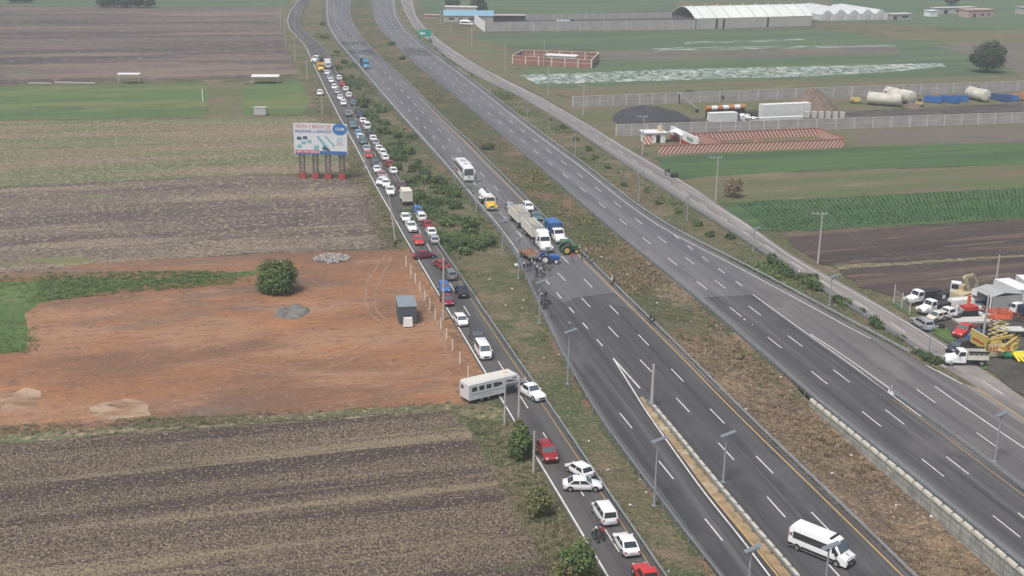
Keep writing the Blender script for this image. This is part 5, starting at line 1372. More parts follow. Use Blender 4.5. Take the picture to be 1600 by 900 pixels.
# queue trucks
r = empty('dump_truck'); f = conv_cab(r, 1.8, 'yellow', hood=1.7); P('chassis', m_chassis, r, (-4, 1.2, -.45, .45, .6, .95)); axles(r, (f, -2.0, -3.2), 1.2, .5); hopper(r, -4.2, .0, 1.05, 2.8, 1.22, PAINT['yellow'])
put(r, 501, 104.5, 1.5, yl(104, 501, laneL, -1), 'yellow dump truck near the far end of the queue', 'truck')
def box_truck(root, box=PAINT['white'], cab='white'):
    pm = PAINT[cab]; q = MB(); q.loft([[(1.6, y, .5), (3.3, y, .5), (3.35, y, 1.3), (2.95, y, 2.25), (1.6, y, 2.3)] for y in (-.98, .98)]); q.build('cab', pm, root)
    glassq('windscreen', m_glass2, root, (3.33, -.95, 1.35), (3.33, .95, 1.35), (2.97, .95, 2.2), (2.97, -.95, 2.2), .05, .06)
    for s in (-1, 1): P('side_window', m_glass, root, (1.9, 2.8, min(s * .98, s * 1.0), max(s * .98, s * 1.0), 1.4, 2.05)); P('headlight', m_light, root, (3.3, 3.38, min(s * .6, s * .9), max(s * .6, s * .9), .75, .95)); P('taillight', m_tail, root, (-3.14, -3.08, min(s * .8, s * 1.0), max(s * .8, s * 1.0), .6, .75))
    q = MB(); q.box(-3.0, 1.4, -1.08, 1.08, .95, 3.15); q.build('cargo_box', box, root)
    q = MB(); q.box(-3.05, -3.0, -1.1, 1.1, .9, 1.0); q.box(-3.05, -3.0, -1.1, 1.1, 3.1, 3.2); q.box(-3.05, -3.0, -.03, .03, .9, 3.2)
    for y in (-.8, -.4, .4, .8): q.box(-3.04, -3.0, y - .03, y + .03, 1.0, 3.1)
    q.build('rear_door_frame', m_pilaster, root); P('chassis', m_chassis, root, (-3.0, 2.0, -.4, .4, .5, .9)); P('bumper', m_black, root, (-3.15, -3.0, -1.0, 1.0, .45, .6))
    axles(root, (2.5, -1.9), 1.0, .42)
r = empty('box_truck'); box_truck(r, mat('box_cream', (.62, .60, .50), .6, var=.08)); put(r, 634, 305.5, 1.6, yl(305, 634, laneR, 1), 'cream box truck seen from behind in the right lane of the queue', 'truck')
r = empty('box_truck'); box_truck(r, PAINT['white']); put(r, 511.5, 99.5, 1.6, yl(99, 512, laneR, -1), 'white box truck beside the yellow dump truck', 'truck')
r = empty('tractor_truck'); f = conv_cab(r, 1.4, 'white', hood=1.8); P('chassis', m_chassis, r, (-6, 1.2, -.45, .45, .6, .95)); axles(r, (f, -3.4, -4.6), 1.2, .52); P('flatbed', m_chassis, r, (-6.2, -.6, -1.2, 1.2, 1.0, 1.25)); put(r, 495, 92, 1.4, yaw_px((506, 89), (489, 93)), 'white truck with a low bed turning off the road above the yellow truck', 'truck')

# horse trailer and its pickup
def horse_trailer(root, L):
    pm = mat('trailer_white', (.62, .63, .64), .45, .1, var=.05); w = 1.2; x0 = -L / 2; x1 = L / 2
    prof = [(x0, .55), (x0, 2.75), (x0 + .2, 2.9), (x1 - .5, 2.9), (x1 - .05, 2.5), (x1, 1.75), (x1 - 2.3, 1.75), (x1 - 2.6, .55)]
    q = MB(); q.loft([[(x, y, z - i * .12 * (z > 2.6)) for x, z in prof] for y, i in ((-w, 1), (-w * .92, 0), (w * .92, 0), (w, 1))]); q.build('body', pm, root, smooth=True)
    rp = MB(); rp.box(x0 + .1, x1 - .6, -w * .86, w * .86, 2.9, 2.93)
    for i in range(9): rp.box(x0 + .5 + i * (L - 1.5) / 9, x0 + .56 + i * (L - 1.5) / 9, -w * .86, w * .86, 2.93, 2.96)
    rp.build('roof', mat('roof_cream', (.56, .54, .49), .6), root)
    P('roof_vent', m_pale, root, (x1 - 2.2, x1 - 1.4, -.4, .4, 2.93, 3.15, None, .08))
    for s in (-1, 1):
        a, b = min(s * w, s * (w + .02)), max(s * w, s * (w + .02))
        for i in range(4): P('window', m_glass, root, (x0 + .45 + i * 1.15, x0 + 1.25 + i * 1.15, a, b, 1.75, 2.35))
        P('window', m_glass, root, (x1 - 3.55, x1 - 2.95, a, b, 1.85, 2.25)); P('window', m_glass, root, (x1 - 2.2, x1 - .6, a, b, 2.0, 2.5))
        P('stripe', mat('stripe_green', (.20, .26, .24), .5), root, (x0 + .3, x1 - 2.6, a, b, 1.30, 1.38))
        P('door_seam', m_pilaster, root, (x1 - 3.7, x1 - 3.66, a, b, .6, 2.6)); P('fender', m_pilaster, root, (x0 + 1.5, x0 + 3.9, a, b, .95, 1.1))
    q = MB(); q.tube((x1 - 1.2, 0, 1.8), (x1 - 1.2, 0, 1.15), .1); q.box(x1 - 2.4, x1 - .9, -.3, .3, 1.6, 1.76); q.build('gooseneck', m_chassis, root)
    P('rear_frame', m_pilaster, root, (x0 - .03, x0, -w, -w + .1, .6, 2.7), (x0 - .03, x0, w - .1, w, .6, 2.7)); P('rear_window', m_glass, root, (x0 - .02, x0 + .01, .25, .85, 1.8, 2.3))
    axles(root, (x0 + 2.1, x0 + 3.2), 1.1, .38)
A_ = at(733, 633); B_ = at(812, 614)
hy = math.atan2((B_ - A_).y, (B_ - A_).x); Lt = (B_ - A_).length
mid = (A_ + B_) / 2; mid += Vector((-math.sin(hy), math.cos(hy), 0)) * 1.2
r = empty('horse_trailer', (mid.x, mid.y, .045), hy, 'long white horse trailer with four side windows jackknifed across the service road', 'horse trailer')
horse_trailer(r, Lt)
near(830, 609, 'pickup', 'white', yaw_px((818, 599), (842, 618)) + .12, 'white pickup at the guardrail in front of the horse trailer', .95)
# flatbed trailer, rusty
r = empty('flatbed_trailer'); P('deck', mat('rusty_deck', (.22, .11, .06), .9, var=.35, vscale=1.2), r, (-2.6, 2.6, -1.15, 1.15, .85, 1.0))
P('side_board', MATS['rusty_deck'], r, (-2.6, 2.6, -1.2, -1.12, .95, 1.3), (-2.6, 2.6, 1.12, 1.2, .95, 1.3)); P('end_board', mat('end_grey', (.32, .30, .26), .9), r, (2.55, 2.65, -1.15, 1.15, .8, 1.3)); P('chassis', m_chassis, r, (-2.4, 3.6, -.3, .3, .6, .85))
axles(r, (-1.6, -.6), 1.1, .36); put(r, 826.5, 396.5, .9, hd + .15, 'rusty flatbed farm trailer beside the left guardrail at the blockade', 'trailer')
# tractors
def tractor(root, col, rimc, cab=True):
    pm = PAINT[col]; rm = mat('rim_' + col.replace(' ', '_'), rimc, .5)
    q = MB(); q.loft([[(x, -.38 * k, .75), (x, -.4 * k, zt - .15), (x, -.25 * k, zt), (x, .25 * k, zt), (x, .4 * k, zt - .15), (x, .38 * k, .75)] for x, k, zt in ((.1, 1.0, 1.65), (1.4, .95, 1.55), (1.95, .8, 1.40))]); q.build('bonnet', pm, root, smooth=True)
    P('chassis', m_chassis, root, (-1.2, 1.7, -.25, .25, .55, .95)); P('grille', m_black, root, (1.9, 2.0, -.3, .3, .8, 1.3))
    for s in (-1, 1):
        wheel(root, -.8, s * .95, .85, .5, rm); wheel(root, 1.25, s * .85, .5, .32, rm)
        q = MB(); q.loft([[( -.8 + 1.0 * math.cos(a), s * .62, .85 + 1.0 * math.sin(a)) for a in [PI * i / 8 for i in range(9)]] + [], [(-.8 + 1.0 * math.cos(a), s * 1.2, .85 + 1.0 * math.sin(a)) for a in [PI * i / 8 for i in range(9)]]], cap=False, closed=False)
        q.build('fender', pm, root, smooth=True)
        P('headlight', m_light, root, (1.95, 2.02, min(s * .1, s * .3), max(s * .1, s * .3), 1.1, 1.25))
    P('seat', m_black, root, (-.9, -.4, -.25, .25, 1.1, 1.25), (-.98, -.88, -.25, .25, 1.2, 1.7))
    q = MB(); q.tube((.0, 0, 1.5), (-.15, 0, 1.75), .03); q.tube((-.15, 0, 1.73), (-.17, 0, 1.77), .2, .2, 12); q.build('steering_wheel', m_black, root)
    q = MB(); q.tube((.9, .25, 1.5), (.9, .25, 2.5), .05); q.build('exhaust', m_chassis, root)
    if cab:
        q = MB()
        for x in (-1.15, .05):
            for y in (-.6, .6): q.tube((x, y, 1.2), (x, y, 2.5), .045)
        q.build('roof_frame', m_black, root); P('roof', pm, root, (-1.35, .2, -.75, .75, 2.5, 2.64, None, .06))
r = empty('farm_tractor'); tractor(r, 'tractor blue', (.6, .6, .58), False); put(r, 858, 404, .9, yaw_px((848, 405), (876, 405)), 'blue farm tractor parked across the carriageway in front of the white truck', 'tractor')
trb = r
r = empty('farm_tractor'); tractor(r, 'green', (.55, .42, .08), True); put(r, 889, 388, 1.0, yaw_px((878, 389), (908, 387)), 'green farm tractor with yellow wheels beside the right guardrail', 'tractor')

# ------------------------------------------------------------ machinery yard on the right
def put2(root, px, py, zc, a, b, label, cat): return put(root, px, py, zc, yaw_px(a, b), label, cat)
def hood_truck(name, color, label, px, py, a, b, bed=None, L=4.5, s=.9, zc=1.3, cat='truck'):
    r = empty(name); f = conv_cab(r, 1.4, color, hood=1.7, cabh=2.55, hz=1.6, w=1.12); P('chassis', m_chassis, r, (-L, 1.2, -.45, .45, .55, .95)); axles(r, (f, -L + 1.3), 1.1, .46)
    if bed: bed(r, L)
    r.scale = (.88, .88, .88)
    return put2(r, px, py, zc, a, b, label, cat)
hood_truck('crane_truck', 'white', 'white long nosed truck by the yard gate, farthest left of the parked trucks', 1437, 461, (1440, 460), (1414, 464), lambda r, L: P('equipment', m_chassis, r, (-L, -.5, -1.0, 1.0, .95, 2.2)))
hood_truck('crane_truck', 'white', 'white truck with two rear side windows, second truck from the yard gate', 1457, 476, (1468, 476), (1440, 481), lambda r, L: P('equipment', m_chassis, r, (-L, -.5, -1.0, 1.0, .95, 1.6)))
near(1481, 487.5, 'pickup', 'white', yaw_px((1496, 485), (1464, 492)), 'white pickup in the yard beside the silver estate car', 1.0)['group'] = 'vehicles parked in the machinery yard'
near(1465, 492, 'hatchback', 'cream', yaw_px((1474, 489), (1448, 494)), 'old cream car squeezed between the white trucks in the yard', .9)['group'] = 'vehicles parked in the machinery yard'
near(1441, 502.5, 'wagon', 'silver', yaw_px((1448, 508), (1430, 497)), 'silver estate car parked on the grass at the edge of the yard', .9)['group'] = 'vehicles parked in the machinery yard'
near(1507, 514, 'pickup', 'red', yaw_px((1520, 508), (1494, 522)), 'red pickup parked in the machinery yard', .95)['group'] = 'vehicles parked in the machinery yard'
near(1524, 524, 'pickup', 'navy', yaw_px((1538, 516), (1512, 532)), 'dark blue pickup beside the red one in the yard', 1.0)['group'] = 'vehicles parked in the machinery yard'
near(1498, 540, 'suv', 'dark grey', yaw_px((1508, 536), (1488, 542)), 'dark grey off roader behind the white dump truck', .9)['group'] = 'vehicles parked in the machinery yard'
r = empty('dump_truck'); f = conv_cab(r, 1.5, 'white', hood=1.8, cabh=2.75); P('chassis', m_chassis, r, (-3.9, 1.3, -.45, .45, .6, 1.0)); axles(r, (f, -2.8), 1.2, .52)
hopper(r, -3.9, -.25, 1.15, 2.3, 1.2, m_trail); P('top_board', m_chassis, r, (-3.9, -.25, -1.26, -1.2, 2.1, 2.75)); P('top_board', m_chassis, r, (-3.9, -.25, 1.2, 1.26, 2.1, 2.75))
r.scale = (.86, .86, .86); put2(r, 1506, 557, 1.2, (1535, 562), (1482, 561), 'white dump truck with dark sideboards leaving the machinery yard', 'truck')
hood_truck('flatbed_truck', 'white', 'white truck with a dark load at the right edge of the yard', 1592, 482, (1600, 488), (1578, 480), lambda r, L: P('load', mat('navy_load', (.02, .03, .06), .7), r, (-L, -.6, -1.1, 1.1, 1.0, 2.5)))
# containers and tent
m_cont = mat('container_white', (.62, .63, .60), .6, var=.08, vscale=.6)
def container(px, py, dirpx, L, w, h, label, name='container', cat='container', z=0.0, ribs=True, m=None):
    o, yaw, _ = frame(px, py, dirpx); r = empty(name, (o.x, o.y, z), yaw, label, cat)
    q = MB(); q.box(0, L, 0, w, .1, h)
    if ribs:
        n = int(L / .6)
        for i in range(n + 1): x = L * i / n; q.box(x - .08, x + .08, -.04, 0, .2, h - .1)
    q.build('body', m or m_cont, r); P('roof', mat('cont_roof', (.66, .67, .65), .6), r, (-.03, L + .03, -.03, w + .03, h, h + .08)); P('door', m_pilaster, r, (L, L + .03, .1, w - .1, .2, h - .1)); P('base', m_chassis, r, (0, L, .05, w - .05, -.05, .1))
    return r
container(1550, 464, (1574, 475), 6.5, 3.0, 3.2, 'white container behind the grey roofed tent in the yard')
container(1595, 467, (1620, 467), 8, 3, 3.4, 'white ribbed container cut by the right edge of the photo')
o, yaw, L = frame(1516, 480, (1545, 494)); r = empty('tent', (o.x, o.y, 0), yaw, 'open tent with a grey sloping roof in the machinery yard', 'tent')
tl = L; q = MB(); q.loft([[(x, 0, 3.3), (x, 2.6, 3.9), (x, 6.5, 3.4), (x, 6.5, 3.3), (x, 2.6, 3.8), (x, 0, 3.2)] for x in (0, tl)]); q.build('roof', mat('tent_grey', (.33, .34, .33), .8), r)
P('rear_sheet', m_whitep, r, (0, tl, 6.4, 6.46, 0, 3.3)); P('side_sheet', m_whitep, r, (-.05, 0, 0, 6.4, 1.0, 3.3), (-.02, tl * .25, -.03, .03, 2.4, 3.3)); P('side_sheet', mat('sheet_grey', (.30, .31, .30), .8), r, (tl, tl + .05, .3, 6.3, 0, 3.3))
for x in (0, tl):
    for y in (0, 6.4): q = MB(); q.tube((x, y, 0), (x, y, 3.2), .12 if x else .07); q.build('post', m_whitep, r)
q = MB(); q.tube((0, 0, 0), (0, 0, .95), .3, .3, 12); o_ = q.build('barrel', mat('barrel_blue', (.12, .32, .45), .5), None, smooth=True, loc=at(1563, 484)); tag(o_, 'light blue barrel beside the tent corner', 'barrel')
q = MB(); q.tube((0, 0, 0), (0, 0, .95), .3, .3, 12); o_ = q.build('barrel', PAINT['navy'], None, smooth=True, loc=at(1569, 483)); tag(o_, 'dark blue barrel right of the light blue barrel', 'barrel')
q = MB(); q.blob((0, 0, .9), 2.6, 1.5, 1.0, 3, .4, 12, 6); o_ = q.build('tarpaulin_heap', mat('tarp_bright', (.04, .22, .50), .6), None, smooth=True, loc=at(1527, 474)); tag(o_, 'bright blue tarpaulin heap under the tent', 'tarpaulin')
P_ = P('metal_sheet', m_whitep, None, (-3.4, 3.4, -.8, .8, 0, .5)); P_.location = at(1542, 486); P_.rotation_euler = (0, 0, yaw); tag(P_, 'long low white panel lying before the tent', 'panel')
P_ = P('metal_sheet', m_whitep, None, (-1.5, 1.5, -.6, .6, 0, .12)); P_.location = at(1531, 490); P_.rotation_euler = (0, 0, yaw + .2); tag(P_, 'small white sheet lying on the yard ground', 'panel')
P_ = P('concrete_slab', m_pilaster, None, (-4, 4, -1.2, 1.2, 0, .3)); P_.location = at(1527, 501); P_.rotation_euler = (0, 0, yaw_px((1510, 501), (1545, 500))); tag(P_, 'grey slab stack left of the orange scissor lift', 'slab')
# excavator / crane, beige
m_beige = mat('machine_beige', (.46, .39, .25), .6, var=.12); m_ylw = mat('machine_yellow', (.46, .33, .10), .6, var=.15, vscale=1.5); m_org = mat('machine_orange', (.62, .13, .05), .6, var=.1)
r = empty('excavator', at(1505, 474), yaw_px((1505, 474), (1520, 470)), 'beige excavator with a folded arm behind the white trucks', 'excavator')
q = MB(); q.box(-1.9, 1.9, -1.3, -.7, 0, .8, None, .1); q.box(-1.9, 1.9, .7, 1.3, 0, .8, None, .1); q.build('track', m_chassis, r)
P('turret', m_beige, r, (-2.4, 1.3, -1.2, 1.2, .9, 2.2)); P('cab', m_beige, r, (-.2, 1.3, .2, 1.15, 2.2, 3.1)); P('cab_window', m_glass, r, (1.3, 1.33, .3, 1.05, 2.3, 3.0), (-.1, 1.2, 1.15, 1.18, 2.35, 3.0))
q = MB(); q.loft([[(x, y, z) for x, z in ((.8, 1.8), (-1.2, 4.7), (-1.0, 5.2), (1.6, 5.1), (1.7, 4.7), (-.4, 4.6), (1.4, 2.0))] for y in (-.45, -.05)]); q.build('boom', m_beige, r)
q = MB(); q.loft([[(x, y, z) for x, z in ((1.3, 5.2), (2.9, 3.6), (2.9, 1.4), (2.5, 1.4), (2.4, 3.4), (1.2, 4.7))] for y in (-.45, -.05)]); q.build('stick', m_beige, r); P('bucket', m_chassis, r, (2.2, 3.3, -.6, .2, .5, 1.5, None, .12))
# red machine and small stuff
r = empty('red_machine', at(1512, 492), .3, 'red tracked machine between the white pickup and the tent', 'machine'); P('frame', m_red, r, (-1.2, 1.4, -.8, .8, 1.0, 1.6)); P('mast', m_org, r, (-.3, .1, -.2, .2, 1.6, 3.4)); P('base', m_chassis, r, (-1.4, 1.4, -.9, .9, 0, 1.0))
r = empty('hydraulic_arm', at(1493, 498), .5, 'small white lifting arm behind the white yard pickup', 'lifting arm'); q = MB(); q.tube((0, 0, 0), (0, 0, 2.3), .16); q.tube((0, 0, 2.3), (1.6, 0, 1.2), .13); q.build('arm', m_whitep, r); P('base', m_chassis, r, (-.8, .8, -.6, .6, 0, .6))
# scissor lift
r = empty('scissor_lift', at(1557, 534), yaw_px((1545, 534), (1568, 534)), 'orange topped scissor lift with yellow scissor arms in the yard', 'scissor lift')
P('chassis', m_chassis, r, (-1.4, 1.4, -.85, .85, .3, .9)); q = MB()
for k in range(4):
    z0, z1 = .95 + k * .75, .95 + (k + 1) * .75
    for y in (-.7, .7): q.tube((-1.25, y, z0), (1.25, y, z1), .09, .09, 6); q.tube((1.25, y, z0), (-1.25, y, z1), .09, .09, 6)
q.build('scissor_arms', mat('scissor_yellow', (.62, .52, .22), .6), r)
q = MB(); q.box(-1.5, 1.5, -.95, .95, 3.98, 4.12)
for s in (-1, 1):
    for z in (4.5, 4.75, 5.1): q.box(-1.5, 1.5, min(s * .93, s * .99), max(s * .93, s * .99), z, z + .16)
    for z in (4.5, 4.75, 5.1): q.box(min(s * 1.48, s * 1.54), max(s * 1.48, s * 1.54), -.95, .95, z, z + .16)
    for x in (-1.5, -.5, .5, 1.45): q.box(x, x + .07, min(s * .93, s * .99), max(s * .93, s * .99), 4.1, 5.2)
q.build('platform', m_org, r)
for x in (-1.0, 1.0):
    for s in (-1, 1): wheel(r, x, s * .8, .3, .2)
# boom lifts, yellow
def boom_lift(px, py, yaw, label, up=1.0):
    r = empty('boom_lift', at(px, py), yaw, label, 'boom lift', 'yellow boom lifts in the yard')
    r.scale = (.88, .88, .88); P('chassis', m_ylw, r, (-1.6, 1.6, -.9, .9, .5, 1.1)); P('turntable', m_ylw, r, (-1.7, .6, -.8, .8, 1.1, 1.9, None, .1))
    q = MB(); q.box(-2.6, 3.4, -.2, .2, 2.0, 2.45, Matrix.Rotation(-.06 * up, 4, 'Y')); q.build('boom', m_ylw, r)
    q = MB(); q.box(-1.6, 2.4, -.16, .16, 1.2, 1.55, Matrix.Rotation(.22 * up, 4, 'Y')); q.build('lower_boom', mat('machine_tan', (.50, .33, .14), .6), r)
    q = MB(); q.box(3.3, 4.3, -.7, .7, 1.6, 1.68)
    for x in (3.3, 4.25):
        for y in (-.7, .65): q.box(x, x + .06, y, y + .06, 1.68, 2.6)
    q.box(3.3, 4.3, -.7, -.65, 2.55, 2.62); q.box(3.3, 4.3, .65, .7, 2.55, 2.62); q.build('basket', MATS['machine_tan'], r)
    for x in (-1.1, 1.1):
        for s in (-1, 1): wheel(r, x, s * .9, .45, .3)
boom_lift(1556, 548, yaw_px((1540, 550), (1580, 545)), 'yellow boom lift with a long level boom behind the lettered banner')
boom_lift(1577, 553, yaw_px((1590, 546), (1566, 560)), 'yellow boom lift slanting toward the right edge, beside the green cloth', -1)
r = empty('platform_trailer', at(1577, 524), yaw_px((1560, 524), (1590, 524)), 'low dark trailer with a pale flat deck right of the scissor lift', 'trailer'); P('deck', mat('deck_pale', (.48, .48, .45), .8), r, (-2.2, 2.2, -1.1, 1.1, 1.0, 1.15)); P('body', m_chassis, r, (-2.1, 2.1, -1.0, 1.0, .45, 1.0)); axles(r, (-1, 0), 1.0, .35)
# lettered banner and yellow panel
o, yaw, L = frame(1541, 560, (1566, 559)); r = empty('banner', (o.x, o.y, 0), yaw, 'pale yellow banner with red lettering behind the white dump truck', 'banner')
P('cloth', mat('banner_pale', (.55, .47, .26), .8), r, (0, L, -.04, .04, .3, 2.3)); 
for x in (0, L): q = MB(); q.tube((x, .08, 0), (x, .08, 2.5), .05); q.build('post', m_chassis, r)
q = MB(); x = .15; rnd = random.Random(2)
c = bpy.data.curves.new('t', 'FONT'); c.body = 'RENTA'; c.size = 1.15; c.extrude = .01; c.offset = .02
t_ = bpy.data.objects.new('t', c); COL.objects.link(t_); me = bpy.data.meshes.new_from_object(t_.evaluated_get(bpy.context.evaluated_depsgraph_get())); bpy.data.objects.remove(t_)
for v in me.vertices: v.co = Vector((v.co.x, -v.co.z - .05, v.co.y))
me.materials.clear(); me.materials.append(mat('banner_red', (.45, .10, .05), .7)); ob = bpy.data.objects.new('lettering', me); COL.objects.link(ob); ob.parent = r; ob.location = (.15, 0, 1.0)
P('lower_line', MATS['stripe_green'], r, (.3, L - .3, -.055, -.04, .5, .65))
r = empty('yellow_panel', at(1526, 556), yaw_px((1516, 548), (1540, 562)), 'slanted yellow lettered panel behind the dark sideboards of the dump truck', 'sign panel'); P('board', mat('panel_yellow', (.50, .38, .09), .7), r, (-2.0, 2.0, -.05, .05, 1.6, 3.6)); P('frame', mat('frame_pale', (.6, .5, .2), .7), r, (-2.1, 2.1, -.08, .08, 3.6, 3.75)); P('text_line', m_red, r, (-1.5, 1.4, -.07, -.05, 2.2, 2.5)); P('post', m_chassis, r, (-1.9, -1.8, -.04, .04, 0, 1.6), (1.8, 1.9, -.04, .04, 0, 1.6))
r = empty('green_cloth', at(1583, 556), .1, 'green cloth spread beside the yellow inflatable tubes', 'cloth'); q = MB(); q.blob((0, 0, .3), 2.6, 1.5, .5, 7, .5, 14, 6); q.build('cloth', mat('cloth_green', (.02, .20, .10), .7), r, smooth=True)
r = empty('inflatable_tubes', at(1597, 564), .2, 'bright yellow inflatable tubes at the right edge of the yard', 'inflatable'); q = MB()
for i in range(4): q.tube((-1.4 + i * .7, .9, 1.3), (-1.2 + i * .9, -1.0, .25), .34, .22, 8)
q.tube((-1.6, 1.0, 1.3), (1.6, 1.0, 1.4), .4, .4, 8); q.build('tubes', mat('tube_yellow', (.75, .55, .02), .4), r, smooth=True); r.scale = (.75, .75, .75)
# gate fence
r = empty('gate_fence', at(1396, 474), yaw_px((1396, 474), (1421, 491)), 'rusty grey metal gate fence at the left corner of the machinery yard', 'fence'); gl = (at(1421, 491) - at(1396, 474)).length
q = MB()
for i in range(int(gl / .35) + 1): q.tube((i * .35, 0, .2), (i * .35, 0, 2.4), .03, .03, 4)
for z in (.3, 1.3, 2.4): q.tube((0, 0, z), (gl, 0, z), .04, .04, 4)
q.build('bars', mat('fence_grey', (.28, .28, .26), .7), r)
for x in (0, gl * .5, gl): q = MB(); q.tube((x, 0, 0), (x, 0, 3.4 if x == 0 else 2.8), .09); q.build('post', m_pilaster, r)

# yard clutter
def simple(name, px, py, yaw, parts, label, cat):
    r = empty(name, at(px, py), yaw, label, cat)
    for n_, m_, bx in parts: P(n_, m_, r, *bx)
    return r
m_wood = mat('pallet_wood', (.30, .20, .11), .9, var=.2)
simple('pallet_stack', 1487, 470, .2, [('pallet', m_wood, [(-.6, .6, -.5, .5, i * .16, i * .16 + .1) for i in range(7)])], 'stack of wooden pallets behind the white yard pickup', 'pallets')
simple('generator', 1472, 471, .5, [('casing', m_chassis, [(-1.4, 1.4, -.8, .8, .3, 1.7, None, .05)]), ('skid', m_pilaster, [(-1.5, 1.5, -.8, .8, 0, .3)]), ('panel', m_whitep, [(-1.0, -.2, -.83, -.8, .8, 1.5)])], 'black generator box between the second truck and the excavator', 'generator')
simple('machine_cab', 1492, 462, -.4, [('cab', m_whitep, [(-.9, .9, -.8, .8, .8, 2.5, None, .05)]), ('window', m_glass, [(-.7, .7, -.83, -.78, 1.5, 2.3)]), ('base', m_chassis, [(-1.6, 1.6, -.9, .9, 0, .8)])], 'white cab with a dark window left of the beige excavator', 'machine')
simple('white_tank_unit', 1500, 483, .3, [('body', m_cont, [(-2.2, 2.2, -.9, .9, .8, 1.9, None, .12)]), ('frame', m_chassis, [(-2.3, 2.3, -.9, .9, .2, .8)])], 'long whitish machine body behind the white yard pickup', 'machine')
simple('crate', 1549, 500, .1, [('box', m_wood, [(-.8, .8, -.6, .6, 0, .9)]), ('lid', m_pilaster, [(-.85, .85, -.65, .65, .9, .98)])], 'wooden crate on the yard dirt left of the scissor lift mast', 'crate')
simple('dark_blue_machine', 1560, 489, .8, [('frame', PAINT['navy'], [(-1.6, 1.6, -.1, .1, .3, 1.2), (-1.6, -1.4, -.8, .8, .3, 1.4), (1.4, 1.6, -.8, .8, .3, 1.4)])], 'dark blue frame right of the tent corner post', 'machine')
simple('trailer_chassis', 1590, 500, -.55, [('beam', mat('beam_maroon', (.14, .05, .05), .8), [(-6, 6, -.9, -.7, .7, .95), (-6, 6, .7, .9, .7, .95)] + [(-5.5 + i * 1.8, -5.3 + i * 1.8, -.7, .7, .72, .9) for i in range(7)])], 'long dark red trailer chassis below the white truck at the right edge', 'trailer')
for i, (x, y) in enumerate(((1536, 513), (1541, 517), (1471, 512))):
    r = empty('tyre_stack', at(x, y), 0, ['pair of tyres behind the dark blue yard pickup', 'pile of tyres left of the scissor lift base', 'pile of tyres on the grass right of the silver estate car'][i], 'tyres')
    for k in range(2 + i % 2): q = MB(); R_ = [(.28, 0), (.48, .02), (.5, .12), (.48, .24), (.28, .26)]; q.loft([[(a * math.cos(2 * PI * j / 14), a * math.sin(2 * PI * j / 14), z) for j in range(14)] for a, z in R_ + R_[:1]], cap=False); q.build('tyre', m_tyre, r, smooth=True, loc=(0, 0, k * .27))
# ------------------------------------------------------------ yard between the block walls
container(1191, 184.5, (1266, 181), (at(1266, 181) - at(1191, 184.5)).length, 2.6, 4.0, 'long white box trailer in front of the brown earth pile', 'box_trailer', 'trailer', ribs=False)
container(1175, 189.5, (1258, 186), 18, 1.6, .8, 'low white beam lying below the long white box trailer', 'white_beam', 'beam', ribs=False)
container(1110, 191, (1150, 189.5), 9, 2.6, 2.6, 'small whitish container below the orange banded mast', 'container', 'container', ribs=False)
o, yaw, L = frame(1101, 184, (1163, 181)); r = empty('banded_mast', (o.x, o.y, 1.6), yaw, 'orange and white banded mast lying on the yard scrap', 'mast')
for i in range(7): q = MB(); q.tube((L * i / 7, 0, 1.3), (L * (i + 1) / 7, 0, 1.3), .75, .75, 10); q.build('band', m_whitep if i % 2 else mat('band_orange', (.42, .17, .06), .8), r, smooth=True)
P('support', m_chassis, r, (.5, L - .5, -.5, .5, -1.6, .6))
r = empty('boom_pole', at(1075, 169), yaw_px((1056, 160), (1093, 178)), 'long grey pole slanting over the grass left of the banded mast', 'pole'); q = MB(); q.tube((-9, 0, 3.4), (9, 0, 1.2), .16, .12, 8); q.build('pole', m_lampg, r); P('stand', m_chassis, r, (8, 8.6, -.4, .4, 0, 1.3), (-9, -8.7, -.2, .2, 0, 3.3))
r = empty('scrap_heap', at(1169, 188), 0, 'white scrap heap beside the low white beam', 'scrap'); q = MB(); rnd = random.Random(9)
for i in range(26): q.box(-.6, .6, -.3, .3, -.1, .2, Matrix.Translation((rnd.uniform(-2.4, 2.4), rnd.uniform(-1.5, 1.5), rnd.uniform(.2, 1.6))) @ Matrix.Rotation(rnd.random() * 3, 4, 'X') @ Matrix.Rotation(rnd.random() * 3, 4, 'Z'))
q.build('scrap', m_whitep, r)
r = empty('scrap_machines', at(1178, 181), .1, 'dark scrap machines between the banded mast and the white box trailer', 'scrap'); q = MB()
for i in range(16): q.box(-1.2, 1.2, -.5, .5, 0, 1.2, Matrix.Translation((rnd.uniform(-5, 5), rnd.uniform(-2, 2), rnd.uniform(0, .8))) @ Matrix.Rotation(rnd.random() * 3, 4, 'Z'))
q.build('scrap', mat('scrap_dark', (.10, .085, .08), .9, var=.4), r)
r = empty('concrete_blocks', at(1292, 184), 0, 'row of grey concrete moulds at the foot of the brown earth pile', 'concrete blocks')
for i in range(6): P('block', m_pilaster, r, (-7 + i * 2.2, -5.6 + i * 2.2, -.6, .6, 0, 1.9))
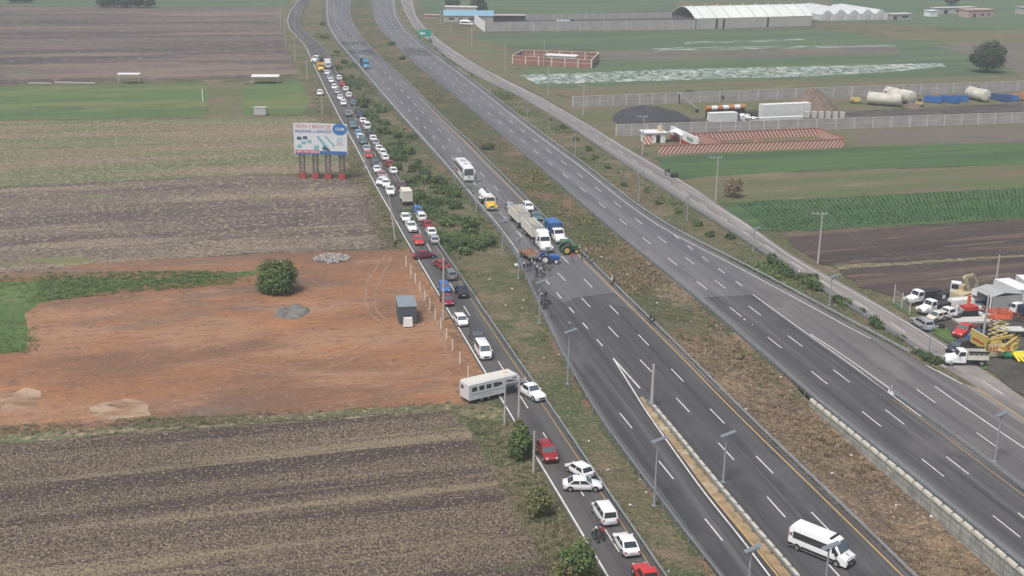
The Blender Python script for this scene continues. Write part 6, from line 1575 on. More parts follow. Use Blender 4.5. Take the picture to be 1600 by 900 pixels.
# white storage tanks
m_tank = mat('tank_white', (.55, .53, .46), .7, var=.35, vscale=.35)
def tank(a, b, rad, label, seed):
    p, q_ = at(*a), at(*b); r = empty('storage_tank', (p.x, p.y, 0), math.atan2((q_ - p).y, (q_ - p).x), label, 'storage tank', 'old white tanks lying in the yard'); L = (q_ - p).length
    q = MB(); n = 18; q.loft([[(x, rad * k * math.cos(2 * PI * i / n), rad + .3 + rad * k * math.sin(2 * PI * i / n)) for i in range(n)] for x, k in ((-.3, .6), (0, .95), (.2, 1), (L - .2, 1), (L, .95), (L + .3, .6))]); q.build('shell', m_tank, r, smooth=True)
    q = MB(); q.tube((L * .5, 0, rad * 2 + .2), (L * .5, 0, rad * 2 + .8), .4, .4, 10); q.build('hatch', mat('rust2', (.22, .10, .06), .9), r)
    P('support', m_chassis, r, (L * .2, L * .25, -rad * .7, rad * .7, 0, .8), (L * .75, L * .8, -rad * .7, rad * .7, 0, .8))
tank((1355, 163), (1408, 167), 2.0, 'front weathered white tank with rust, lying before the far wall', 1)
tank((1385, 155), (1424, 163.5), 2.1, 'white tank with a round end facing right, behind the weathered one', 2)
tank((1513, 154), (1540, 160), 2.0, 'single white tank lying right of the blue skips', 3)
def skip(px, py, dpx, L, label, col='blue'):
    r = empty('skip', at(px, py), yaw_px((px, py), (px + 10, py + dpx)), label, 'skip', 'blue skips in the far yard')
    hopper(r, -L / 2, L / 2, .2, 1.9, 1.2, PAINT[col])
skip(1458, 160, 1, 6, 'blue skip immediately right of the white tanks')
skip(1484, 160, 2, 7, 'blue skip in the middle, left of the single white tank')
skip(1500, 158.5, .5, 5, 'blue skip touching the single white tank on its left', 'blue')
skip(1562, 157, 2, 8, 'slanted blue skip right of the single white tank', 'tarp blue')
skip(1578, 157, .5, 5, 'last blue skip before the orange machine')
r = empty('orange_machine', at(1594, 157), 0, 'rusty orange machine at the right edge before the far wall', 'machine'); P('body', mat('rusty_orange', (.38, .19, .09), .8, var=.3), r, (-3, 2, -1, 1, .5, 2.2)); P('arm', MATS['rusty_orange'], r, (-1, 4, -.3, .3, 2.2, 2.7)); axles(r, (-2, 1), 1, .5)
r = empty('roller', at(1336, 161), 0, 'yellow roller machine left of the white tanks', 'roller'); P('body', m_ylw, r, (-1.8, 1.8, -.9, .9, .7, 1.9, None, .3)); q = MB(); q.tube((2.2, -1, .7), (2.2, 1, .7), .7, .7, 14); q.build('drum', m_post, r, smooth=True); axles(r, (-1.2,), 1, .6)
r = empty('roller', at(1436, 166), 0, 'small yellow machine between the white tanks and the first skip', 'roller'); P('body', m_ylw, r, (-1.4, 1.2, -.8, .8, .5, 1.7, None, .3)); P('cab', m_chassis, r, (-.6, .6, -.6, .6, 1.7, 2.4)); axles(r, (-.8, .8), .9, .45)
# parked vehicles in the far compound
for px, py, kd, cl, lb in ((818, 39.5, 'suv', 'dark grey', 'dark vehicle inside the compound, leftmost before the rear wall'), (840, 39, 'suv', 'teal', 'second dark vehicle inside the compound'), (893, 38, 'passenger van', 'dark grey', 'dark van inside the compound beside a white box')):
    near(px, py - 5, kd, cl, yaw_px((px, py), (px + 10, py)), lb, 1.0)['group'] = 'vehicles inside the hangar compound'
container(870, 40, (884, 40), 7, 2.4, 2.6, 'white box beside the dark van inside the compound', ribs=False)
r = empty('minibus'); minibus(r); put(r, 729, 36, 1.3, yaw_px((718, 37), (742, 38)), 'white minibus parked in front of the blue roofed house', 'minibus')
# ------------------------------------------------------------ foliage
def leaf_mat(name, a, b, c):
    if name in MATS: return MATS[name]
    m = bpy.data.materials.new(name); m.use_nodes = True; nt = m.node_tree; L = nt.links; bs = nt.nodes['Principled BSDF']
    bs.inputs['Roughness'].default_value = .7; bs.inputs['Specular IOR Level'].default_value = .25
    g = nt.nodes.new('ShaderNodeNewGeometry'); n = nt.nodes.new('ShaderNodeTexNoise'); n.inputs['Scale'].default_value = 1.1; n.inputs['Detail'].default_value = 4
    L.new(g.outputs['Position'], n.inputs['Vector'])
    ad = nt.nodes.new('ShaderNodeMath'); ad.operation = 'MULTIPLY_ADD'; ad.inputs[1].default_value = .35; L.new(g.outputs['Random Per Island'], ad.inputs[0])
    sb = nt.nodes.new('ShaderNodeMath'); sb.operation = 'SUBTRACT'; sb.inputs[1].default_value = .17; L.new(n.outputs[0], sb.inputs[0]); L.new(sb.outputs[0], ad.inputs[2])
    r = nt.nodes.new('ShaderNodeValToRGB'); e = r.color_ramp.elements
    e[0].position = .3; e[0].color = tuple(a) + (1,); e[1].position = .72; e[1].color = tuple(c) + (1,); k = e.new(.5); k.color = tuple(b) + (1,)
    L.new(ad.outputs[0], r.inputs[0]); L.new(r.outputs[0], bs.inputs['Base Color']); MATS[name] = m; return m
lf_dark = leaf_mat('leaves_dark', (.032, .054, .024), (.058, .092, .036), (.10, .14, .05))
lf_mid = leaf_mat('leaves_mid', (.045, .075, .026), (.08, .125, .042), (.145, .19, .062))
lf_far = leaf_mat('leaves_far', (.030, .048, .030), (.050, .075, .042), (.08, .11, .055))
lf_olive = leaf_mat('leaves_olive', (.07, .08, .032), (.125, .135, .052), (.21, .19, .085))
lf_weed = leaf_mat('weeds', (.070, .080, .036), (.130, .124, .066), (.23, .19, .12))
lf_weed2 = leaf_mat('weeds_dry', (.115, .088, .058), (.20, .148, .092), (.33, .26, .165))
lf_crop = leaf_mat('crop_leaves', (.035, .085, .035), (.055, .125, .05), (.09, .17, .065))
m_bark = mat('bark', (.10, .075, .055), .95, var=.3)
def leaf(q, p, d, s, rnd):
    d = Vector(d).normalized(); u = d.orthogonal().normalized(); a = rnd.random() * 6.28
    v = d.cross(u); u, v = u * math.cos(a) + v * math.sin(a), v * math.cos(a) - u * math.sin(a)
    q.quad([p - u * s * .5, p + v * s * .35 + d * s * .12, p + u * s * .5, p - v * s * .35 + d * s * .12])
def crown_mb(rx, ry, rz, n, s, seed, lobes=9, z0=0.0, gap=.0):
    rnd = random.Random(seed); q = MB(); C = []
    for i in range(lobes):
        a = i * 2.4 + rnd.random(); zz = rnd.uniform(-.5, .62); f = rnd.uniform(.4, .72) * math.sqrt(max(.1, 1 - (max(0, zz) / .68) ** 2))
        C.append((Vector((rx * f * math.cos(a), ry * f * math.sin(a), rz * zz)), rnd.uniform(.28, .42)))
    C.append((Vector((0, 0, 0)), .80))
    for i in range(n):
        c, k = C[-1] if rnd.random() < .38 else C[rnd.randrange(len(C))]
        d = Vector((rnd.gauss(0, 1), rnd.gauss(0, 1), rnd.gauss(0, 1))).normalized()
        r_ = (.45 + .55 * rnd.random() ** .6) * (1 + .38 * noise.noise(d * 2.2 + c * .6)) * (1.25 if rnd.random() < .08 else 1)
        p = c + Vector((d.x * rx * k, d.y * ry * k, d.z * rz * k)) * r_
        p.z += z0
        if p.z < .05: continue
        leaf(q, p, d + Vector((0, 0, .5)) + Vector((rnd.gauss(0, .4), rnd.gauss(0, .4), rnd.gauss(0, .4))), s * rnd.uniform(.7, 1.4), rnd)
    return q
def tree(px, py, top, wpx, label, m=lf_mid, n=5200, s=.42, seed=1, name='tree', cat='tree', group=None, trunk=.3, depth=1.0, lob=11):
    b = at(px, py); h = height_at(px, py, top); rx = (at(px + wpx / 2, py) - b).length
    r = empty(name, (b.x, b.y, 0), 0, label, cat, group)
    zc = h * (.5 + trunk * .28); rz = h - zc
    q = crown_mb(rx * 1.12, rx * depth, rz * 1.25, n, s, seed, lob, zc)
    q.build('crown', m, r)
    q = MB(); q.tube((0, 0, -.2), (.1, 0, h * .5), rx * .09, rx * .055, 8); rnd = random.Random(seed)
    for i in range(6):
        a = rnd.random() * 6.28; q.tube((.05, 0, h * .22), (rx * .55 * math.cos(a), rx * .5 * math.sin(a), zc + rz * rnd.uniform(-.2, .5)), rx * .045, rx * .015, 6)
    q.build('trunk', m_bark, r)
tree(434, 456, 407, 66, 'round bushy green tree alone on the red dirt lot', lf_mid, 9000, .34, 9, trunk=.0, depth=1.0, lob=26)
tree(1541, 113, 66, 50, 'big dark tree at the right edge beyond the yard walls', lf_far, 6000, .75, 8, trunk=.2)
tree(746, 24, -4, 28, 'dark tree behind the right end of the blue roofed house', lf_far, 2500, .9, 3)
tree(707, 12, -4, 22, 'smaller dark tree behind the left end of the blue roofed house', lf_far, 2000, .9, 4)
tree(1486, 8, -6, 22, 'dark tree at the top edge above the low farm sheds', lf_far, 1500, 1.0, 6)
for i, x in enumerate((162, 180, 198, 216, 232)):
    tree(x, 11.5, -4 - i % 2 * 3, 22, ['leftmost', 'second', 'middle', 'fourth', 'rightmost'][i] + ' tree of the dark clump at the top left edge', lf_far, 1500, 1.1, 20 + i, group='trees of the clump at the top left')
for i, x in enumerate((20, 42)):
    tree(x, 4, -10, 24, ['far left tree on the top edge of the photo', 'second far tree on the top edge of the photo'][i], lf_far, 900, 1.2, 30 + i)
tree(1077, 154, 142, 20, 'dark round bush before the far grey yard wall', lf_dark, 1600, .5, 11, name='bush', cat='bush', trunk=.0)
tree(1124, 158, 147, 14, 'thin grey brown bush at the wall right of the dark round bush', lf_olive, 500, .5, 12, name='bush', cat='bush')
tree(1145, 308, 278, 34, 'brown leafless looking bush beside the utility pole on the green field', lf_weed2, 900, .4, 13, name='bush', cat='bush', trunk=0)
tree(1053, 277, 270, 13, 'small dark bush beside the two walkers on the frontage road', lf_dark, 500, .35, 14, name='bush', cat='bush', trunk=0)
tree(1216, 201, 192, 9, 'small bush in front of the grey block wall above the striped wall', lf_dark, 300, .4, 15, name='bush', cat='bush', trunk=0)
tree(813, 716, 668, 40, 'dense green bush beside the concrete pole on the service road edge', lf_mid, 2400, .34, 40, name='bush', cat='bush', trunk=0)
tree(842, 806, 762, 44, 'yellowish green bush beside the white edge line, above the motorcycle riders', lf_olive, 1500, .30, 41, name='bush', cat='bush', trunk=0)
tree(905, 912, 846, 60, 'large loose green bush beside the motorcycle riders at the bottom', lf_mid, 2300, .32, 42, name='bush', cat='bush', trunk=.05)
tree(880, 935, 878, 46, 'brownish green bush cut by the bottom edge beside the stubble field', lf_olive, 1000, .3, 43, name='bush', cat='bush', trunk=0)
tree(812, 690, 655, 24, 'small bush behind the crossarm pole at the field corner', lf_olive, 900, .34, 44, name='bush', cat='bush', trunk=0)
# scrub on the verges: copies of a few bushes
bush_meshes = []
for i, (m, n) in enumerate(((lf_dark, 620), (lf_mid, 560), (lf_dark, 420), (lf_olive, 420), (lf_mid, 700))):
    q = crown_mb(1.25, 1.15, .9, n, .26, 60 + i, 7, .62)
    me_o = q.build('bush', m); bush_meshes.append(me_o.data); bpy.data.objects.remove(me_o)
def bush(p, s, k, label, group, zz=0.0):
    o = bpy.data.objects.new('bush', bush_meshes[k]); COL.objects.link(o); o.location = (p.x, p.y, zz - .15)
    o.scale = (s, s * random.uniform(.8, 1.1), s * random.uniform(.75, 1.1)); o.rotation_euler = (0, 0, random.random() * 6)
    tag(o, label, 'bush', group)
VB = [(645,268),(655,283),(640,285),(668,288),(676,296),(690,300),(655,308),(665,318),(680,318),(672,335),(700,315),(708,322),(694,335),(700,350),(712,345),(727,352),(733,358),(742,352),(735,362),(728,366),(722,380),(738,384),(750,382),(762,380),(745,388),(712,388),(724,396),(620,262),(628,250),(615,245),(610,225),(600,208),(592,192),(605,195),(580,172),(572,160),(560,140),(588,165),(575,180),(547,118),(536,100),(530,85),(503,38),(500,55),(510,62),(640,240),(630,225),(650,255),(662,272),(628,236),(700,300),(690,285),(712,305),(652,262),(618,215),(596,178),(584,186),(566,168)]
for x, y in VB:
    for _ in range(1):
        p = at(x + random.uniform(-4, 4), y + random.uniform(-3, 3)); bush(p, random.uniform(.9, 1.9), random.choice((0, 0, 1, 2, 4)), 'low green bush in the scrub between the jammed service road and the highway', 'bushes of the scrub beside the service road', -.2)
for x, y in [(763,232),(628,92),(612,70)]: bush(at(x, y), 1.6, 0, 'dark bush in the median between the two carriageways', 'bushes of the median', -.3)
for x, y in [(683,77),(692,88),(655,58),(700,98),(672,66),(900,218),(920,235),(930,246),(950,262),(1010,300),(1028,318),(1060,332),(1090,352),(1110,368),(880,200),(860,188),(975,290),(1140,372)]:
    bush(at(x, y), random.uniform(.7, 1.2), random.choice((0, 1, 2)), 'green bush on the verge between the right carriageway and the frontage road', 'bushes beside the frontage road', -.1)
for i, (x, y, s) in enumerate([(1212,414,1.5),(1222,423,1.5),(1232,430,1.4),(1205,405,1.1),(1258,437,1.5),(1265,444,1.5),(1274,452,1.4),(1270,436,1.2),(1312,472,1.3),(1320,476,1.2),(1346,487,.8),(1366,506,1.4),(1372,511,1.1),(1408,530,.8),(1434,552,.9),(1450,562,1.0),(1462,567,1.0),(1440,556,.8)]):
    bush(at(x, y), s, (0, 1, 0, 2)[i % 4], 'green bush in the narrow strip beside the guardrail, right of the wide carriageway', 'bushes of the narrow strip', -.1)
for x, y in [(1300,652),(1340,700),(1420,770)][:0]: pass

ORDW = ['nearest','second nearest','third nearest','fourth nearest','fifth nearest','sixth nearest','seventh nearest','eighth nearest','ninth nearest','tenth nearest','eleventh nearest','twelfth nearest','thirteenth nearest','fourteenth nearest','fifteenth nearest']
LMK = [((725, 265), 'the white coach'), ((762, 311), 'the white tank truck'), ((634, 305), 'the cream box truck'), ((503, 234), 'the billboard'), ((501, 104), 'the yellow dump truck'), ((571, 98), 'the far blue truck'), ((820, 350), 'the double dump truck'), ((663, 397), 'the sideways maroon sedan'), ((638, 353), 'the white pickup with a dark load'), ((565, 197), 'the white passenger van in the queue'), ((604, 265), 'the sharp bend of the queue below the billboard'),
 ((1019, 212), 'the small gatehouse'), ((676, 60), 'the green road sign'), ((1041, 274), 'the two walkers on the frontage road'), ((1443, 502), 'the silver estate car'), ((1507, 557), 'the dump truck leaving the yard'), ((1278, 400), 'the utility pole at the ploughed field corner'), ((826, 396), 'the rusty flatbed trailer'), ((905, 731), 'the sideways white sedan'), ((830, 609), 'the white pickup of the horse trailer'), ((1284, 851), 'the near white minibus'), ((755, 546), 'the white passenger van above the horse trailer'), ((1018, 600), 'the thick pole at the exit tip'), ((957, 445), 'the guardrail sitter in white'), ((1118, 290), 'the utility pole below the striped wall')]
LMK = [(at(*a), b) for a, b in LMK if 'bend' not in b]
def relabel(group, prefix):
    B_ = {}
    for o in COL.objects:
        if o.get('group') == group:
            k = min(range(len(LMK)), key=lambda i: (LMK[i][0] - Vector((o.location.x, o.location.y, 0))).length); B_.setdefault(k, []).append(o)
    for k, L_ in B_.items():
        L_.sort(key=lambda o: (LMK[k][0] - Vector((o.location.x, o.location.y, 0))).length)
        for i, o in enumerate(L_): o['label'] = (prefix + ' ' + ORDW[min(i, 14)] + ' to ' + LMK[k][1])
relabel('bushes of the scrub beside the service road', 'low scrub bush'); relabel('bushes beside the frontage road', 'green verge bush'); relabel('bushes of the narrow strip', 'strip bush'); relabel('bushes of the median', 'dark median bush')
# grass and weeds nobody could count
def inside_between(A, B, n, y0, y1, rnd, edge=.06):
    """random points between two world lines"""
    out = []
    ya = sorted([(p.y, p.x) for p in A]); yb = sorted([(p.y, p.x) for p in B])
    def xat(S, y):
        lo, hi = 0, len(S) - 1
        while hi - lo > 1:
            m = (lo + hi) // 2
            if S[m][0] <= y: lo = m
            else: hi = m
        t = (y - S[lo][0]) / max(1e-6, S[hi][0] - S[lo][0]); return S[lo][1] + (S[hi][1] - S[lo][1]) * t
    for _ in range(n):
        y = y0 + (y1 - y0) * rnd.random() ** 1.6; t = rnd.uniform(edge, 1 - edge)
        a, b = xat(ya, y), xat(yb, y); out.append((Vector((a + (b - a) * t, y, 0)), t))
    return out
def tufts(name, pts, m, hmin, hmax, rnd, zf=lambda t, p: 0.0, label=None, blades=9, spread=.5, bw=1.0):
    q = MB()
    for p, t in pts:
        z = zf(t, p); nz = noise.noise(Vector((p.x * .06, p.y * .06, 3.0)))
        if nz < rnd.uniform(-.4, .3): continue
        h = rnd.uniform(hmin, hmax) * (1 + 1.2 * nz)
        for _ in range(blades):
            a = rnd.random() * 6.28; d = rnd.random() * spread; bx, by = p.x + d * math.cos(a), p.y + d * math.sin(a); a2 = rnd.random() * 6.28; w = (.025 + .035 * rnd.random()) * bw; ln = .08 + h * 1.1
            q.quad([(bx - w * math.sin(a2), by + w * math.cos(a2), z - .02), (bx + w * math.sin(a2), by - w * math.cos(a2), z - .02), (bx + ln * math.cos(a2), by + ln * math.sin(a2), z + h * .75)])
    o = q.build(name, m); o['kind'] = 'stuff'
    if label: o['label'] = label
rnd = random.Random(77)
y_lo, y_hi = at(1000, 930).y, 520
tufts('weeds', inside_between(sR0, c1L, 7000, y_lo, y_hi, rnd, .10), lf_weed, .10, .34, rnd, lambda t, p: -.35 * math.sin(PI * t), 'weeds on the verge between the service road and the highway', 9, .5)
tufts('weeds', inside_between(c1R, c2L, 6000, YC, y_hi, rnd, .08), lf_weed, .10, .32, rnd, lambda t, p: -dipM(t, p), 'weeds in the upper median')
tufts('dry_grass', inside_between(c1R, c2L, 6500, y_lo, YC + 45, rnd, .08), lf_weed2, .12, .42, rnd, lambda t, p: -dipM(t, p) + .05, 'dry straw grass in the lower median', 12, .6)
tufts('weeds', inside_between(c2R, fL, 3500, at(1400, 536).y, y_hi, rnd, .1), lf_weed, .12, .36, rnd, lambda t, p: -.15 * math.sin(PI * t), 'weeds beside the frontage road')
sLo = [p + Vector((-6, 0, 0)) for p in sL]; sLi = [p + Vector((-.8, 0, 0)) for p in sL]
tufts('weeds', [a for a in inside_between(sLo, sLi, 3600, y_lo, 450, rnd, .02) if not (at(745, 600).y < a[0].y < at(640, 392).y and True)], lf_weed, .12, .42, rnd, lambda t, p: 0, 'weeds along the left edge of the service road')
tufts('dry_grass', [(at(x, 672 - (x / 740) * 40 + rnd.uniform(-7, 9)), .5) for x in [rnd.uniform(0, 760) for _ in range(1300)]], lf_weed, .10, .30, rnd, label='weedy margin between the red dirt lot and the stubble field')
gp = []
for x, y in VB:
    c = at(x, y)
    for _ in range(75): gp.append((c + Vector((rnd.gauss(0, 3.2), rnd.gauss(0, 6.5), 0)), .5))
tufts('scrub', gp, lf_mid, .35, .9, rnd, lambda t, p: -.35, 'green scrub growing round the bushes beside the service road', 12, .8, 3.2)
sp_ = [a for a in inside_between(sR0, c1L, 11000, at(700, 405).y, at(545, 100).y, rnd, .04) if noise.noise(Vector((a[0].x * .045, a[0].y * .03, 7))) + (.45 - a[1]) * .7 > rnd.uniform(-.15, .15)]
tufts('scrub', sp_, lf_dark, .3, .85, rnd, lambda t, p: -.35 * math.sin(PI * t), 'continuous uneven scrub on the verge beside the service road', 8, .8, 3.2)
gp2 = [a for a in inside_between(c2R, fL, 4000, at(1300, 470).y, at(700, 90).y, rnd, .05) if noise.noise(Vector((a[0].x * .06, a[0].y * .04, 2))) > rnd.uniform(-.1, .2)]
tufts('scrub', gp2, lf_mid, .25, .6, rnd, lambda t, p: -.1, 'green undergrowth beside the frontage road', 8, .7, 2.6)
gp3 = [a for a in inside_between(c1R, c2L, 5000, YC - 30, at(700, 120).y, rnd, .05) if noise.noise(Vector((a[0].x * .05, a[0].y * .035, 12))) > rnd.uniform(.0, .25)]
tufts('scrub', gp3, lf_olive, .2, .5, rnd, lambda t, p: -dipM(t, p), 'olive undergrowth in the upper median', 7, .6, 2.2)
# crop rows on the right
K0, K1, K2, K3 = at(1150, 318), at(1640, 292), at(1640, 337), at(1204, 360)
q = MB(); ux = (K1 - K0).normalized(); span = (K1 - K3).length; nrow = int(span / 1.25)
for i in range(nrow):
    u = (i + .5) / nrow; pa, pb = K3.lerp(K2, u), K0.lerp(K1, u); n = int((pb - pa).length / .55)
    for k in range(n):
        if rnd.random() < .06: continue
        p = pa.lerp(pb, (k + rnd.random() * .6) / n) + Vector((rnd.uniform(-.16, .16), 0, 0))
        for _ in range(4):
            a = rnd.random() * 6.28; l = rnd.uniform(.25, .5); w = .13
            q.quad([(p.x - w * math.sin(a), p.y + w * math.cos(a), .05), (p.x + w * math.sin(a), p.y - w * math.cos(a), .05), (p.x + l * math.cos(a), p.y + l * math.sin(a), .18 + .3 * rnd.random())])
o = q.build('crop_rows', lf_crop); o['kind'] = 'stuff'; o['label'] = 'dark green crop in close rows'
gpts = []
for _ in range(2600):
    x = rnd.uniform(-10, 400); y = rnd.uniform(430, 552) if x < 60 else rnd.uniform(424, 440 + (400 - x) * .09)
    gpts.append((at(x, y), .5))
tufts('grass', gpts, lf_mid, .12, .35, rnd, label='lush grass on the left of the red dirt lot')
# clods and straw on the near stubble field
q = MB()
FA, FB, FC, FD = at(0, 695), at(715, 655), at(890, 910), at(-20, 910)
for _ in range(9000):
    u, v = rnd.random(), rnd.random() ** 1.4
    p = FA.lerp(FB, u).lerp(FD.lerp(FC, u), 1 - v) if False else (FD.lerp(FC, u)).lerp(FA.lerp(FB, u), v)
    s = rnd.uniform(.04, .11); a = rnd.random() * 6.28; q.cur = 0 if rnd.random() < .55 else 1
    if q.cur == 0: l = s * 2.6; q.quad([(p.x - .03, p.y, .02), (p.x + .05, p.y + .02, .02), (p.x + l * math.cos(a), p.y + l * math.sin(a), .10 + s)])
    else:
        q.quad([(p.x - s, p.y - s, .0), (p.x + s, p.y - s * .6, .0), (p.x, p.y, s * 1.2)]); q.quad([(p.x + s, p.y - s * .6, .0), (p.x + s * .3, p.y + s, .0), (p.x, p.y, s * 1.2)])
o = q.build('stubble', [mat('straw', (.24, .20, .14), .9), mat('clod', (.085, .070, .062), .95)]); o['kind'] = 'stuff'; o['label'] = 'straw and clods on the near ploughed field'
# stones on the dirt lot
q = MB()
for _ in range(700):
    x, y = rnd.uniform(30, 720), rnd.uniform(440, 640)
    p = at(x, y); s = rnd.uniform(.03, .08); q.box(-s, s, -s, s, 0, s, Matrix.Translation((p.x, p.y, .02)) @ Matrix.Rotation(rnd.random() * 3, 4, 'Z'), taper=s * .3)
o = q.build('stones', mat('stone_pale', (.30, .21, .15), .9)); o['kind'] = 'stuff'; o['label'] = 'small stones scattered over the red dirt'
# litter: white scraps
m_lit = mat('litter', W(.62), .7)
lit = None
LP = [(807,416),(765,437),(800,452),(818,470),(816,482),(712,312),(724,322),(790,478),(1163,500),(1042,485),(1080,503),(980,430),(940,402),(1027,474),(1120,510),(1285,440),(1200,403),(1305,478),(1333,480),(1249,424),(850,560),(920,690),(950,735),(1010,770),(1000,750),(985,790),(1045,893),(1330,712),(1400,790),(1455,808),(1300,740),(890,505),(873,555),(500,140),(516,160),(700,470),(1176,508),(1165,640),(1220,590)]
for i, (x, y) in enumerate(LP):
    if lit is None:
        q = MB(); q.blob((0, 0, .12), .30, .18, .14, 3, .8, 7, 4); lit = q.build('litter', m_lit); o = lit
    else: o = lit.copy(); COL.objects.link(o)
    p = at(x, y); o.location = (p.x, p.y, .02); s = random.uniform(.45, .85) * (2.4 if i == 0 else 1); o.scale = (s, s, s); o.rotation_euler = (0, 0, random.random() * 6)
    tag(o, 'small white scrap of litter lying in the verge grass', 'litter', 'litter in the verges')

relabel('litter in the verges', 'white litter scrap')
# ------------------------------------------------------------ people
SK = {'skin': mat('skin', (.30, .17, .11), .6)}
def cloth(n, c): return mat('cloth_' + n, c, .9, var=.1, vscale=4)
CL = {'black': cloth('black', W(.018)), 'navy': cloth('navy', (.02, .03, .07)), 'white': cloth('white', W(.62)), 'grey': cloth('grey', W(.22)), 'red': cloth('red', (.55, .05, .03)), 'green': cloth('green_d', (.05, .10, .08)),
      'jeans': cloth('jeans', (.05, .08, .14)), 'khaki': cloth('khaki', (.26, .20, .13)), 'lime': cloth('lime', (.35, .75, .06)), 'brown': cloth('brown', (.10, .06, .04)), 'maroon': cloth('maroon', (.22, .04, .05))}
def body_mesh(pose):
    V, E, Rr = [], [], []
    def add(p, r, parent=None):
        V.append(p); Rr.append(r)
        if parent is not None: E.append((parent, len(V) - 1))
        return len(V) - 1
    if pose in ('stand', 'hips', 'walk'): hz, fwd = .95, 0
    else: hz, fwd = .50 if pose == 'sit' else .82, 0
    pel = add((0, 0, hz), .15); bel = add((.01, 0, hz + .16), .14, pel); ch = add((.0 if pose != 'ride' else .10, 0, hz + .38), .165, bel); nk = add((.01 if pose != 'ride' else .14, 0, hz + .54), .065, ch); bx = V[nk][0]
    hd = add((bx + .02, 0, hz + .63), .095, nk); add((bx + .01, 0, hz + .76), .085, hd)
    nose = add((bx + .12, 0, hz + .66), .018, hd)
    for s in (-1, 1):
        sh = add((V[ch][0], s * .19, hz + .46), .062, ch)
        if pose == 'stand': el, wr = (0, s * .25, hz + .18), (.10, s * .24, hz - .07)
        elif pose == 'hips': el, wr = (-.10, s * .42, hz + .22), (.05, s * .20, hz + .08)
        elif pose == 'walk': el, wr = (-.12 * s, s * .25, hz + .20), (.05 - .14 * s, s * .25, hz - .04)
        elif pose == 'sit': el, wr = (.10, s * .26, hz + .22), (.30, s * .18, hz + .12)
        else: el, wr = (.28, s * .30, hz + .28), (.50, s * .30, hz + .22)
        e = add(el, .048, sh); w = add(wr, .034, e)
        dr = (Vector(wr) - Vector(el)).normalized(); pc = Vector(wr) + dr * .08; hnd = add(tuple(pc), .04, w)
        for f in range(4):
            o_ = Vector((0, 0, 0)) + Vector((.022 * (f - 1.5), 0, 0)) if abs(dr.z) > .5 else Vector((0, .022 * (f - 1.5), 0))
            k1 = add(tuple(pc + o_ + dr * .045), .010, hnd); add(tuple(pc + o_ * 1.2 + dr * (.085 - .008 * abs(f - 1.4)) + Vector((.012, 0, -.008))), .008, k1)
        add(tuple(pc + Vector((.045, 0, 0)) + dr * .02), .011, w)
        hp = add((0, s * .09, hz - .06), .095, pel)
        if pose in ('stand', 'hips'): kn, an = (.02, s * .12, .50), (-.01, s * .13, .09)
        elif pose == 'walk': kn, an = (.14 * s, s * .11, .50), (.22 * s - .08, s * .11, .10)
        elif pose == 'sit': kn, an = (.42, s * .13, .48), (.46, s * .13, .08)
        else: kn, an = (.38, s * .24, .62), (.22, s * .24, .18)
        k = add(kn, .062, hp); a_ = add(an, .042, k); add((an[0] + .15, an[1], an[2] - .045), .036, a_)
    me = bpy.data.meshes.new('person_' + pose); me.from_pydata(V, E, []); ob = bpy.data.objects.new('tmp', me); COL.objects.link(ob)
    md = ob.modifiers.new('skin', 'SKIN'); md.use_smooth_shade = True
    sv = me.skin_vertices[0].data
    for i, r_ in enumerate(Rr): sv[i].radius = (r_, r_ * (1.25 if i in (0, 1, 2) and False else 1)); 
    sv[0].use_root = True
    ob.modifiers.new('sub', 'SUBSURF').levels = 1
    dg = bpy.context.evaluated_depsgraph_get(); out = bpy.data.meshes.new_from_object(ob.evaluated_get(dg)); bpy.data.objects.remove(ob)
    out.name = 'person_body'
    for s in ('shirt', 'trousers', 'skin', 'shoes'): out.materials.append(None)
    hands = [Vector(V[i]) for i in range(len(V)) if Rr[i] == .04]
    for p in out.polygons:
        c = p.center
        if c.z > hz + .57 and abs(c.y) < .14: i = 2
        elif min((c - h).length for h in hands) < .13: i = 2
        elif c.z < .11: i = 3
        elif c.z < hz + .04 and not (abs(c.y) > .17 and c.z > hz - .12 and pose not in ('sit', 'ride')): i = 1
        else: i = 0
        if pose in ('sit', 'ride') and c.z > hz + .02 and c.x < .36 and i == 1: i = 0
        p.material_index = i
    return out, hz, bx
BM = {}
def person(px, py, pose, shirt, trou, hat, label, yaw=0.0, z=0.03, at_loc=None):
    if pose not in BM: BM[pose] = body_mesh(pose)
    me, hz, bx = BM[pose]
    me = me.copy()
    for i, m in enumerate((CL[shirt], CL[trou], SK['skin'], CL['black'])): me.materials[i] = m
    o = bpy.data.objects.new('person', me); COL.objects.link(o)
    p = at_loc if at_loc is not None else at(px, py)
    o.location = (p.x, p.y, z); o.rotation_euler = (0, 0, yaw); tag(o, label, 'person', None)
    q = MB(); zt = hz + .74
    if hat == 'hair': q.blob((bx - .015, 0, zt), .115, .105, .10, 1, .1, 10, 6); q.build('hair', CL['black'], o, smooth=True)
    elif hat == 'helmet': q.blob((bx + .005, 0, zt - .02), .15, .14, .15, 1, 0, 12, 8); q.build('helmet', CL['white'], o, smooth=True)
    elif hat == 'blackhelmet': q.blob((bx + .005, 0, zt - .02), .15, .14, .15, 1, 0, 12, 8); q.build('helmet', CL['black'], o, smooth=True)
    else:
        q.tube((bx, 0, zt + .0), (bx, 0, zt + .02), .22 if hat == 'hat' else .12, .2 if hat == 'hat' else .12, 14); q.tube((bx, 0, zt + .02), (bx, 0, zt + .13), .115, .09, 12); q.box(bx + .08, bx + .20, -.08, .08, zt, zt + .02)
        q.build('hat', CL['khaki'] if hat == 'hat' else CL['white'], o, smooth=True)
    q = MB(); q.box(bx + .105, bx + .118, -.045, -.02, hz + .685, hz + .70); q.box(bx + .105, bx + .118, .02, .045, hz + .685, hz + .70); q.build('eyes', CL['black'], o)
    return o
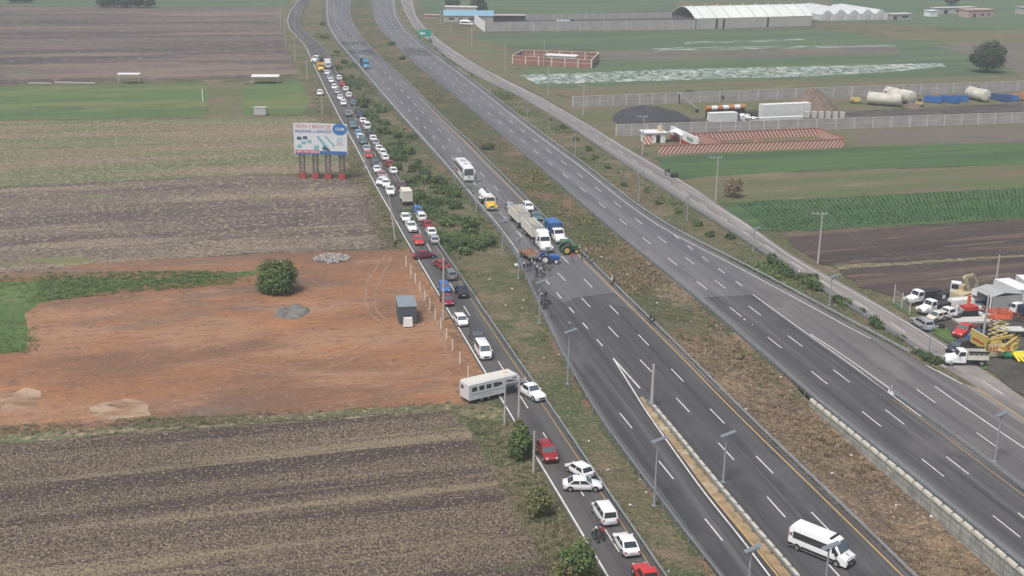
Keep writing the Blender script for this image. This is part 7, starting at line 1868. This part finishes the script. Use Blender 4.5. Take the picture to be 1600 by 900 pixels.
crowd = [(818.7,425,'stand','black','black','helmet','person in black with a white helmet, leftmost of the crowd at the blockade'),(824,424.5,'stand','navy','jeans','hair','person in dark blue next to the leftmost helmeted one'),(828.5,423,'hips','black','jeans','hair','bare headed person in black, third from the left in the crowd'),
 (835.6,421,'stand','white','jeans','hair','person in a white shirt standing back in the crowd before the flatbed trailer'),(838.7,431,'stand','black','black','cap','person all in black with a white cap, foreground of the crowd'),(845,430,'hips','white','black','hair','person in a white shirt and black trousers, front of the crowd'),
 (850,430.5,'stand','black','jeans','hair','person in a black top, front of the crowd, right of the white shirt'),(843.5,418,'stand','navy','navy','cap','person in dark blue with a white cap behind the crowd'),(853.7,424,'walk','grey','black','hair','person in a grey top below the rear wheel of the blue tractor'),(858.7,430.6,'stand','green','khaki','hair','person in a grey green top, rightmost of the crowd'),(848.5,421,'hips','grey','jeans','cap','person in grey with a white cap before the blue tractor wheel'),
 (862,419,'walk','navy','jeans','hair','person in dark blue walking below the front wheel of the blue tractor'),(831,417,'stand','white','navy','hair','person in white standing close to the end of the flatbed trailer'),(893.7,409,'stand','red','grey','hair','person in a bright red shirt on the road before the green tractor'),(909,407,'stand','black','black','hat','person in dark clothes with a hat standing by the right guardrail'),(915,402,'stand','grey','jeans','cap','person in grey behind the right guardrail group'),
 (843,469,'stand','black','jeans','cap','person in black at the left of the motorcycle group'),(846,474,'hips','navy','black','helmet','person in dark blue with a white helmet in the motorcycle group'),(852.5,470,'stand','black','black','hair','person in black at the back of the motorcycle group'),(845,480,'stand','grey','black','hair','person in grey leaning by the rail below the motorcycle group'),
 (618,389,'stand','black','black','hair','lone dark figure on the grassy bank at the foot of the leaning pole'),(1040,275,'walk','black','navy','hair','left one of two dark walkers on the frontage road'),(1044.5,273.5,'walk','navy','black','hair','right one of two dark walkers on the frontage road')]
rp = random.Random(5)
for x, y, pose, a, b, h, lb in crowd: person(x, y, pose, a, b, h, lb, rp.uniform(-3, 3))
# sitting on the guardrail
def on_rail(px, py, a, b, h, lb):
    p = at(px, py); i = min(range(len(c1R)), key=lambda k: abs(c1R[k].y - p.y)); i = max(0, min(len(c1R) - 2, i if c1R[i].y < p.y else i - 1))
    t_ = (p.y - c1R[i].y) / (c1R[i + 1].y - c1R[i].y); q_ = c1R[i].lerp(c1R[i + 1], t_); t = tangents(c1R)[i]
    return person(0, 0, 'sit', a, b, h, lb, math.atan2(t.x, -t.y), .40, at_loc=q_ + Vector((-t.y, t.x, 0)) * .05)
on_rail(906, 395, 'white', 'jeans', 'hat', 'person in a white shirt and hat sitting on the guardrail by the green tractor')
on_rail(921, 411, 'green', 'green', 'hair', 'person in dark green sitting on the right guardrail, left of a pair')
on_rail(925.5, 415, 'grey', 'jeans', 'hair', 'person in grey sitting on the right guardrail, lowest of the upper group')
on_rail(957, 445, 'white', 'khaki', 'cap', 'person in white sitting alone on the right guardrail at the asphalt seam')
on_rail(960.5, 448, 'black', 'black', 'hair', 'person in black sitting beside the one in white on the right guardrail')
on_rail(1019, 504, 'black', 'jeans', 'hair', 'left one of two dark people sitting on the guardrail farther down')
on_rail(1025, 509, 'black', 'black', 'hair', 'right one of two dark people sitting on the guardrail farther down')
# driver of the blue tractor
ty = trb.rotation_euler[2]; person(0, 0, 'sit', 'lime', 'jeans', 'hair', 'tractor driver in a bright lime vest on the blue tractor', ty, .80, at_loc=Vector((trb.location.x, trb.location.y, 0)) + Vector((math.cos(ty), math.sin(ty), 0)) * -.6)
# motorcycles
def motorcycle(px, py, yaw, col, label):
    p = at(px, py); r = empty('motorcycle', (p.x, p.y, .03), yaw, label, 'motorcycle', 'motorcycles on the roads'); pm = PAINT[col]
    for x in (-.65, .70):
        q = MB(); n = 16; R = [(.24, -.05), (.31, -.05), (.31, .05), (.24, .05)]
        q.loft([[(a * math.cos(2 * PI * i / n), y, a * math.sin(2 * PI * i / n)) for i in range(n)] for a, y in R + [R[0]]], cap=False); w_ = q.build('wheel', m_tyre, r, loc=(x, 0, .31))
        q = MB()
        for k in range(6): a = PI * k / 3; q.tube((0, 0, 0), (.25 * math.cos(a), 0, .25 * math.sin(a)), .015, .015, 4)
        q.build('rim', m_rim, w_)
    q = MB(); q.tube((-.65, .08, .31), (-.1, .08, .45), .03); q.tube((-.65, -.08, .31), (-.1, -.08, .45), .03); q.tube((-.1, 0, .4), (.35, 0, .75), .04); q.tube((.70, .06, .31), (.45, .05, .95), .025); q.tube((.70, -.06, .31), (.45, -.05, .95), .025); q.build('frame', m_chassis, r)
    q = MB(); q.blob((.12, 0, .80), .28, .15, .14, 2, 0, 10, 6); q.build('fuel_tank', pm, r, smooth=True)
    q = MB(); q.box(-.7, -.08, -.12, .12, .76, .84, None, .02); q.build('seat', m_black, r); P('engine', m_chrome, r, (-.15, .25, -.13, .13, .30, .62))
    q = MB(); q.tube((.42, -.34, 1.0), (.42, .34, 1.0), .02); q.build('handlebar', m_chassis, r); q = MB(); q.tube((.52, 0, .92), (.60, 0, .90), .09, .09, 10); q.build('headlight', m_light, r)
    q = MB(); q.tube((-.7, -.15, .32), (0, -.15, .32), .05); q.build('exhaust', m_chrome, r); P('taillight', m_tail, r, (-.76, -.70, -.06, .06, .72, .80))
    return p, yaw
def rider(pw, shirt, helmet, label):
    p, yaw = pw; person(0, 0, 'ride', shirt, 'jeans', helmet, label, yaw, .03, at_loc=p + Vector((math.cos(yaw), math.sin(yaw), 0)) * -.28)
yr = yl(835, 935, laneR, 1)
rider(motorcycle(930, 844, yr + .1, 'green', 'left one of two motorcycles side by side, greenish, beside the large bush'), 'black', 'helmet', 'rider with a white helmet on the left motorcycle at the bottom')
rider(motorcycle(940, 840, yr - .05, 'red', 'right one of two motorcycles side by side, beside the white sedans'), 'maroon', 'blackhelmet', 'rider in a dark red jacket on the right motorcycle at the bottom')
motorcycle(851, 482, hd + 2.6, 'black', 'black motorcycle parked at the left guardrail, nearest the camera')
motorcycle(855, 477, hd + 2.2, 'black', 'black motorcycle parked right of the standing group')
motorcycle(849, 476, hd + 1.9, 'dark grey', 'dark grey motorcycle parked in the middle of the standing group')
motorcycle(843, 433, hd + 1.6, 'black', 'black motorcycle in front of the crowd at the blockade')
motorcycle(623, 305, yl(305, 623, laneL, 1), 'black', 'small black motorcycle squeezing past the cream box truck')
# ------------------------------------------------------------ haze
def haze():
    q = MB(); q.box(-1500, 1900, -60, 1400, -5.0, 75.0)
    m = bpy.data.materials.new('haze_air'); m.use_nodes = True; nt = m.node_tree; nt.nodes.remove(nt.nodes['Principled BSDF'])
    v = nt.nodes.new('ShaderNodeVolumePrincipled'); v.inputs['Color'].default_value = (.86, .94, 1.0, 1); v.inputs['Density'].default_value = HAZE; v.inputs['Anisotropy'].default_value = .1
    nt.links.new(v.outputs[0], nt.nodes['Material Output'].inputs['Volume'])
    o = q.build('haze', m); o['kind'] = 'stuff'; o['label'] = 'thin pale haze over the plain'
HAZE = .00028
haze()
